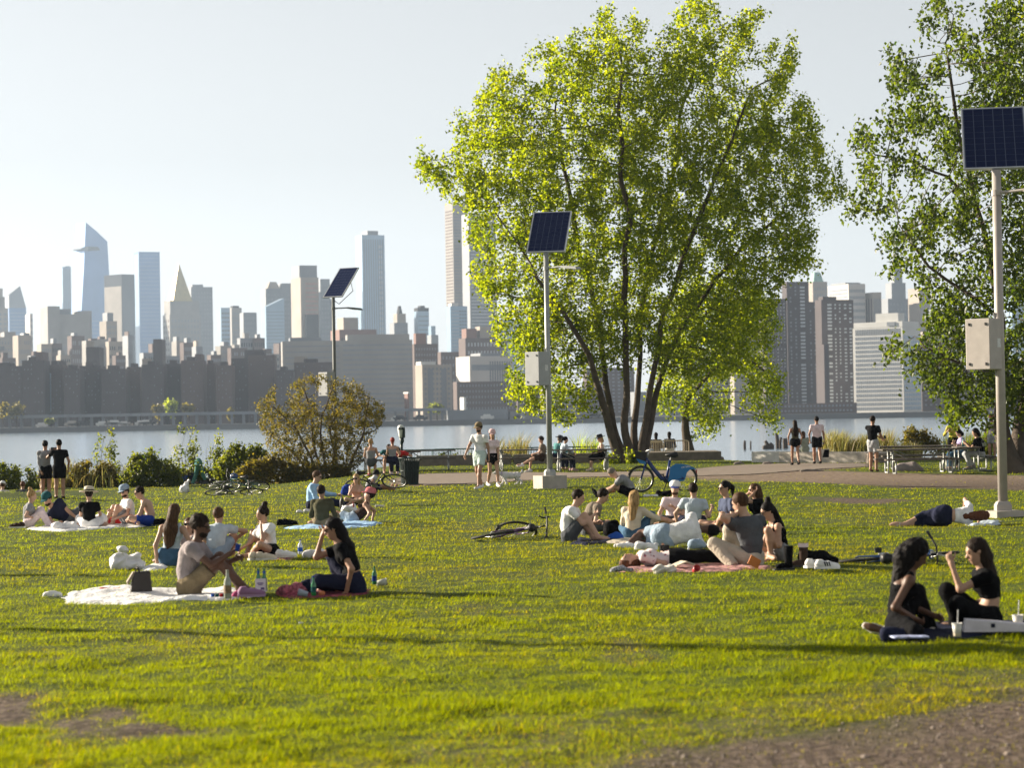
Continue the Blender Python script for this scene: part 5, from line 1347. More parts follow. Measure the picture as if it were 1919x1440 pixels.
    def garment(name, groups, mat, k=.03, warp=.0035, fr=34, hh=None, parent=None):
        prims = [p for g in groups for p in g[0]]; f = Field(prims, hh or h)
        for ps, cuts in groups:
            for p in ps: f.add(p, k, cuts)
        if warp: f.warp(warp, fr, A[0])
        return sub(root, name, *f.mesh(), mat, parent=parent)
    # ---- clothes
    kind, colr = top if top else (None, None)
    if kind:
        g = {'tank': .012, 'crop': .014}.get(kind, .020); he = {'crop': .17, 'tank': .05}.get(kind, -.02 if pose in ('stand', 'walk') else .0) if hem is None else hem
        cuts = [(Pv + up * he, -up)]
        if kind == 'tank':
            body = torso_p(g)[:3] + torso_p(g)[4:]; c2 = cuts + [(Nk - up * .115, up)]
            grp = [(body, c2)]
            for z in (1, -1): grp.append(([rc(Nk - up * .15 + cL * z * .080 + cF * .088, Nk - up * .002 + cL * z * .095, .026, .026), rc(Nk - up * .002 + cL * z * .095, Nk - up * .15 + cL * z * .080 - cF * .088, .026, .026)], []))
        else:
            grp = [(torso_p(g), cuts + [(Nk + up * .012, up)])]
            fr_ = .55 if kind in ('tee', 'crop', 'polo') else 1.0
            for i in (0, 1):
                e = sh[i] + (elb[i] - sh[i]) * fr_
                n = unit(elb[i] - sh[i])
                grp.append(([rc(sh[i], e + n * .03, armr[0] + g * .9, armr[1] + g * (1.35 if fr_ < 1 else .7))], [(e, n)] if fr_ < 1 else []))
                if fr_ == 1.0:
                    fe = .5 if kind == 'rolled' else .96
                    e2 = elb[i] + (hands[i] - elb[i]) * fe; n2 = unit(hands[i] - elb[i])
                    grp.append(([rc(elb[i], e2 + n2 * .03, armr[2] + g * .7, armr[3] + g * .8)], [(e2, n2)]))
            if kind == 'polo': grp.append(([rc(Nk - up * .02 + cL * .05 + cF * .03, Nk - up * .02 - cL * .05 + cF * .03, .035, .035)], []))
        garment({'tank': 'tank_top', 'crop': 'cropped_top', 'tee': 't_shirt', 'long': 'long_sleeved_shirt', 'rolled': 'shirt', 'polo': 'polo_shirt', 'jacket': 'jacket'}[kind], grp, CLOTH[colr])
    bk, bc = bottom
    g = .022 if bk != 'short' else .020
    lo = .11 if bk != 'skirt' else .13
    grp = [([rc(Pv - up * .05, Pv + up * .10, R1['pel'] + g, R1['pel'] * .93 + g, pF, .76)] + [rc(Pv + pL * .07 * z - pF * .02, hj[i] + (kn[i] - hj[i]) * .15, .105 * s + g * .6, legr[0] + g * .6) for i, z in ((0, 1), (1, -1))], [(Pv + up * lo, up)])]
    for i in (0, 1):
        n1 = unit(kn[i] - hj[i]); n2 = unit(an[i] - kn[i])
        if bk in ('shorts', 'short'):
            fr_ = .72 if bk == 'shorts' else .34; e = hj[i] + (kn[i] - hj[i]) * fr_
            grp.append(([rc(hj[i], e + n1 * .04, legr[0] + g, (legr[0] * (1 - fr_) + legr[1] * fr_) + g * 1.4)], [(e, n1)]))
        elif bk == 'skirt':
            e = hj[i] + (kn[i] - hj[i]) * .95
            grp.append(([rc(hj[i], e, legr[0] + .03, legr[1] + .06), rc((hj[0] + hj[1]) / 2, (kn[0] + kn[1]) / 2, .10, .10, up if pose != 'stand' else F, .7)], []))
        else:
            wd = 1.0 if bk != 'wide' else 2.6
            e = kn[i] + (an[i] - kn[i]) * (.93 if bk != 'rolled' else .45)
            grp.append(([rc(hj[i], kn[i], legr[0] + g * .8, legr[1] + g * wd)], [])); grp.append(([rc(kn[i], e + n2 * .03, legr[1] + g * wd, legr[3] + g * (1.4 if wd < 2 else 3))], [(e, n2)]))
    garment({'short': 'shorts', 'wide': 'trousers', 'rolled': 'trousers'}.get(bk, bk), grp, CLOTH[bc], warp=.003)
    if shoe:
        for i in (0, 1):
            n2 = unit(an[i] - kn[i]); tdd = td[i]; dn = unit(n2 - tdd * (n2 @ tdd)) if abs(n2 @ tdd) < .95 else n2
            ps = [rc(an[i] - tdd * .045 + dn * .03, an[i] + tdd * .10 * s + dn * .045, .047, .044), rc(an[i] + tdd * .10 * s + dn * .045, an[i] + tdd * .18 * s + dn * .055, .044, .033), rc(an[i], an[i] - n2 * (.03 if shoe[0] != 'boot' else .14), .048, .046)]
            nm = {'shoe': 'shoe', 'sock': 'sock', 'sandal': 'sandal', 'boot': 'boot'}[shoe[0]]
            if nm == 'sandal': ps = [rc(an[i] - tdd * .05 + dn * .065, an[i] + tdd * .18 * s + dn * .072, .022, .022, dn, .6), rc(an[i] + tdd * .09 + dn * .03 - np.cross(tdd, dn) * .02, an[i] + tdd * .09 + dn * .03 + np.cross(tdd, dn) * .02, .038, .038, tdd, .35)]
            b_ = garment(nm, [(ps, [(an[i] + dn * .092, dn)])], CLOTH[shoe[1]], k=.02, warp=0)
    # ---- hair, hats, glasses, face
    hm = HAIRC[hc]
    if hair != 'none':
        cap = ell(hp(0, -.020, .030), HR, np.array([.088, .104, .103]) * hs); fc = (hp(0, .055, .04), unit(hf * .86 - hu * .50))
        low = (hp(0, 0, -.075 if hair != 'buzz' else -.03), -hu)
        if hair == 'buzz': cap = ell(hp(0, -.014, .029), HR, np.array([.079, .100, .096]) * hs)
        if hair in ('curly', 'bigcurly'): cap = ell(hp(0, -.025, .045), HR, np.array([.098, .112, .106]) * hs)
        grp = [([cap], [fc, low])]; wp, fr_ = .0035, 70
        if hair in ('curly', 'bigcurly'): wp, fr_ = .009, 85
        back = Nk - cF * .105
        if hair == 'long': grp.append(([rc(hp(0, -.055, .03), hp(0, -.070, -.10), .080 * hs, .080), rc(hp(0, -.070, -.10), back - up * .06, .080, .110, cF, .55), rc(back - up * .06, back - up * .24 - cF * .01, .110, .075, cF, .42), rc(back - up * .2 + cL * .03, back - up * .32 + cL * .02, .05, .02, cF, .5)], []))
        if hair == 'longside': grp.append(([rc(hp(0, -.055, .03), hp(0, -.055, -.09), .080 * hs, .078), rc(hp(0, -.055, -.09), Nk - cF * .06 - up * .05 + ZV * .0, .078, .085, cF, .8), rc(Nk - cF * .05 - up * .05, Nk - cF * .06 - up * .26, .080, .045, cF, .7)], []))
        if hair == 'mid': grp.append(([rc(hp(0, -.045, .02), hp(0, -.060, -.115), .082 * hs, .070)], []))
        if hair == 'bigcurly': grp.append(([rc(hp(0, -.05, .02), hp(0, -.07, -.10), .105, .110), rc(hp(0, -.07, -.10), Nk - cF * .09 - up * .12, .105, .070, cF, .8)], []))
        if hair == 'wavy': grp.append(([rc(hp(0, -.06, .02), hp(0, -.08, -.10), .085, .085), rc(hp(0, -.08, -.10), Nk - cF * .10 - up * .16, .085, .055, cF, .8)], [])); wp = .009
        if hair in ('bun', 'bunlong'): grp.append(([ell(hp(0, -.085, .150), HR, (.044, .044, .042))], []))
        if hair == 'pony': grp.append(([rc(hp(0, -.10, .06), hp(0, -.15, -.02), .036, .042), rc(hp(0, -.15, -.02), hp(0, -.13, -.16), .042, .02)], []))
        if hair == 'bunlong': grp.append(([rc(hp(0, -.08, -.02), Nk - cF * .10 - up * .06, .05, .045), rc(Nk - cF * .10 - up * .06, Nk - cF * .10 - up * .22, .045, .015)], []))
        garment('hair', grp, hm, k=.014, warp=wp, fr=fr_)
    if beard:
        garment('beard', [([ell(hp(0, .030, -.070), HR, np.array([.062, .072, .056]) * hs)], [(hp(0, 0, -.045), hu)])], hm, k=.02, warp=.003, fr=90)
    if hat:
        hk, c1 = hat[0], hat[1]; mb = MB(); hmat = STRAW if c1 == 'straw' else CLOTH[c1]
        prof = [(.098, .0), (.100, .035), (.090, .075), (.06, .105), (.0, .115)]
        ht = bpy.data.objects.new('hat' if hk == 'brim' else 'cap', None)
        loc = np.array(root.location)
        if hk == 'brim':
            mb.lathe(hp(0, -.01, .055) - loc, [(.100, 0), (.098, .05), (.088, .095), (.05, .108), (.0, .100)], 18, axis=hu, xdir=hl, sy=1.12)
            mb.lathe(hp(0, -.01, .050) - loc, [(.096, .004), (.165, -.004), (.185, .006), (.185, .012), (.165, .002), (.096, .012)], 22, axis=hu, xdir=hl, sy=1.08)
            b_ = mb.build('hat', hmat, root, smooth=True)
            m2 = MB(); m2.lathe(hp(0, -.01, .062) - loc, [(.1035, 0), (.102, .03), (.098, .03)], 18, axis=hu, xdir=hl, sy=1.12); m2.build('hat_band', CLOTH[hat[2]], b_)
        else:
            mb.lathe(hp(0, -.012, .045) - loc, prof, 16, axis=hu, xdir=hl, sy=1.12)
            b_ = mb.build('cap', hmat, root, smooth=True)
            sgn = -1 if hk == 'backcap' else 1
            m2 = MB(); vs = []
            for r_, dz in ((.09, .0), (.185, -.018)):
                for k_ in range(7):
                    an_ = math.radians(-60 + 20 * k_); vs.append(hp(math.sin(an_) * (.092 if r_ < .1 else .085), sgn * (math.cos(an_) * (.105 if r_ < .1 else .07) + (0 if r_ < .1 else .115)) - .012, .052 + dz) - loc)
            n_ = len(vs); vs += [v - hu * .006 for v in vs]
            fs = [(k_, k_ + 1, 8 + k_, 7 + k_) for k_ in range(6)] + [(n_ + 7 + k_, n_ + 8 + k_, n_ + k_ + 1, n_ + k_) for k_ in range(6)] + [(7 + k_, 8 + k_, n_ + 8 + k_, n_ + 7 + k_) for k_ in range(6)]
            m2.add(vs, fs); m2.build('visor', CLOTH[hat[2]] if len(hat) > 2 else hmat, b_)
        bpy.data.objects.remove(ht)
    loc = np.array(root.location)
    if glasses:
        mb = MB()
        for z in (1, -1):
            mb.lathe(hp(z * .033, .094, .012) - loc, [(.0, -.003), (.026, -.003), (.028, .003), (.0, .006)], 10, axis=hf, xdir=hl, sy=.85)
            mb.tube([hp(z * .058, .088, .018) - loc, hp(z * .078, .04, .016) - loc, hp(z * .080, -.01, .012) - loc], .004, 5)
        mb.tube([hp(-.012, .104, .018) - loc, hp(.012, .104, .018) - loc], .004, 5)
        mb.build('sunglasses', DARKLENS, root)
    elif h < .0215:
        for z in (1, -1):
            mb = MB(); mb.lathe(hp(z * .031, .0835, .010) - loc, [(.0, -.008), (.010, -.004), (.012, .002), (.0, .0075)], 8, axis=hf, xdir=hl, sy=.6); mb.build('eye', EYE, root)
    if h < .0215 and not beard:
        mb = MB(); mb.lathe(hp(0, .096, -.056) - loc, [(.0, -.006), (.020, -.002), (.016, .004), (.0, .0055)], 10, axis=hf, xdir=hl, sy=.35); mb.build('mouth', LIP, root)
    PEOPLE.append(dict(root=root, A=A, up=up, Nk=Nk, cF=cF, cL=cL, hands=hands, elb=elb, Pv=Pv, F=F, torso=torso, Hc=Hc, hf=hf))
    return PEOPLE[-1]
PEOPLE = []
def crowd():
    p = person
    # ---- near left pair on the white blanket
    p('person in mauve t-shirt, khaki shorts and sunglasses sitting on white blanket holding a paper cup', hip=(357, 1117), face=-8, nk=(368, 1021), head=(379, 990), look=-4, pitch=6, RH=(432, 1037, -.12), RE=(.2, -.5, -1), LH=(441, 1049, .12), LE=(.3, .4, -1), RF=(461, 1105, -.06), LF=(452, 1104, .2), RK=(.2, -.15, 1), LK=(.2, .1, 1), skin='brown', hair='curly', hc='dark', top=('tee', 'mauve'), bottom=('shorts', 'khaki'), glasses=True, beard=True, curl=.09, pose='knees', H=1.85, shoe=('sandal', 'darkbrown'), cur=.75)
    p('person in loose black top and dark jeans on maroon blanket, hand at mouth', hip=(662, 1111), face=186, nk=(636, 1022), head=(618, 988), look=184, pitch=10, sex='f', RH=(604, 1004, .10), RE=(-.3, .1, -1), LH=(650, 1106, -.22), LE=(.5, -.6, -.2), LF=(622, 1104, .12), RF=(640, 1104, .30), LK=(-.8, -.55, .15), RK=(-.6, .3, .9), skin='tan', hair='long', hc='black', top=('tee', 'black'), hem=.13, bottom=('jeans', 'navy'), curl=.06, H=1.72, glasses=True)
    p('person in sage t-shirt standing outside the left edge, only the shadow in the picture', at=(-402, 33.6), face=30, pose='stand', top=('tee', 'sage'), bottom=('trousers', 'navy'), shoe=('shoe', 'black'))   # only the shadow reaches into the picture
    # ---- group behind them
    p('person in pale tank top and blue jeans sitting with back to the camera', hip=(321, 1062), face=80, nk=(324, 985), sex='f', head=(329, 960), LH=(294, 1055, -.1), LE=(-.8, -.2, .1), RH=(349, 1036, .05), skin='warm', hair='long', hc='brown', top=('tank', 'ltblue'), bottom=('jeans', 'jeans'), curl=.0, pose='cross', hz=.14)
    p('person in sunglasses facing the camera, leaning back behind the one in mauve t-shirt', hip=(353, 1049), face=268, nk=(354, 1008, .25), head=(353, 984, .25), sex='f', look=268, RH='prop', LH='prop', skin='warm', hair='mid', hc='brown', top=('tank', 'mauve'), bottom=('short', 'navy'), glasses=True, pose='cross')
    p('person in light blue t-shirt with back turned, arm resting on a raised knee', hip=(406, 1047), face=78, nk=(410, 988, .16), head=(409, 968, .2), RH=(441, 1012, .25), RE=(.9, 0, .1), LH='knee', RF=(436, 1046, .35), RK=(.2, 0, 1), skin='warm', hair='short', hc='brown', top=('tee', 'ltblue'), bottom=('shorts', 'ltjeans'), pose='knees', curl=.09)
    p('person in white t-shirt and black shorts sitting cross-legged, one hand touching the face', hip=(505, 1047), face=222, nk=(497, 985), head=(490, 963), look=196, pitch=10, sex='f', LH=(489, 985, -.16), LE=(.5, -.2, -1), RH=(452, 1029, -.1), RE=(-.2, .4, -.6), LF=(468, 1041, -.1), LK=(-.5, -.9, .35), RF=(462, 1043, .12), RK=(-.9, .3, .4), skin='warm', hair='bun', hc='dark', top=('tee', 'white'), bottom=('short', 'black'), pose='cross', curl=.04)
    # ---- far left blanket group
    p('person in grey t-shirt and pale pink trousers at the left end of the far blanket', hip=(54, 990), face=12, nk=(56, 946), head=(60, 937), sex='f', LH='knee', RH=(66, 972, -.15), RF=(95, 988, -.1), LF=(92, 985, .15), RK=(0, -.3, 1), LK=(0, .2, 1), skin='light', hair='bun', hc='blond', top=('tee', 'grey'), bottom=('trousers', 'palepink'), pose='straight')
    p('person in teal cap and navy t-shirt reclining on one elbow on the far left blanket', hip=(134, 984), face=262, nk=(114, 962, -.1), head=(110, 952, -.15), look=250, RH=(106, 984, -.3), LH=(146, 973, -.2), LF=(168, 985, .5), RF=(172, 983, .3), skin='warm', hair='short', hc='dark', top=('tee', 'navy'), bottom=('shorts', 'dkgrey'), hat=('cap', 'tealdeep'), beard=True, pose='cross')
    p('person in wide pale sun hat, black t-shirt and white trousers seen from behind', hip=(168, 991), face=92, nk=(167, 944), head=(167, 934), sex='f', LH='knee', RH='knee', skin='light', hair='short', hc='dark', top=('tee', 'black'), bottom=('wide', 'white'), hat=('brim', 'straw', 'black'), pose='cross', H=1.74)
    p('person in blue cap, sunglasses and white t-shirt, knees drawn up beside a red cloth', hip=(240, 985), face=206, nk=(238, 943), head=(233, 932), look=240, RH=(208, 957, -.1), LH=(218, 972, -.25), RF=(196, 981, .1), LF=(210, 983, -.15), RK=(-.2, 0, 1), LK=(-.1, -.3, 1), skin='light', hair='short', hc='dark', top=('tee', 'white'), bottom=('shorts', 'grey'), hat=('cap', 'ltjeans'), glasses=True, beard=True, pose='knees')
    p('shirtless person in sunglasses and blue shorts sitting with back to the right', hip=(279, 986), face=188, nk=(269, 939), head=(261, 929), look=190, RH=(246, 972, .1), LH=(243, 973, -.12), skin='light', hair='short', hc='dark', top=None, bottom=('shorts', 'royal'), glasses=True, pose='cross', curl=.09)
    p('person in olive cap and pink shirt sitting in front of the two standing by bushes', at=(77, 82), face=100, nk=None, lean=(10, 0), skin='light', hair='mid', hc='blond', top=('tee', 'palepink'), bottom=('shorts', 'navy'), hat=('cap', 'olive'), pose='cross', sex='f')
    p('person of whom only the head shows above the grass hump at far left', at=(39, 82), face=90, lean=(18, 0), skin='tan', hair='short', hc='chestnut', top=('tee', 'dkgrey'), bottom=('shorts', 'navy'), pose='cross')
    p('person in white hat cut off by the left edge behind the grass hump', at=(1, 82), face=90, lean=(18, 0), skin='light', hair='short', hc='brown', top=('tee', 'offwhite'), bottom=('shorts', 'navy'), hat=('cap', 'white'), pose='cross')
    # ---- standing pair by the bushes
    g = None
    p('person in grey blue long sleeves and black shorts standing by the bushes, hand on hip', hip=(86, 937), face=88, pose='stand', look=88, LH=(78, 887, -.1), LE=(-1, -.3, 0), RH=(99, 848, .3), RE=(.6, .2, -.6), skin='tan', hair='short', hc='black', top=('long', 'grey'), bottom=('shorts', 'black'), shoe=('shoe', 'dkgrey'), H=1.74)
    p('person all in black standing by the bushes with one arm raised towards a phone', hip=(112, 937), face=92, pose='stand', LH=(101, 847, .25), LE=(-.7, .2, -.6), RH='side', skin='tan', hair='short', hc='black', top=('tee', 'black'), bottom=('shorts', 'black'), shoe=('shoe', 'black'), H=1.76)
    p('person bending far forward at the bushes in dark top and teal jeans', hip=(372, 908), face=84, pose='stand', nk=(361, 866, .40), hz=.84, LF=(360, 909), RF=(386, 907, .1), LH=(352, 894, .5), RH=(372, 894, .6), skin='warm', hair='short', hc='dark', top=('tee', 'black'), bottom=('jeans', 'teal'), shoe=('shoe', 'dkgrey'), curl=.08)
    p('person in blue shirt crouching on hands and knees beside the one bending over', hip=(358, 908), face=196, pose='kneel', hz=.30, nk=(343, 897), head=(340, 889), look=200, pitch=40, H=1.35, LH=(336, 912, -.1), RH=(338, 911, .15), skin='light', hair='short', hc='blond', top=('tee', 'blue'), bottom=('shorts', 'navy'))
    # ---- group around the blue towel
    p('person in light blue shirt and sunglasses sitting with legs stretched to the right', hip=(586, 956), face=-10, nk=(589, 909), head=(595, 899), look=-15, LH=(632, 928, .2), RH=(612, 940, -.15), skin='light', hair='short', hc='brown', top=('long', 'sky'), bottom=('trousers', 'navy'), glasses=True, pose='straight')
    p('person in dark olive jacket seen from behind at the edge of the blue towel', hip=(604, 987), face=82, nk=(604, 941), head=(602, 930), skin='tan', hair='short', hc='dark', top=('jacket', 'olive'), bottom=('trousers', 'khaki'), pose='cross', curl=.08)
    p('person in peach top and sunglasses sitting with a phone held to the face', hip=(668, 948), face=262, nk=(668, 913), head=(667, 904), look=255, sex='f', RH=(661, 912, -.1), skin='light', hair='longside', hc='blond', top=('tank', 'peach'), bottom=('short', 'black'), glasses=True, pose='cross')
    p('person in coral pink cap and pale denim shorts leaning back on straight arms', hip=(662, 981), face=176, nk=(687, 946, .0), head=(687, 929), look=170, pitch=-5, LH=(681, 979, -.25), RH=(697, 978, .25), LF=(608, 978, .3), RF=(604, 974, .45), skin='tan', hair='short', hc='dark', top=('tank', 'darkbrown'), bottom=('shorts', 'ltjeans'), hat=('cap', 'coral'), pose='straight')
    p('person in grey resting low on the grass beside the tilted dark bicycle', hip=(692, 924), face=35, nk=(697, 905, .2), head=(703, 897, .2), look=20, pitch=30, skin='tan', hair='short', hc='black', top=('tee', 'palegrey'), bottom=('shorts', 'navy'), pose='straight')
    # ---- walkers with the dog
    p('person in tan cap, pale t-shirt, mint shorts and white sneakers walking over the grass', hip=(900, 918), face=238, pose='walk', look=228, pitch=14, RH=(872, 853, -.1), RE=(-.5, .3, -.6), LH=(917, 862, -.1), skin='tan', hair='short', hc='dark', top=('tee', 'white'), bottom=('shorts', 'mint'), shoe=('shoe', 'white'), hat=('cap', 'khaki'), beard=True, H=1.84, hem=-.10)
    p('person in pink cap, pale top and black shorts walking the white dog', hip=(924, 914), face=290, pose='walk', sex='f', look=280, RH='side', LH=(934, 873, -.1), skin='warm', hair='longside', hc='black', top=('tee', 'palepink'), bottom=('short', 'black'), shoe=('shoe', 'white'), hat=('cap', 'pink'), H=1.62)
    # ---- picnic tables
    p('person in grey tank top seen from behind at the table by the bare shrub', at=(694, 85.6), seat=.46, face=88, pose='bench', hair='short', hc='blond', skin='warm', top=('tank', 'grey'), bottom=('shorts', 'dkgrey'), shoe=('shoe', 'red'))
    p('person with red head wrap seen from behind at the table by the trash can', at=(735, 85.4), seat=.46, face=84, pose='bench', sex='f', hair='pony', hc='red', skin='light', top=('tank', 'grey'), bottom=('jeans', 'navy'), shoe=('shoe', 'palepink'), H=1.75)
    p('person in dark green top mostly hidden behind the one with the red head wrap', at=(726, 87.6), seat=.46, face=270, pose='bench', nk=(728, 850, -.3), hair='short', hc='dark', skin='warm', top=('tee', 'tealdeep'), bottom=('shorts', 'navy'))
    p('person with bright red sleeves bent low over the table by the trash can', at=(752, 87.4), seat=.46, face=265, pose='bench', nk=(748, 850, -.45), head=(746, 846, -.6), hair='short', hc='dark', skin='light', top=('tee', 'red'), bottom=('shorts', 'navy'))
    p('person in greyish t-shirt and dark shorts sitting sideways on a bench, legs crossed', at=(1014, 84.5), seat=.46, face=186, pose='bench', look=188, pitch=30, nk=(1015, 834), RF=(993, 881, .1), LF=(971, 874, -.1), LK=(-.5, 0, 1), LH=(1000, 851, -.1), RH=(1000, 852, .1), skin='light', hair='short', hc='dark', top=('tee', 'greybrown'), bottom=('shorts', 'darkbrown'), shoe=('shoe', 'white'), curl=.08)
    p('person in teal shirt and small hat at the picnic table near the big tree', at=(1043, 86.4), seat=.46, face=40, pose='bench', nk=(1046, 835), head=(1053, 823), skin='warm', hair='short', hc='grey', top=('long', 'teal'), bottom=('trousers', 'navy'), hat=('brim', 'dkgrey', 'black'))
    p('person in white shirt and dark trousers at the picnic table near the big tree', at=(1054, 85), seat=.46, face=22, pose='bench', sex='f', nk=(1058, 834), head=(1062, 823), RH=(1075, 850, .0), LH=(1076, 849, .2), skin='warm', hair='pony', hc='black', top=('long', 'ltblue'), bottom=('trousers', 'navy'), shoe=('shoe', 'pink'), H=1.76)
    p('person in black wide brimmed hat, cream top and black skirt at a picnic table', at=(1126, 84.6), seat=.46, face=188, pose='bench', sex='f', nk=(1126, 832), head=(1122, 820), LH='lap', RH='lap', skin='light', hair='mid', hc='blond', top=('tank', 'cream'), bottom=('skirt', 'black'), hat=('brim', 'black', 'dkgrey'), shoe=('shoe', 'cream'), H=1.74)
    p('person in black behind the tan railing, just right of the big trunks', at=(1229, 103.6), seat=.28, face=85, pose='bench', hair='mid', hc='black', skin='warm', top=('jacket', 'black'), bottom=('trousers', 'dkgrey'))
    p('person in dark coat behind the tan railing, left of the second tree', at=(1254, 103.6), seat=.30, face=80, pose='bench', hair='mid', hc='black', skin='warm', top=('jacket', 'dkgrey'), bottom=('trousers', 'offwhite'))
    # ---- right background
    p('person in olive top and black shorts walking away towards the water', hip=(1491, 873), face=96, pose='walk', sex='f', skin='tan', hair='long', hc='dark', top=('tank', 'olive'), bottom=('short', 'black'), shoe=('shoe', 'black'), hem=-.05, H=1.68, RH='side', LH='side')
    p('person in pale pink polo shirt and black shorts walking away with a tote bag', hip=(1532, 871), face=92, pose='walk', skin='tan', hair='short', hc='black', top=('polo', 'palepink'), bottom=('shorts', 'black'), shoe=('shoe', 'black'), RH=(1546, 838, .05), LH='side', H=1.80)
    p('person in sage green sitting on the ledge between the two walking away', at=(1508, 92.8), seat=.42, face=95, pose='bench', nk=(1507, 829), hair='mid', hc='brown', skin='warm', top=('tee', 'sage'), bottom=('trousers', 'sage'))
    p('person in black t-shirt and grey shorts standing by the picnic tables looking at a phone', hip=(1637, 885), face=55, pose='stand', look=50, pitch=20, skin='tan', hair='short', hc='dark', top=('tee', 'black'), bottom=('shorts', 'palegrey'), shoe=('sandal', 'dkgrey'), RH=(1656, 822, .15), RE=(.2, -.3, -1), LH=(1652, 823, .3), H=1.80, hem=-.08)
    p('person in yellow top and black trousers standing at the end of the picnic tables', at=(1786, 80), face=262, pose='stand', sex='f', look=275, pitch=25, skin='tan', hair='mid', hc='dark', top=('rolled', 'yellow'), bottom=('trousers', 'black'), RH=(1778, 807, -.25), LH=(1793, 808, -.3), H=1.72)
    p('person in lilac t-shirt bent over the picnic table beside the one in yellow', at=(1803, 77.6), seat=.46, face=185, pose='bench', nk=(1799, 817, .1), head=(1794, 806, .1), pitch=35, sex='f', RH=(1788, 831, .1), LH=(1790, 832, -.2), skin='light', hair='mid', hc='black', top=('tee', 'lilac'), bottom=('jeans', 'jeans'))
    r = p('person in black t-shirt with pale lettering on its back, hunched on a picnic bench', at=(1836, 75.2), seat=.44, face=178, chest=150, pose='bench', nk=(1829, 812), head=(1825, 802), look=176, pitch=20, RH=(1812, 832, .1), LH=(1810, 832, -.1), LF=(1818, 876, -.1), RF=(1824, 874, .2), skin='warm', hair='mid', hc='black', top=('tee', 'black'), bottom=('trousers', 'palegrey'), shoe=('shoe', 'grey'), H=1.8, curl=.08)
    print_back(r)
    p('person in maroon cap standing half hidden by the right street lamp', at=(1859, 92), face=240, pose='stand', look=200, skin='tan', hair='short', hc='dark', top=('tee', 'mauve'), bottom=('shorts', 'grey'), hat=('cap', 'coral'), H=1.72)
    # ---- big circle of friends
    p('person in grey t-shirt and black shorts reaching forward to the feet before the blue bike', hip=(1182, 932), face=184, nk=(1158, 898), head=(1149, 891), look=190, pitch=40, LH=(1131, 928, -.1), RH=(1134, 926, .15), LF=(1124, 930, -.12), RF=(1121, 928, .12), LK=(0, 0, 1), skin='light', hair='buzz', hc='grey', top=('tee', 'grey'), bottom=('shorts', 'black'), shoe=('shoe', 'black'), pose='straight', curl=.13, H=1.82)
    p('person in white t-shirt and grey shorts gesturing, left end of the circle of friends', hip=(1068, 1016), face=-12, nk=(1075, 953), head=(1085, 940), look=-8, RH=(1113, 966, -.1), RE=(.1, -.4, -1), LH=(1118, 980, .2), RF=(1121, 1007, -.2), RK=(.4, -.1, 1), LF=(1114, 1009, .15), LK=(.5, .6, .4), skin='light', hair='short', hc='dark', top=('tee', 'white'), bottom=('shorts', 'dkgrey'), pose='knees', curl=.09)
    p('person in grey brown t-shirt leaning forward just behind the one in white t-shirt', hip=(1104, 1001), face=5, nk=(1119, 949), head=(1128, 940), look=2, RH=(1131, 985, -.1), LH=(1140, 985, .2), skin='light', hair='short', hc='dark', top=('tee', 'greybrown'), bottom=('shorts', 'dkgrey'), pose='cross', curl=.09, H=1.85)
    p('person in cream sweater and jeans seen from behind in the circle of friends', hip=(1187, 1011), face=78, nk=(1188, 953), head=(1189, 941), sex='f', RH=(1212, 986, .1), RE=(.8, 0, -.3), LH='knee', RF=(1214, 1002, .3), RK=(.5, 0, 1), skin='light', hair='wavy', hc='blond', top=('long', 'cream'), bottom=('jeans', 'jeans'), pose='cross', H=1.74)
    p('person in white and blue cap and pale pink t-shirt facing the camera, hand at chin', hip=(1262, 989), face=258, nk=(1264, 946), head=(1264, 932), look=265, pitch=4, LH=(1264, 952, -.17), LE=(.5, 0, -1), RH=(1243, 985, -.1), RE=(-.9, 0, -.1), skin='light', hair='short', hc='brown', top=('tee', 'palepink'), bottom=('shorts', 'dkgrey'), hat=('cap', 'white', 'royal'), beard=True, pose='cross', H=1.8)
    p('person in pale blue t-shirt sitting with back to the camera, one hand raised', hip=(1298, 992), face=86, nk=(1300, 948), head=(1298, 936), RH=(1334, 953, .1), RE=(.6, 0, -1), LH=(1270, 986, .1), LE=(-.8, 0, 0), skin='light', hair='short', hc='dark', top=('tee', 'ltblue'), bottom=('shorts', 'navy'), pose='cross', H=1.82)
    p('person in navy shirt and sunglasses sitting with legs crossed in the circle of friends', hip=(1366, 1000), face=205, nk=(1363, 935), head=(1357, 921), look=200, pitch=2, sex='f', RH=(1340, 981, .0), LH=(1345, 983, -.2), LF=(1340, 995, -.1), LK=(-.8, -.6, .3), skin='warm', hair='pony', hc='black', top=('polo', 'navyshirt'), bottom=('short', 'navy'), glasses=True, pose='cross')
    p('person lying on one side in white shirt, pale denim shorts and white socks', hip=(1247, 1026), pose='lie', hz=.16, spine=(1, .08, .22), belly=(.05, 1, -.05), head=(1325, 996, .1), RH=(1332, 1006, .1), RE=(.5, .2, -1), LH=(1298, 1018, .30), LE=(-.3, 0, .8), LF=(1176, 1022, -.05), RF=(1181, 1024, -.15), LK=(0, 1, .2), RK=(0, 1, 0), toes=(-1, -.1, .1), skin='brown', hair='short', hc='black', top=('tee', 'white'), bottom=('shorts', 'ltjeans'), shoe=('sock', 'white'), H=1.8)
    p('person in black with both hands raised to the sunglasses on the forehead', hip=(1420, 992), face=205, nk=(1416, 938), head=(1412, 924), look=195, pitch=0, sex='f', LH=(1414, 923, -.12), RH=(1403, 925, -.05), LE=(-.7, -.2, -.5), RE=(-1, .2, -.2), skin='warm', hair='wavy', hc='brown', top=('tee', 'black'), bottom=('jeans', 'navy'), glasses=True, pose='cross')
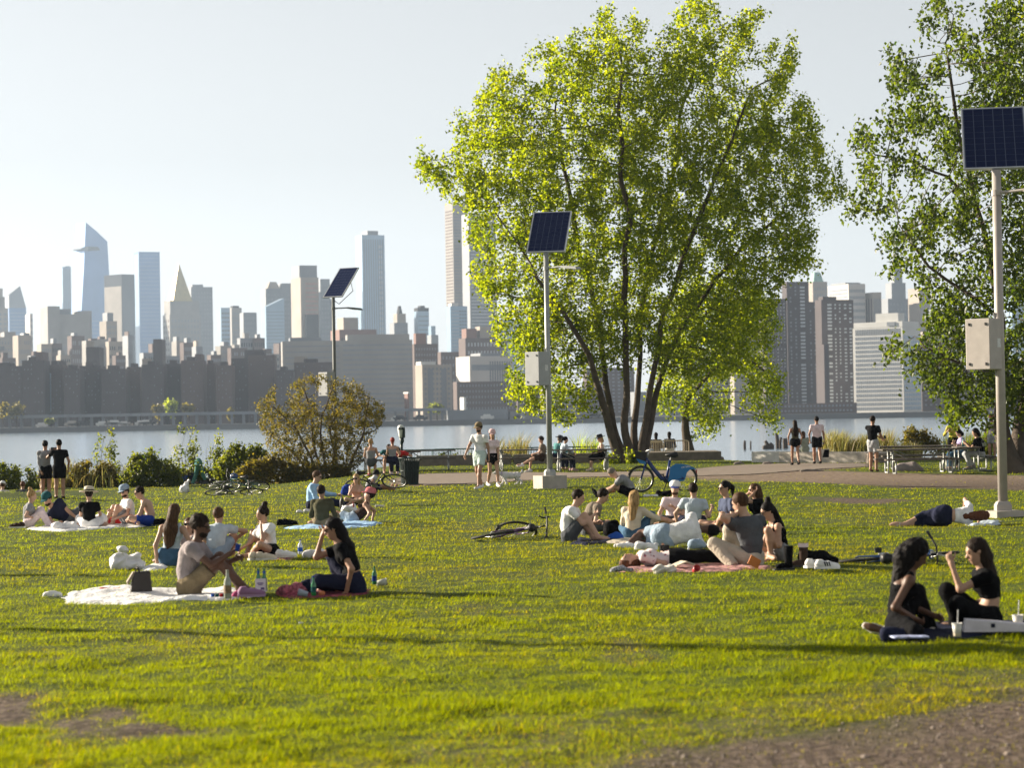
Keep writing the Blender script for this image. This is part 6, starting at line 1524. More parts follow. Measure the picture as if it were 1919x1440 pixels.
    p('person in dark grey t-shirt and pale trousers, back to the camera, hand at face', hip=(1408, 1062), face=150, chest=115, nk=(1397, 966), head=(1387, 950), look=150, pitch=14, LH=(1374, 966, -.1), LE=(-.3, -.3, -1), RH=(1374, 1012, .3), LF=(1378, 1066, -.26), LK=(-1, -.25, .02), RF=(1362, 1058, .22), RK=(-1, .3, .12), skin='light', hair='short', hc='brown', top=('tee', 'dkgrey'), bottom=('trousers', 'stone'), pose='cross', curl=.08, H=1.86)
    p('person in black tank top and sunglasses looking down beside the one in dark grey', hip=(1464, 1053), face=196, nk=(1449, 982), head=(1435, 962), look=190, pitch=16, sex='f', LH=(1440, 1000, -.1), LE=(-.1, -.2, -1), RH='knee', LF=(1446, 1049, -.15), LK=(-1, -.4, .5), skin='warm', hair='bunlong', hc='black', top=('tank', 'black'), bottom=('short', 'grey'), glasses=True, pose='cross', H=1.7)
    p('person in floral top and black trousers lying on the back on the coral blanket', hip=(1268, 1063), pose='lie', hz=.12, spine=(-1, -.05, .06), belly=(-.05, 0, 1), sex='f', head=(1184, 1055, -.08), RH=(1246, 1035, .05), LH=(1242, 1034, .15), RE=(.3, -.6, -.6), LE=(.3, .6, -.6), RF=(1384, 1052, .05), LF=(1388, 1049, .3), RK=(0, 0, 1), LK=(0, .2, 1), toes=(.3, 0, 1), skin='light', hair='mid', hc='chestnut', top=('tee', 'floral'), bottom=('trousers', 'black'), shoe=('shoe', 'white'), H=1.7)
    p('person sleeping on one side in white cropped top and navy trousers by the lamp post', hip=(1771, 985), pose='lie', hz=.17, spine=(1, .05, -.02), belly=(0, 1, .1), sex='f', LH=(1806, 962, .3), LE=(0, .3, 1), RH=(1835, 975, .4), LF=(1695, 983, .1), RF=(1690, 986, .1), LK=(0, 1, .1), RK=(0, 1, 0), toes=(-1, 0, .2), skin='light', hair='wavy', hc='chestnut', top=('crop', 'white'), hem=.16, bottom=('rolled', 'navy'), shoe=('sandal', 'offwhite'), H=1.66)
    # ---- near right pair
    p('person in black tank top looking down, left one of the near right pair', hip=(1688, 1192), face=-6, nk=(1704, 1078), head=(1723, 1046), look=-4, pitch=30, sex='f', RH=(1716, 1161, -.12), RE=(-.6, -.3, -.3), LH=(1752, 1155, .10), LE=(.2, .4, -1), RF=(1660, 1184, -.14), RK=(1, -.5, .25), toes=(-1, 0, .35), LF=(1745, 1186, .15), LK=(.7, .6, .45), skin='brown', hair='bigcurly', hc='black', top=('tank', 'black'), bottom=('trousers', 'black'), shoe=('shoe', 'offwhite'), curl=.07, cur=.7, H=1.7)
    p('person in cropped black top bringing a cigarette to the mouth, near right pair', hip=(1848, 1180), face=184, nk=(1842, 1070), head=(1817, 1030), look=182, pitch=12, sex='f', LH=(1783, 1057, -.08), LE=(.1, -.2, -1), RH=(1806, 1134, .12), RE=(.3, .2, -.6), LF=(1790, 1172, .05), LK=(-1, -.4, .35), RF=(1800, 1174, .35), RK=(-.8, .5, .4), skin='warm', hair='longside', hc='dark', top=('crop', 'black'), hem=.19, bottom=('trousers', 'black'), curl=.07, cur=.6, H=1.72)
def print_back(r):
    """pale lettering on the back of a shirt"""
    root = r['root']; n = -r['cF']; up = r['up']; side = np.cross(up, n)
    q1, q2 = r['torso'][1][0], r['torso'][1][1]
    cu = bpy.data.curves.new('lettering', 'FONT'); cu.body = 'IBIZA'; cu.size = .15; cu.align_x = 'CENTER'; cu.extrude = .004
    tmp = bpy.data.objects.new('lettering', cu); COL.objects.link(tmp)
    me = bpy.data.meshes.new_from_object(tmp); bpy.data.objects.remove(tmp)
    me.materials.clear(); me.materials.append(CLOTH['palegrey'])
    c = q1 + (q2 - q1) * .25 + n * .135
    o = link('lettering', me, root)
    R = Matrix(((side[0], up[0], n[0], 0), (side[1], up[1], n[1], 0), (side[2], up[2], n[2], 0), (0, 0, 0, 1)))
    R.translation = Vector(c - np.array(root.location)); o.matrix_local = R
    mb = MB(); c2 = q1 + (q2 - q1) * 1.0 + n * .118
    B = np.stack([side, up, n], 1)
    mb.box(c2 - np.array(root.location), (.26, .035, .01), B); mb.box(c2 + up * .06 - np.array(root.location) , (.20, .03, .01), B)
    mb.build('back_print', CLOTH['grey'], root)
crowd()
furniture()
# ================================================================== BICYCLES
TYRE = M('tyre_rubber', (.025, .024, .023), .8, .1, 20)
RIM = M('bright_rim', (.45, .44, .43), .35, .05, 5, metal=.7)
def paint(name, c, r=.3): return M('paint_' + name, c, r, .05, 5, spec=.5)
def wheel(root, c, r=.335, n=24, tw=.019, steer=0.0):
    hub = thing('wheel', c, None, None); hub.parent = root; hub.rotation_euler = (0, 0, steer)
    mb = MB(); mb.tube([(r * math.cos(2 * math.pi * k / 36), 0, r * math.sin(2 * math.pi * k / 36)) for k in range(36)], tw, 8, closed=True); mb.build('tyre', TYRE, hub, smooth=True)
    mb = MB(); mb.tube([((r - .025) * math.cos(2 * math.pi * k / 36), 0, (r - .025) * math.sin(2 * math.pi * k / 36)) for k in range(36)], .012, 6, closed=True); mb.build('rim', RIM, hub, smooth=True)
    mb = MB()
    for k in range(n):
        a = 2 * math.pi * k / n; y = .03 if k % 2 else -.03
        mb.tube([(.02 * math.cos(a + .8), y, .02 * math.sin(a + .8)), ((r - .03) * math.cos(a), 0, (r - .03) * math.sin(a))], .0022, 3, cap=False)
    mb.lathe((0, -.05, 0), [(.02, 0), (.03, .01), (.018, .03), (.018, .07), (.03, .09), (.02, .10)], 10, axis=(0, 1, 0)); tag(mb.build('spokes', RIM, hub), kind='stuff')
    return hub
def bicycle(label, frame_col, bar='flat', steer=0.0, group=None, rack=False):
    root = thing('bicycle', (0, 0, 0), label, 'bicycle', group)
    R, F_ = (-.50, 0, .335), (.52, 0, .335); BB = np.array([-.06, 0, .28]); ST = np.array([-.20, 0, .78]); HT = np.array([.34, 0, .80]); HB = np.array([.37, 0, .66])
    mb = MB()
    for a, b, r in ((BB, ST, .016), (ST, HT, .015), (BB, HB, .019), (HT, HB, .02)): mb.tube([a, b], r, 8)
    for y in (-.05, .05):
        mb.tube([BB + (0, y * .6, 0), np.array(R) + (0, y, 0)], .010, 6); mb.tube([ST + (0, y * .3, -.03), np.array(R) + (0, y, 0)], .009, 6)
    mb.build('frame', frame_col, root, smooth=True)
    c, s = math.cos(steer), math.sin(steer)
    mb = MB(); mb.tube([HB, HB + (.02, 0, -.04)], .02, 8)
    for y in (-.05, .05): mb.tube([HB + (.015, 0, -.03), HB + (.03 * c - y * s, y * c + .03 * s, -.06), np.array(F_) + (-y * s, y * c, 0)], .012, 6)
    mb.build('fork', frame_col, root, smooth=True)
    wheel(root, R); wheel(root, F_, steer=steer)
    mb = MB(); mb.tube([HT, HT + (-.01, 0, .13)], .014, 6); e = HT + (.02, 0, .14)
    def bp(x, y, z): return e + (x * c - y * s, x * s + y * c, z)
    if bar == 'flat': mb.tube([bp(-.06, -.30, .0), bp(.03, -.1, .0), bp(.03, .1, .0), bp(-.06, .30, .0)], .013, 8)
    else: mb.tube([bp(.0, -.21, -.14), bp(.10, -.21, -.10), bp(.10, -.21, 0), bp(.02, -.18, 0), bp(.02, .18, 0), bp(.10, .21, 0), bp(.10, .21, -.10), bp(0, .21, -.14)], .014, 8)
    hb = mb.build('handlebar', BLACKP, root, smooth=True)
    for y in (-.26, .26):
        mb = MB(); mb.tube([bp(-.075, y * 1.18, 0), bp(-.02, y * .80, 0)], .018, 8); mb.build('grip', BLACKP, hb)
    mb = MB(); mb.tube([ST, ST + (-.03, 0, .14)], .013, 6); mb.build('seat_post', RIM, root)
    f = ST + (-.03, 0, .16); mb = MB(); mb.tube([f + (-.12, 0, .01), f + (-.06, 0, .0), f + (.05, 0, .0), f + (.15, 0, .005)], [.055, .075, .035, .018], 8); o = mb.build('saddle', BLACKP, root, smooth=True)
    mb = MB(); mb.lathe(BB + (0, -.045, 0), [(.09, 0), (.09, .006)], 20, axis=(0, 1, 0)); mb.tube([BB + (0, -.06, 0), BB + (.15, -.06, -.07)], .012, 6); mb.tube([BB + (0, .06, 0), BB + (-.15, .06, .07)], .012, 6); ck = mb.build('crank', RIM, root)
    for p in ((.15, -.11, -.07), (-.15, .11, .07)):
        mb = MB(); mb.box(BB + p, (.09, .07, .022)); mb.build('pedal', BLACKP, ck)
    mb = MB(); mb.tube([np.array(R) + (0, -.045, .035), BB + (0, -.045, .085), BB + (.085, -.045, 0), BB + (0, -.045, -.085), np.array(R) + (0, -.045, -.035)], .005, 4); mb.build('chain', BLACKP, root)
    if rack:
        mb = MB(); mb.box((-.62, 0, .74), (.34, .12, .015)); mb.tube([(-.62, .06, .73), (-.5, .06, .34)], .007, 5); mb.tube([(-.62, -.06, .73), (-.5, -.06, .34)], .007, 5); mb.build('rack', BLACKP, root)
    return root
def lay(root, px, pb, heading, roll, pitch=0.0, lift=.03):
    """lay a bicycle on its side on the lawn: heading on the ground, then rolled over"""
    b = G(px, pb); m = Matrix.Rotation(math.radians(heading), 4, 'Z') @ Matrix.Rotation(math.radians(pitch), 4, 'Y') @ Matrix.Rotation(math.radians(roll), 4, 'X')
    m.translation = Vector((b[0], b[1], b[2] + lift)); root.matrix_world = m
def bikes():
    lay(bicycle('purple and black bicycle lying alone in the middle of the lawn', paint('plum', (.07, .025, .09)), steer=-.5, bar='drop'), 910, 1010, 68, 80)
    lay(bicycle('blue bicycle lying on the grass behind the near right pair, one handlebar end sticking up', paint('azure', (.015, .09, .30)), steer=.0), 1662, 1050, 8, 86, pitch=-3)
    lay(bicycle('dark bicycle lying tilted with one wheel raised, between the peach top and the trash can', paint('black', (.015, .015, .017))), 712, 924, -14, 58, pitch=-6, lift=.08)
    g = 'heap of bicycles left of the bare shrub'
    lay(bicycle('black bicycle at the front of the bicycle heap', paint('black', (.015, .015, .017)), bar='drop', group=g), 436, 930, 12, 74)
    lay(bicycle('silver grey bicycle at the left of the bicycle heap', paint('silver', (.35, .36, .38)), bar='drop', group=g, rack=True), 425, 922, -8, 70, lift=.10)
    lay(bicycle('teal bicycle at the right of the bicycle heap', paint('teal', (.03, .14, .15)), steer=.5, group=g), 468, 922, 160, -62, lift=.06)
    # share bike
    B1, B2 = paint('share_blue', (.012, .035, .16), .35), paint('share_light_blue', (.01, .16, .42), .35)
    b = G(1242, 922); root = thing('share_bicycle', b, 'bright blue step-through share bike with rear wheel skirt standing on its kickstand', 'bicycle')
    root.rotation_euler = (0, math.radians(0), math.radians(176))
    R_, F_ = np.array([-.545, 0, .325]), np.array([.545, 0, .325])
    wheel(root, F_, .31, 24, .026); wheel(root, R_, .31, 24, .026)
    bbp = np.array([-.10, 0, .30]); hd = np.array([.385, 0, .86]); hb = np.array([.43, 0, .66])
    mb = MB(); mb.tube([hd + (-.01, 0, -.06), (.22, 0, .58), (.02, 0, .33), bbp + (0, 0, .02), (-.16, 0, .29)], [.05, .055, .058, .055, .04], 10); mb.tube([bbp, (-.20, 0, .80)], .034, 10); mb.tube([hd, hb], .035, 10)
    for y in (-.07, .07): mb.tube([bbp + (0, y * .5, 0), R_ + (0, y, 0)], .02, 6); mb.tube([(-.17, y * .4, .62), R_ + (0, y, 0)], .016, 6)
    mb.build('frame', B1, root, smooth=True)
    mb = MB()
    for y in (-.065, .065): mb.tube([hb, hb + (.02, y, -.04), F_ + (0, y, 0)], [.03, .026, .02], 8)
    mb.build('fork', B1, root, smooth=True)
    mb = MB()
    for q in (R_, F_):
        a0, a1 = (-10, 172) if q is R_ else (20, 175); pts = [q + (.345 * math.cos(math.radians(a0 + (a1 - a0) * k / 14)), 0, .345 * math.sin(math.radians(a0 + (a1 - a0) * k / 14))) for k in range(15)]
        n = len(mb.v)
        for k in range(14):
            d = unit(pts[k + 1] - pts[k]); up = np.cross(d, (0, 1, 0)); mb.box((pts[k] + pts[k + 1]) / 2, (np.linalg.norm(pts[k + 1] - pts[k]) * 1.05, .07, .012), np.stack([d, [0, 1, 0], up], 1))
        mb.build('mudguard', BLACKP, root); mb = MB()
    skirt = [(-.20, .62), (-.33, .70), (-.50, .695), (-.68, .66), (-.80, .60), (-.88, .53), (-.80, .56), (-.70, .55), (-.62, .48), (-.585, .36), (-.545, .27), (-.40, .24), (-.22, .22), (-.14, .26)]
    for y in (-.075, .060):
        mb = MB(); mb.prism(skirt, y, y + .015); sk = mb.build('wheel_skirt', B2, root)
        cu = bpy.data.curves.new('lettering', 'FONT'); cu.body = 'citi bike'; cu.size = .075; cu.extrude = .002; tmp = bpy.data.objects.new('lettering', cu); COL.objects.link(tmp)
        me = bpy.data.meshes.new_from_object(tmp); bpy.data.objects.remove(tmp); me.materials.clear(); me.materials.append(CLOTH['white'])
        o = link('lettering', me, sk); o.rotation_euler = (math.radians(90), math.radians(8 if y < 0 else -8), 0 if y < 0 else math.pi); o.location = (-.80, y - .004, .575) if y < 0 else (-.48, y + .019, .585)
    mb = MB(); mb.box((-.86, 0, .50), (.03, .06, .10)); mb.build('tail_light', paint('red', (.4, .01, .01)), root)
    mb = MB(); mb.tube([(-.20, 0, .78), (-.225, 0, .90)], .016, 8); mb.build('seat_post', RIM, root)
    mb = MB(); mb.tube([(-.40, 0, .945), (-.32, 0, .93), (-.18, 0, .92), (-.08, 0, .925)], [.06, .085, .045, .022], 8); mb.build('saddle', BLACKP, root, smooth=True)
    mb = MB(); mb.tube([hd, hd + (-.03, 0, .16)], .025, 8); e = hd + (-.03, 0, .17)
    mb.tube([e + (-.14, -.30, .03), e + (.0, -.2, .03), e + (.05, -.06, .0), e + (.05, .06, 0), e + (0, .2, .03), e + (-.14, .30, .03)], .016, 8); mb.build('handlebar', RIM, root, smooth=True)
    mb = MB(); mb.prism([(.42, .78), (.66, .86), (.70, 1.04), (.40, 1.02)], -.16, .16); mb.build('basket', BLACKP, root)
    mb = MB(); mb.prism([(.41, .70), (.58, .74), (.655, .855), (.42, .775)], -.15, .15); mb.build('basket_base', B2, root)
    mb = MB(); mb.lathe(bbp + (0, -.06, 0), [(.09, 0), (.09, .01)], 18, axis=(0, 1, 0)); mb.tube([bbp + (0, -.08, 0), bbp + (-.10, -.08, -.14)], .014, 6); mb.tube([bbp + (0, .08, 0), bbp + (.10, .08, .14)], .014, 6); ck = mb.build('crank', BLACKP, root)
    for p in ((-.10, -.13, -.14), (.10, .13, .14)):
        mb = MB(); mb.box(bbp + p, (.10, .08, .03)); mb.build('pedal', BLACKP, ck)
    mb = MB(); mb.tube([bbp + (-.02, -.02, -.03), (-.02, -.20, .02)], .014, 6); mb.build('kickstand', BLACKP, root)
bikes()

# ================================================================== THINGS ON THE GRASS
def blob(name, label, cat, px, pb, w, h, d, mat, seed=0, warp=.02, fr=26, group=None, shape=None, lift=.0):
    b = G(px, pb); b[2] += lift; r = min(h, d) * .5
    ps = shape or [rc((-w / 2 + r * .9, 0, r * .7), (w / 2 - r * .9, 0, r * .7), r, r * .9), rc((-w * .15, 0, h * .5), (w * .12, d * .1, h * .62), r * .75, r * .6)]
    f = Field(ps, .013)
    for p in ps: f.add(p, .03)
    f.warp(warp * .7, fr * .8, seed + px); f.warp(warp * .22, fr * 2.0, seed); V, Q = f.mesh()
    o = np_mesh(name, V, Q, mat, smooth=True); o.location = tuple(b); return tag(o, label, cat, group)
def blanket(label, poly, mat, name='blanket', seed=0, amp=.035, lift=.022):
    g = to_ground(poly); x0, y0 = g.min(0); x1, y1 = g.max(0)
    nx, ny = max(8, int((x1 - x0) / .035)), max(8, int((y1 - y0) / .05)); nx, ny = min(nx, 110), min(ny, 60)
    X, Y = np.meshgrid(np.linspace(x0, x1, nx), np.linspace(y0, y1, ny)); D = sdist(g, X, Y) + .12 * (VN.fbm(X * 3, Y * 3, seed, 3) - .5)
    Z = gz(X, Y) + bumps(X, Y) + lift + amp * (VN.fbm(X * 5 + seed, Y * 4, seed, 3) - .35) * 1.6; Z -= .04 * sst(-.10, .0, D)
    idx = np.arange(nx * ny).reshape(ny, nx); ok = (D[:-1, :-1] < 0) | (D[1:, 1:] < 0)
    Fq = np.stack([idx[:-1, :-1], idx[:-1, 1:], idx[1:, 1:], idx[1:, :-1]], -1)[ok]; V = np.stack([X, Y, Z], -1).reshape(-1, 3); u, inv = np.unique(Fq, return_inverse=True)
    c = V[u].mean(0); o = np_mesh(name, V[u] - c, inv.reshape(-1, 4), mat, smooth=True); o.location = tuple(c)
    md = o.modifiers.new('thickness', 'SOLIDIFY'); md.thickness = .007; return tag(o, label, name)
GLASSG = M('green_glass', (.02, .16, .06), .08, 0, 1, spec=.6); GLASSC = M('clear_bottle', (.32, .33, .28), .1, .2, 20, spec=.6)
PLASTIC = M('white_plastic_film', (.72, .70, .70), .35, .08, 10); LEATHER = M('dark_leather', (.022, .018, .017), .5, .2, 12, .003, 40)
def bottle(label, px, pb, h, mat, name='bottle', cap=None, lab=None, r=None, lift=.04, tilt=None):
    b = G(px, pb); b[2] += lift; r = r or h * .135; root = thing(name, b, label, 'bottle')
    if tilt: root.rotation_euler = tilt
    mb = MB(); mb.lathe((0, 0, 0), [(r * .9, 0), (r, .01), (r, h * .55), (r * .85, h * .64), (r * .42, h * .76), (r * .36, h * .97), (r * .40, h)], 14); bd = mb.build('glass', mat, root, smooth=True)
    if cap: mb = MB(); mb.lathe((0, 0, h * .955), [(r * .46, 0), (r * .46, h * .06)], 10); mb.build('cap', cap, root)
    if lab: mb = MB(); mb.lathe((0, 0, h * .18), [(r * 1.03, 0), (r * 1.03, h * .28)], 14); mb.build('label', lab, root)
    return root
def cup(label, px, pb, h, mat, at=None, name='cup', straw=False, rot=None, lid=None, fill=None, group=None):
    if at is None: b = G(px, pb); b[2] += .04
    else: b = at
    root = thing(name, b, label, 'cup', group)
    if rot: root.rotation_euler = rot
    mb = MB(); mb.lathe((0, 0, 0), [(h * .27, 0), (h * .38, h), (h * .36, h), (h * .25, .01)], 16); mb.build('side', mat, root, smooth=True)
    if fill: mb = MB(); mb.lathe((0, 0, .005), [(h * .275, 0), (h * .335, h * .55)], 16); mb.build('drink', fill, root, smooth=True)
    mb = MB(); mb.tube([(h * .385 * math.cos(2 * math.pi * k / 16), h * .385 * math.sin(2 * math.pi * k / 16), h) for k in range(16)], h * .02, 5, closed=True); mb.build('rim', lid or mat, root, smooth=True)
    if straw: mb = MB(); mb.tube([(0, 0, .02), (h * .1, 0, h * 2.0)], .0045, 6); mb.build('straw', CLOTH['white'], root)
    return root
def shoe(label, px, pb, ang, mat, group, stripes=False, sole=None, lift=.03):
    b = G(px, pb); b[2] += lift; root = thing('shoe', b, label, 'shoe', group, rz=math.radians(ang))
    ps = [rc((-.10, 0, .055), (.02, 0, .05), .046, .044), rc((.02, 0, .05), (.13, 0, .035), .044, .034), rc((-.09, 0, .06), (-.08, 0, .10), .042, .040)]
    f = Field(ps, .009); [f.add(p, .02, [(np.array([0, 0, .115]), np.array([0, 0, 1.0]))]) for p in ps]; V, Q = f.mesh(); np_mesh('upper', V, Q, mat, root, smooth=True)
    mb = MB(); mb.prism([(-.145, 0), (.16, 0), (.17, .025), (-.145, .03)], -.045, .045); mb.build('sole', sole or CLOTH['offwhite'], root)
    if stripes:
        for k in range(3):
            mb = MB(); mb.prism([(-.02 + k * .028, .035), (-.005 + k * .028, .035), (-.02 + k * .028 + .0, .088), (-.035 + k * .028, .088)], -.0495, .0495); mb.build('stripe', CLOTH['black'], root)
    return root
def picnic():
    C = CLOTH
    # near left pair
    blanket('white blanket under the person in mauve, its left half empty', [(117, 1130), (124, 1116), (175, 1109), (240, 1103), (330, 1103), (470, 1108), (500, 1118), (420, 1126), (250, 1131)], C['white'], seed=1)
    blob('bundled_cloth', 'white crumpled cloth at the far left tip of the white blanket', 'cloth', 99, 1121, .22, .08, .14, C['white'], warp=.02)
    blob('red_cloth', 'crumpled red cloth on the left part of the white blanket', 'cloth', 208, 1111, .26, .07, .16, C['red'], warp=.02)
    b = G(264, 1118); b[2] += .04; root = thing('tote_bag', b, 'dark leather tote bag standing on the white blanket', 'bag', rz=math.radians(14))
    mb = MB(); mb.prism([(-.13, 0), (.13, 0), (.105, .25), (-.08, .24)], -.07, .07); o = mb.build('bag_body', LEATHER, root); md = o.modifiers.new('edge', 'BEVEL'); md.width = .02; md.segments = 3
    mb = MB(); mb.prism([(-.15, .10), (-.07, .22), (-.05, .245), (-.09, .24), (-.16, .13)], -.06, .06); mb.build('flap', M('tan_leather', (.20, .16, .12), .6, .1, 10), root)
    for y in (-.05, .05): mb = MB(); mb.tube([(-.07, y, .22), (-.04, y, .30), (.03, y * 1.3, .12), (.07, y * 1.3, .20)], .009, 5); mb.build('handle', LEATHER, root)
    bottle('clear glass wine bottle with a worn label standing before the person in mauve', 427, 1129, .315, GLASSC, 'wine_bottle', lab=M('wine_label', (.20, .13, .07), .7, .5, 30))
    b = G(490, 1118); b[2] += .05; root = thing('bottle_carrier', b, 'white cardboard bottle carrier with printed front between the near left pair', 'carton', rz=math.radians(-6))
    mb = MB(); mb.box((0, 0, .075), (.115, .11, .15)); cb = mb.build('box', M('carton_board', (.66, .60, .64), .8, .05, 10), root)
    mb = MB(); mb.box((0, -.0565, .10), (.07, .003, .012)); mb.box((0, -.0565, .082), (.05, .003, .008)); mb.box((.025, -.0565, .04), (.04, .003, .025)); mb.build('print', M('purple_print', (.10, .06, .20), .7, 0, 1), cb)
    for sx, lab in ((-.032, 'left'), (.034, 'right')):
        q = thing('beer_bottle', b + np.array([sx, .0, .02]), lab + ' green beer bottle standing in the white cardboard carrier', 'bottle', 'bottles in the carrier')
        mb = MB(); mb.lathe((0, 0, 0), [(.028, 0), (.028, .13), (.013, .19), (.0125, .235)], 12); mb.build('glass', GLASSG, q, smooth=True)
        mb = MB(); mb.lathe((0, 0, .185), [(.0145, 0), (.0140, .03)], 10); mb.build('neck_label', C['blue'], q)
        mb = MB(); mb.lathe((0, 0, .232), [(.015, 0), (.0145, .014)], 10); mb.build('cap', GLASSG, q)
    shoe('pink purple slipper lying on the blanket edge before the person in mauve', 470, 1124, 8, M('lilac_rubber', (.26, .13, .24), .7, .05, 5), 'slippers by the person in mauve', sole=M('lilac_sole', (.36, .22, .36), .7, .05, 5))
    blob('scarf', 'crumpled bright pink cloth behind the wine bottle', 'scarf', 449, 1122, .16, .09, .12, M('cloth_magenta', (.34, .05, .14), .9, .2, 20), warp=.025)
    for i, (px, c, n) in enumerate([(399, 'blue', 'blue'), (407, 'tealdeep', 'dark green'), (415, 'red', 'red'), (421, 'navy', 'dark')]):
        b = G(px, 1127); b[2] += .045; mb = MB(); mb.lathe((0, 0, 0), [(.02, 0), (.022, .004), (.022, .03), (.018, .034)], 12); o = mb.build('snack_tin', C[c]); o.location = tuple(b); tag(o, 'tiny %s tin at the front edge of the white blanket' % n, 'tin', 'snack tins')
    p = PEOPLE[0]; w = p['hands'][1]
    cup('blue and white paper cup held in the hand of the person in mauve', 0, 0, .085, C['royal'], at=w + np.array([.075, -.02, .02]), name='paper_cup', lid=C['white'], rot=(0, .25, 0))
    blanket('maroon patterned blanket under the person in the loose black top', [(515, 1116), (545, 1100), (580, 1096), (690, 1101), (702, 1109), (690, 1114), (610, 1119), (545, 1122)], M('maroon_weave', (.22, .035, .06), .95, .6, 30), seed=5)
    blob('crumpled_blanket', 'crumpled maroon and cream cloth left of the person in the loose black top', 'cloth', 548, 1116, .30, .14, .22, M('maroon_cream', (.34, .10, .13), .95, .7, 24), warp=.035)
    blob('shoulder_bag', 'dark blue soft bag beside the knees of the person in the loose black top', 'bag', 575, 1114, .22, .17, .2, C['navy'], warp=.02)
    bottle('green glass beer bottle with blue label before the person in the loose black top', 588, 1124, .215, GLASSG, 'beer_bottle', lab=C['tealdeep'], cap=C['royal'])
    cup('clear plastic cup lying on its side next to the green beer bottle', 577, 1121, .11, M('clear_plastic', (.30, .33, .40), .2, .1, 8), rot=(0, math.radians(-78), 0))
    blob('orange_fruit', 'small orange peeled fruit on the maroon blanket', 'fruit', 604, 1117, .08, .06, .07, M('orange_peel', (.5, .16, .06), .6, .1, 20), warp=.006)
    bottle('green beer bottle standing alone behind the person in the loose black top', 702, 1102, .215, GLASSG, 'beer_bottle', lab=C['royal'])
    cup('clear plastic cup lying in the grass at the right end of the maroon blanket', 706, 1101, .12, M('pale_plastic', (.5, .5, .42), .2, .1, 8), rot=(0, math.radians(80), .2))
    # group behind
    blob('plastic_bag', 'heap of white plastic bags on the grass left of the person in pale tank top', 'plastic bag', 240, 1066, .46, .20, .30, PLASTIC, warp=.035, shape=[rc((-.16, 0, .06), (.16, 0, .05), .09, .07), rc((-.12, .05, .14), (-.02, 0, .17), .07, .06), rc((.04, .02, .13), (.13, 0, .15), .06, .05), rc((-.02, -.06, .06), (.2, -.04, .03), .06, .04)])
    blob('plastic_bag', 'translucent white bag knot standing up on the heap of plastic bags', 'plastic bag', 232, 1050, .14, .14, .12, PLASTIC, warp=.03, lift=.10)
    blanket('small white towel beside the person in pale tank top', [(262, 1066), (300, 1060), (322, 1062), (305, 1068), (268, 1069)], C['white'], name='towel', seed=7)
    bottle('clear water bottle with a blue label standing right of the cross-legged person in white', 563, 1044, .21, M('clear_pet', (.55, .60, .66), .1, .05, 5), 'water_bottle', cap=C['royal'], lab=C['blue'], r=.036)
    blob('plastic_bag', 'fluffy white plastic bag lying right of the clear water bottle', 'plastic bag', 592, 1045, .34, .13, .2, PLASTIC, warp=.03)
    g = 'shoes beside the cross-legged person in white'
    shoe('white shoe lying right of the cross-legged person in white', 535, 1049, 4, C['white'], g); shoe('cream shoe before the knees of the cross-legged person in white, left one', 484, 1054, 30, C['cream'], g); shoe('cream shoe before the knees of the cross-legged person in white, right one', 497, 1054, 20, C['cream'], g)
    blanket('dark red striped towel under the feet of the cross-legged person in white', [(432, 1048), (470, 1038), (500, 1040), (560, 1046), (545, 1051), (470, 1051)], M('red_stripe_towel', (.25, .08, .10), .95, .8, 22), name='towel', seed=9)
    # blue towel group
    g = 'black shoes left of the blue towel'
    shoe('black shoe left of the blue towel, left one of the pair', 533, 988, 10, C['black'], g, sole=C['black']); shoe('black shoe left of the blue towel, right one of the pair', 542, 987, 25, C['black'], g, sole=C['black'])
    blanket('bright blue towel under the person in the coral cap', [(525, 991), (600, 984), (700, 979), (722, 983), (690, 989), (600, 993)], C['sky'], name='towel', seed=11)
    blob('paper_napkin', 'small white crumpled paper left of the person in light blue shirt', 'paper', 562, 962, .14, .06, .1, PLASTIC, warp=.02); blob('food_box', 'white food container lying behind the person in the olive jacket', 'box', 578, 960, .2, .07, .14, PLASTIC, warp=.008)
    blob('backpack', 'navy backpack with pale straps behind the blue towel group', 'backpack', 651, 929, .34, .36, .24, C['royal'], warp=.012)
    bottle('black thermos bottle standing on the grass in the blue towel group', 641, 959, .32, BLACKP, 'thermos', r=.05); bottle('small red bottle beside the white bags in the blue towel group', 662, 960, .18, paint('red_bottle', (.35, .03, .04)), 'bottle')
    blob('plastic_bag', 'white carrier bags between thermos and peach top', 'plastic bag', 655, 960, .3, .18, .2, PLASTIC, warp=.03); blob('sandal_pair', 'pale sandals lying right of the person in the coral cap', 'sandals', 712, 951, .22, .06, .14, C['offwhite'], warp=.01)
    # far left blanket
    blanket('white blanket under the far left group', [(42, 994), (100, 986), (250, 982), (284, 986), (240, 991), (120, 997)], C['white'], seed=13)
    blob('red_cloth', 'bright red cloth between the knees of the person in the blue cap', 'cloth', 210, 984, .5, .16, .3, C['red'], warp=.03); blob('plastic_bag', 'white crumpled bag before the reclining person in the teal cap', 'plastic bag', 122, 994, .5, .16, .3, PLASTIC, warp=.035)
    g = 'dark shoes by the shirtless person'
    shoe('black shoe right of the shirtless person, left one', 302, 987, 0, C['black'], g, sole=C['black']); shoe('black shoe right of the shirtless person, right one', 311, 986, 20, C['black'], g, sole=C['black']); shoe('brown shoe at the left end of the far left blanket', 33, 993, 170, C['darkbrown'], g)
    blob('plastic_bag', 'white plastic bag standing on the grass before the crouching person in blue', 'plastic bag', 346, 924, .36, .40, .3, PLASTIC, warp=.03, shape=[rc((-.02, 0, .12), (.02, 0, .12), .15, .15), rc((.02, 0, .2), (.14, 0, .42), .09, .05)])
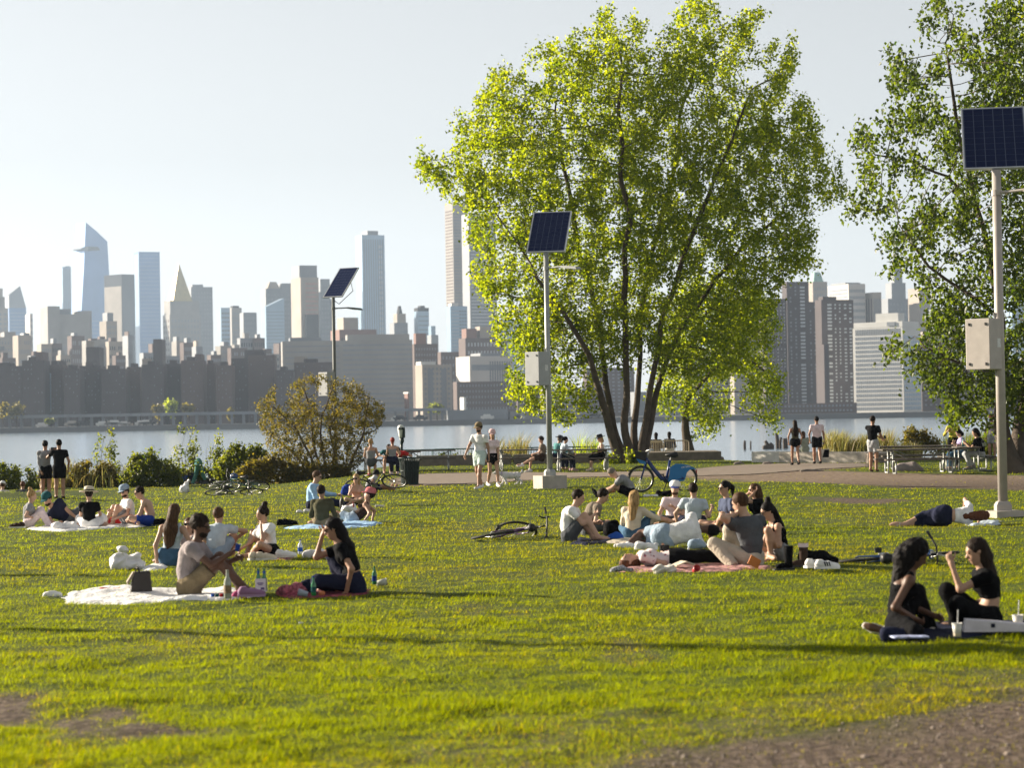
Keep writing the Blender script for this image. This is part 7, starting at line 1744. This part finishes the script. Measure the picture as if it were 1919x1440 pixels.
    b = G(439, 916); b[2] += .42; mb = MB(); mb.lathe((0, 0, 0), [(.11, -.05), (.125, 0), (.12, .06), (.08, .12), (.0, .14)], 14, sy=1.2); o = mb.build('bicycle_helmet', paint('helmet_blue', (.012, .05, .20)), smooth=True); o.location = tuple(b); tag(o, 'dark blue bicycle helmet on top of the bicycle heap', 'helmet')
    # circle of friends
    blob('backpack', 'black backpack standing between the grey brown t-shirt and the cream sweater', 'backpack', 1148, 1004, .30, .30, .24, C['black'], warp=.012); blob('duffel_bag', 'bright blue bag lying before the black backpack', 'bag', 1153, 1014, .28, .13, .18, C['blue'], warp=.02)
    blanket('dark navy blanket under the person in white at the left of the circle', [(1066, 1021), (1085, 1010), (1135, 1009), (1165, 1014), (1140, 1020), (1100, 1023)], C['navy'], seed=15); blanket('tan cloth lying before the person in the cream sweater', [(1128, 1019), (1160, 1011), (1205, 1011), (1218, 1016), (1180, 1020)], C['cream'], name='cloth', seed=17)
    blob('bundled_shirt', 'white crumpled shirt before the knees of the person lying on one side', 'cloth', 1212, 1032, .34, .13, .2, C['white'], warp=.035); blob('denim_bag', 'faded denim bag with pink print before the chest of the lying person', 'bag', 1306, 1028, .26, .17, .14, C['ltjeans'], warp=.012)
    blanket('coral and white blanket under the person lying in a floral top', [(1146, 1071), (1190, 1062), (1300, 1060), (1440, 1062), (1462, 1066), (1380, 1072), (1200, 1074)], M('coral_weave', (.40, .20, .19), .95, .75, 14), seed=19)
    blob('patterned_scarf', 'black and white patterned scarf under the head of the lying person in floral top', 'scarf', 1165, 1072, .28, .07, .2, M('zebra_print', (.3, .3, .32), .9, .95, 40), warp=.02); blob('knit_bag', 'white fringed knitted bag beside the lying person in floral top', 'bag', 1246, 1075, .3, .11, .16, C['offwhite'], warp=.03, fr=50)
    bottle('clear water bottle with white cap standing behind the open book', 1291, 1063, .20, M('clear_pet', (.55, .60, .66), .1, .05, 5), 'water_bottle', cap=C['white'], lab=C['white'], r=.034)
    b = G(1282, 1070); b[2] += .06; root = thing('open_book', b, 'open paperback book lying face down before the water bottle', 'book', rz=.3)
    for sx in (-1, 1): mb = MB(); mb.box((sx * .07, 0, .03), (.145, .20, .016), roty(sx * .35)); mb.build('cover', C['cream'], root)
    cup('red plastic cup lying before the open book', 1301, 1076, .11, paint('coral_red', (.55, .06, .07)), rot=(math.radians(70), 0, .3))
    b = PEOPLE_BY('floral top')['hands'][1] + np.array([.0, .03, .05]); mb = MB(); mb.box((0, 0, 0), (.12, .07, .075)); mb.lathe((0, -.035, 0), [(.03, 0), (.03, .05), (.02, .05)], 12, axis=(0, -1, 0)); o = mb.build('camera', BLACKP); o.location = tuple(b); tag(o, 'small black camera held above the stomach by the person lying in a floral top', 'camera')
    b = G(1414, 1069); b[2] += .05; mb = MB(); mb.box((0, 0, .05), (.16, .012, .12), rotz(.4) @ roty(.5)); o = mb.build('orange_booklet', paint('orange_paper', (.55, .17, .03), .7)); o.location = tuple(b); tag(o, 'orange booklet leaning behind the person in dark grey', 'booklet')
    g = 'tall boots beside the person in black tank top'
    for px, pb, m, lab in ((1474, 1072, C['black'], 'black tall boot standing by the person in black tank top'), (1502, 1066, C['darkbrown'], 'dark boot with pale lining, second from left beside the black bag')):
        b = G(px, pb); b[2] += .02; root = thing('boot', b, lab, 'boot', g, rz=math.radians(195)); mb = MB(); mb.lathe((-.03, 0, .03), [(.052, 0), (.05, .08), (.058, .20), (.062, .27)], 14); mb.tube([(-.03, 0, .045), (.07, 0, .045), (.14, 0, .035)], [.05, .045, .03], 10); mb.build('shaft', m, root, smooth=True)
        mb = MB(); mb.prism([(-.09, 0), (.17, 0), (.17, .02), (-.09, .03)], -.045, .045); mb.build('sole', BLACKP, root)
        if m is C['darkbrown']: mb = MB(); mb.lathe((-.03, 0, .25), [(.066, 0), (.067, .05)], 14); mb.build('lining', C['palepink'], root)
    blob('shoulder_bag', 'black bag with a strap lying behind the striped sneakers', 'bag', 1534, 1062, .46, .20, .26, C['black'], warp=.015, shape=[rc((-.16, 0, .10), (.02, 0, .11), .10, .10), rc((.02, 0, .11), (.2, 0, .06), .10, .06)])
    g = 'striped white sneakers'
    shoe('white sneaker with three black stripes lying before the black bag', 1549, 1071, -4, C['white'], g, True, C['white']); shoe('white sneaker lying behind the three striped one, only its heel showing', 1528, 1069, 25, C['white'], g, True, C['white'])
    blob('socks', 'pair of white balled socks on the grass under the share bike', 'socks', 1220, 932, .32, .07, .14, C['white'], warp=.02); blob('shoulder_bag', 'black bag lying on the grass under the share bike', 'bag', 1246, 931, .42, .15, .24, C['black'], warp=.03)
    # near right pair
    blanket('dark navy blanket under the near right pair', [(1652, 1201), (1664, 1188), (1740, 1172), (1860, 1166), (1990, 1168), (1990, 1190), (1850, 1197), (1740, 1206)], C['navy'], seed=21); blob('bundled_jacket', 'dark navy bundled jacket before the left one of the near pair', 'jacket', 1690, 1201, .36, .13, .2, C['navy'], warp=.02)
    b = G(1704, 1205); b[2] += .045; mb = MB(); mb.box((0, 0, .006), (.30, .18, .012), rotz(.1)); o = mb.build('magazine', M('magazine_print', (.38, .42, .62), .4, .9, 16)); o.location = tuple(b); tag(o, 'blue and white magazine lying at the front edge of the navy blanket', 'magazine')
    cp = M('cup_clear', (.55, .53, .48), .25, .05, 6)
    cup('clear plastic cup with straw and pale drink before the near right pair', 1794, 1203, .115, cp, straw=True, lid=C['white'], fill=C['cream'], name='iced_drink'); cup('clear iced drink with straw cut off by the right edge of the picture', 1908, 1190, .13, cp, straw=True, lid=C['white'], fill=C['offwhite'], name='iced_drink')
    b = G(1866, 1194); b[2] += .05; root = thing('paper_bag', b, 'white paper bag lying flat on the navy blanket at the right edge', 'paper bag', rz=math.radians(-6)); mb = MB(); mb.prism([(-.28, 0), (.34, 0), (.36, .05), (.0, .085), (-.26, .105)], -.10, .10); o = mb.build('bag_body', M('bag_paper', (.60, .57, .60), .8, .1, 8, .01, 14), root)
    mb = MB(); mb.box((-.03, -.1015, .055), (.035, .003, .035)); mb.build('print', C['navy'], root)
    p = PEOPLE[-1]; w = p['hands'][0]; mb = MB(); mb.tube([w + np.array([-.05, -.02, .07]), w + np.array([-.13, -.03, .09])], .005, 6); o = mb.build('cigarette', C['white'], loc=w); tag(o, 'thin white cigarette in the raised hand of the near right smoker', 'cigarette')
    blanket('pale blue towel under the head of the sleeping person', [(1800, 985), (1845, 976), (1878, 976), (1870, 984), (1820, 988)], C['ltblue'], name='towel', seed=23)
    blob('litter', 'small white scrap of paper lying on the empty lawn', 'litter', 567, 1171, .10, .04, .06, PLASTIC, warp=.015)
    # tote bag of the person walking away
    p = PEOPLE_BY('pale pink polo'); w = p['hands'][1]; root = thing('tote_bag', w + np.array([.02, 0, -.62]), 'black and white tote bag hanging from the hand of the person walking away', 'bag')
    mb = MB(); mb.prism([(-.14, 0), (.14, 0), (.17, .33), (-.15, .33)], -.06, .06); mb.build('bag_body', C['offwhite'], root); mb = MB(); mb.prism([(-.10, .02), (.13, .02), (.155, .31), (-.02, .31)], -.063, .063); mb.build('front_panel', C['black'], root)
    for y in (-.04, .04): mb = MB(); mb.tube([(-.09, y, .33), (-.03, y * .5, .60), (.03, y * .5, .60), (.10, y, .33)], .010, 5); mb.build('handle', C['black'], root)
    p = PEOPLE_BY('looking at a phone'); w = p['hands'][1]; mb = MB(); mb.box((0, 0, 0), (.075, .012, .15), rotx(-.9)); o = mb.build('phone', BLACKP); o.location = tuple(w + np.array([.05, .06, .04])); tag(o, 'dark phone in the hand of the person by the picnic tables', 'phone')
    p = PEOPLE_BY('all in black standing'); w = p['hands'][0]; mb = MB(); mb.box((0, 0, 0), (.15, .012, .075)); o = mb.build('phone', BLACKP); o.location = tuple(w + np.array([-.02, .05, .09])); tag(o, 'dark phone held up between the two people by the bushes', 'phone')
    bottle('teal water bottle standing on the picnic table by the person in lilac', 1806, 884, .26, paint('teal_bottle', (.03, .22, .20)), 'water_bottle', r=.04, lift=.78)
def PEOPLE_BY(s): return [p for p in PEOPLE if s in p['root']['label']][0]
picnic()
def dog():
    b = G(957, 909); S = b[1] / F_PX; W = CLOTH['white']; root = thing('dog', b, 'small white shaggy dog on a leash walking to the left beside the couple', 'dog')
    ps = [rc((-.16, 0, .245), (.02, 0, .235), .092, .082), rc((.02, 0, .235), (.19, 0, .25), .078, .080), rc((-.20, 0, .27), (-.31, 0, .31), .062, .052), ell((-.345, 0, .335), np.eye(3), (.062, .052, .055)), rc((-.37, 0, .325), (-.435, 0, .31), .036, .024)]
    ps += [rc((-.325, y, .37), (-.315, y * 1.5, .315), .026, .016) for y in (.045, -.045)] + [rc((.24, 0, .28), (.31, .01, .33), .03, .022), rc((.31, .01, .33), (.30, .01, .38), .024, .014)]
    for x, y, st in ((-.17, .05, .06), (-.15, -.05, -.05)): ps += [rc((x, y, .20), (x + .015 - st * .2, y, .11), .042, .026), rc((x + .015 - st * .2, y, .11), (x - st, y, .03), .024, .018), rc((x - st, y, .022), (x - st - .035, y, .018), .022, .018)]
    for x, y, st in ((.18, .05, -.05), (.20, -.05, .06)): ps += [rc((x, y, .22), (x - .035 + st * .3, y, .155), .055, .034), rc((x - .035 + st * .3, y, .155), (x + .045 + st * .6, y, .09), .030, .020), rc((x + .045 + st * .6, y, .09), (x + .025 + st, y, .025), .020, .018), rc((x + .025 + st, y, .02), (x - .015 + st, y, .017), .021, .017)]
    f = Field(ps, .013); [f.add(p, .025) for p in ps]; f.warp(.007, 60, 2.0); V, Q = f.mesh(); np_mesh('body', V * np.array([1.12, 1, 1.12]), Q, M('dog_fur', (.62, .60, .60), .95, .1, 30, .006, 80), root, smooth=True)
    mb = MB(); mb.lathe((-.49, 0, .352), [(.0, -.008), (.013, 0), (.0, .01)], 8, axis=(-1, 0, 0)); mb.build('nose', BLACKP, root)
    for y in (-.028, .028): mb = MB(); mb.lathe((-.437, y, .395), [(.0, -.006), (.009, 0), (.0, .006)], 8, axis=(-1, 0, 0)); mb.build('eye', BLACKP, root)
    mb = MB(); mb.tube([(-.25, .075 * math.cos(a), .32 + .075 * math.sin(a)) for a in np.linspace(0, 6.28, 13)[:-1]], .009, 5, closed=True); mb.build('collar', M('lilac_collar', (.35, .22, .5), .7, 0, 1), root)
    h = PEOPLE_BY('walking the white dog')['hands'][0]; c = b + np.array([-.26, 0, .40]); mb = MB(); mb.tube([h, (h + c) / 2 - np.array([0, 0, .12]), c], .007, 5); tag(mb.build('leash', BLACKP, loc=h), 'thin dark leash between the person in the pink cap and the white dog', 'leash')
dog()
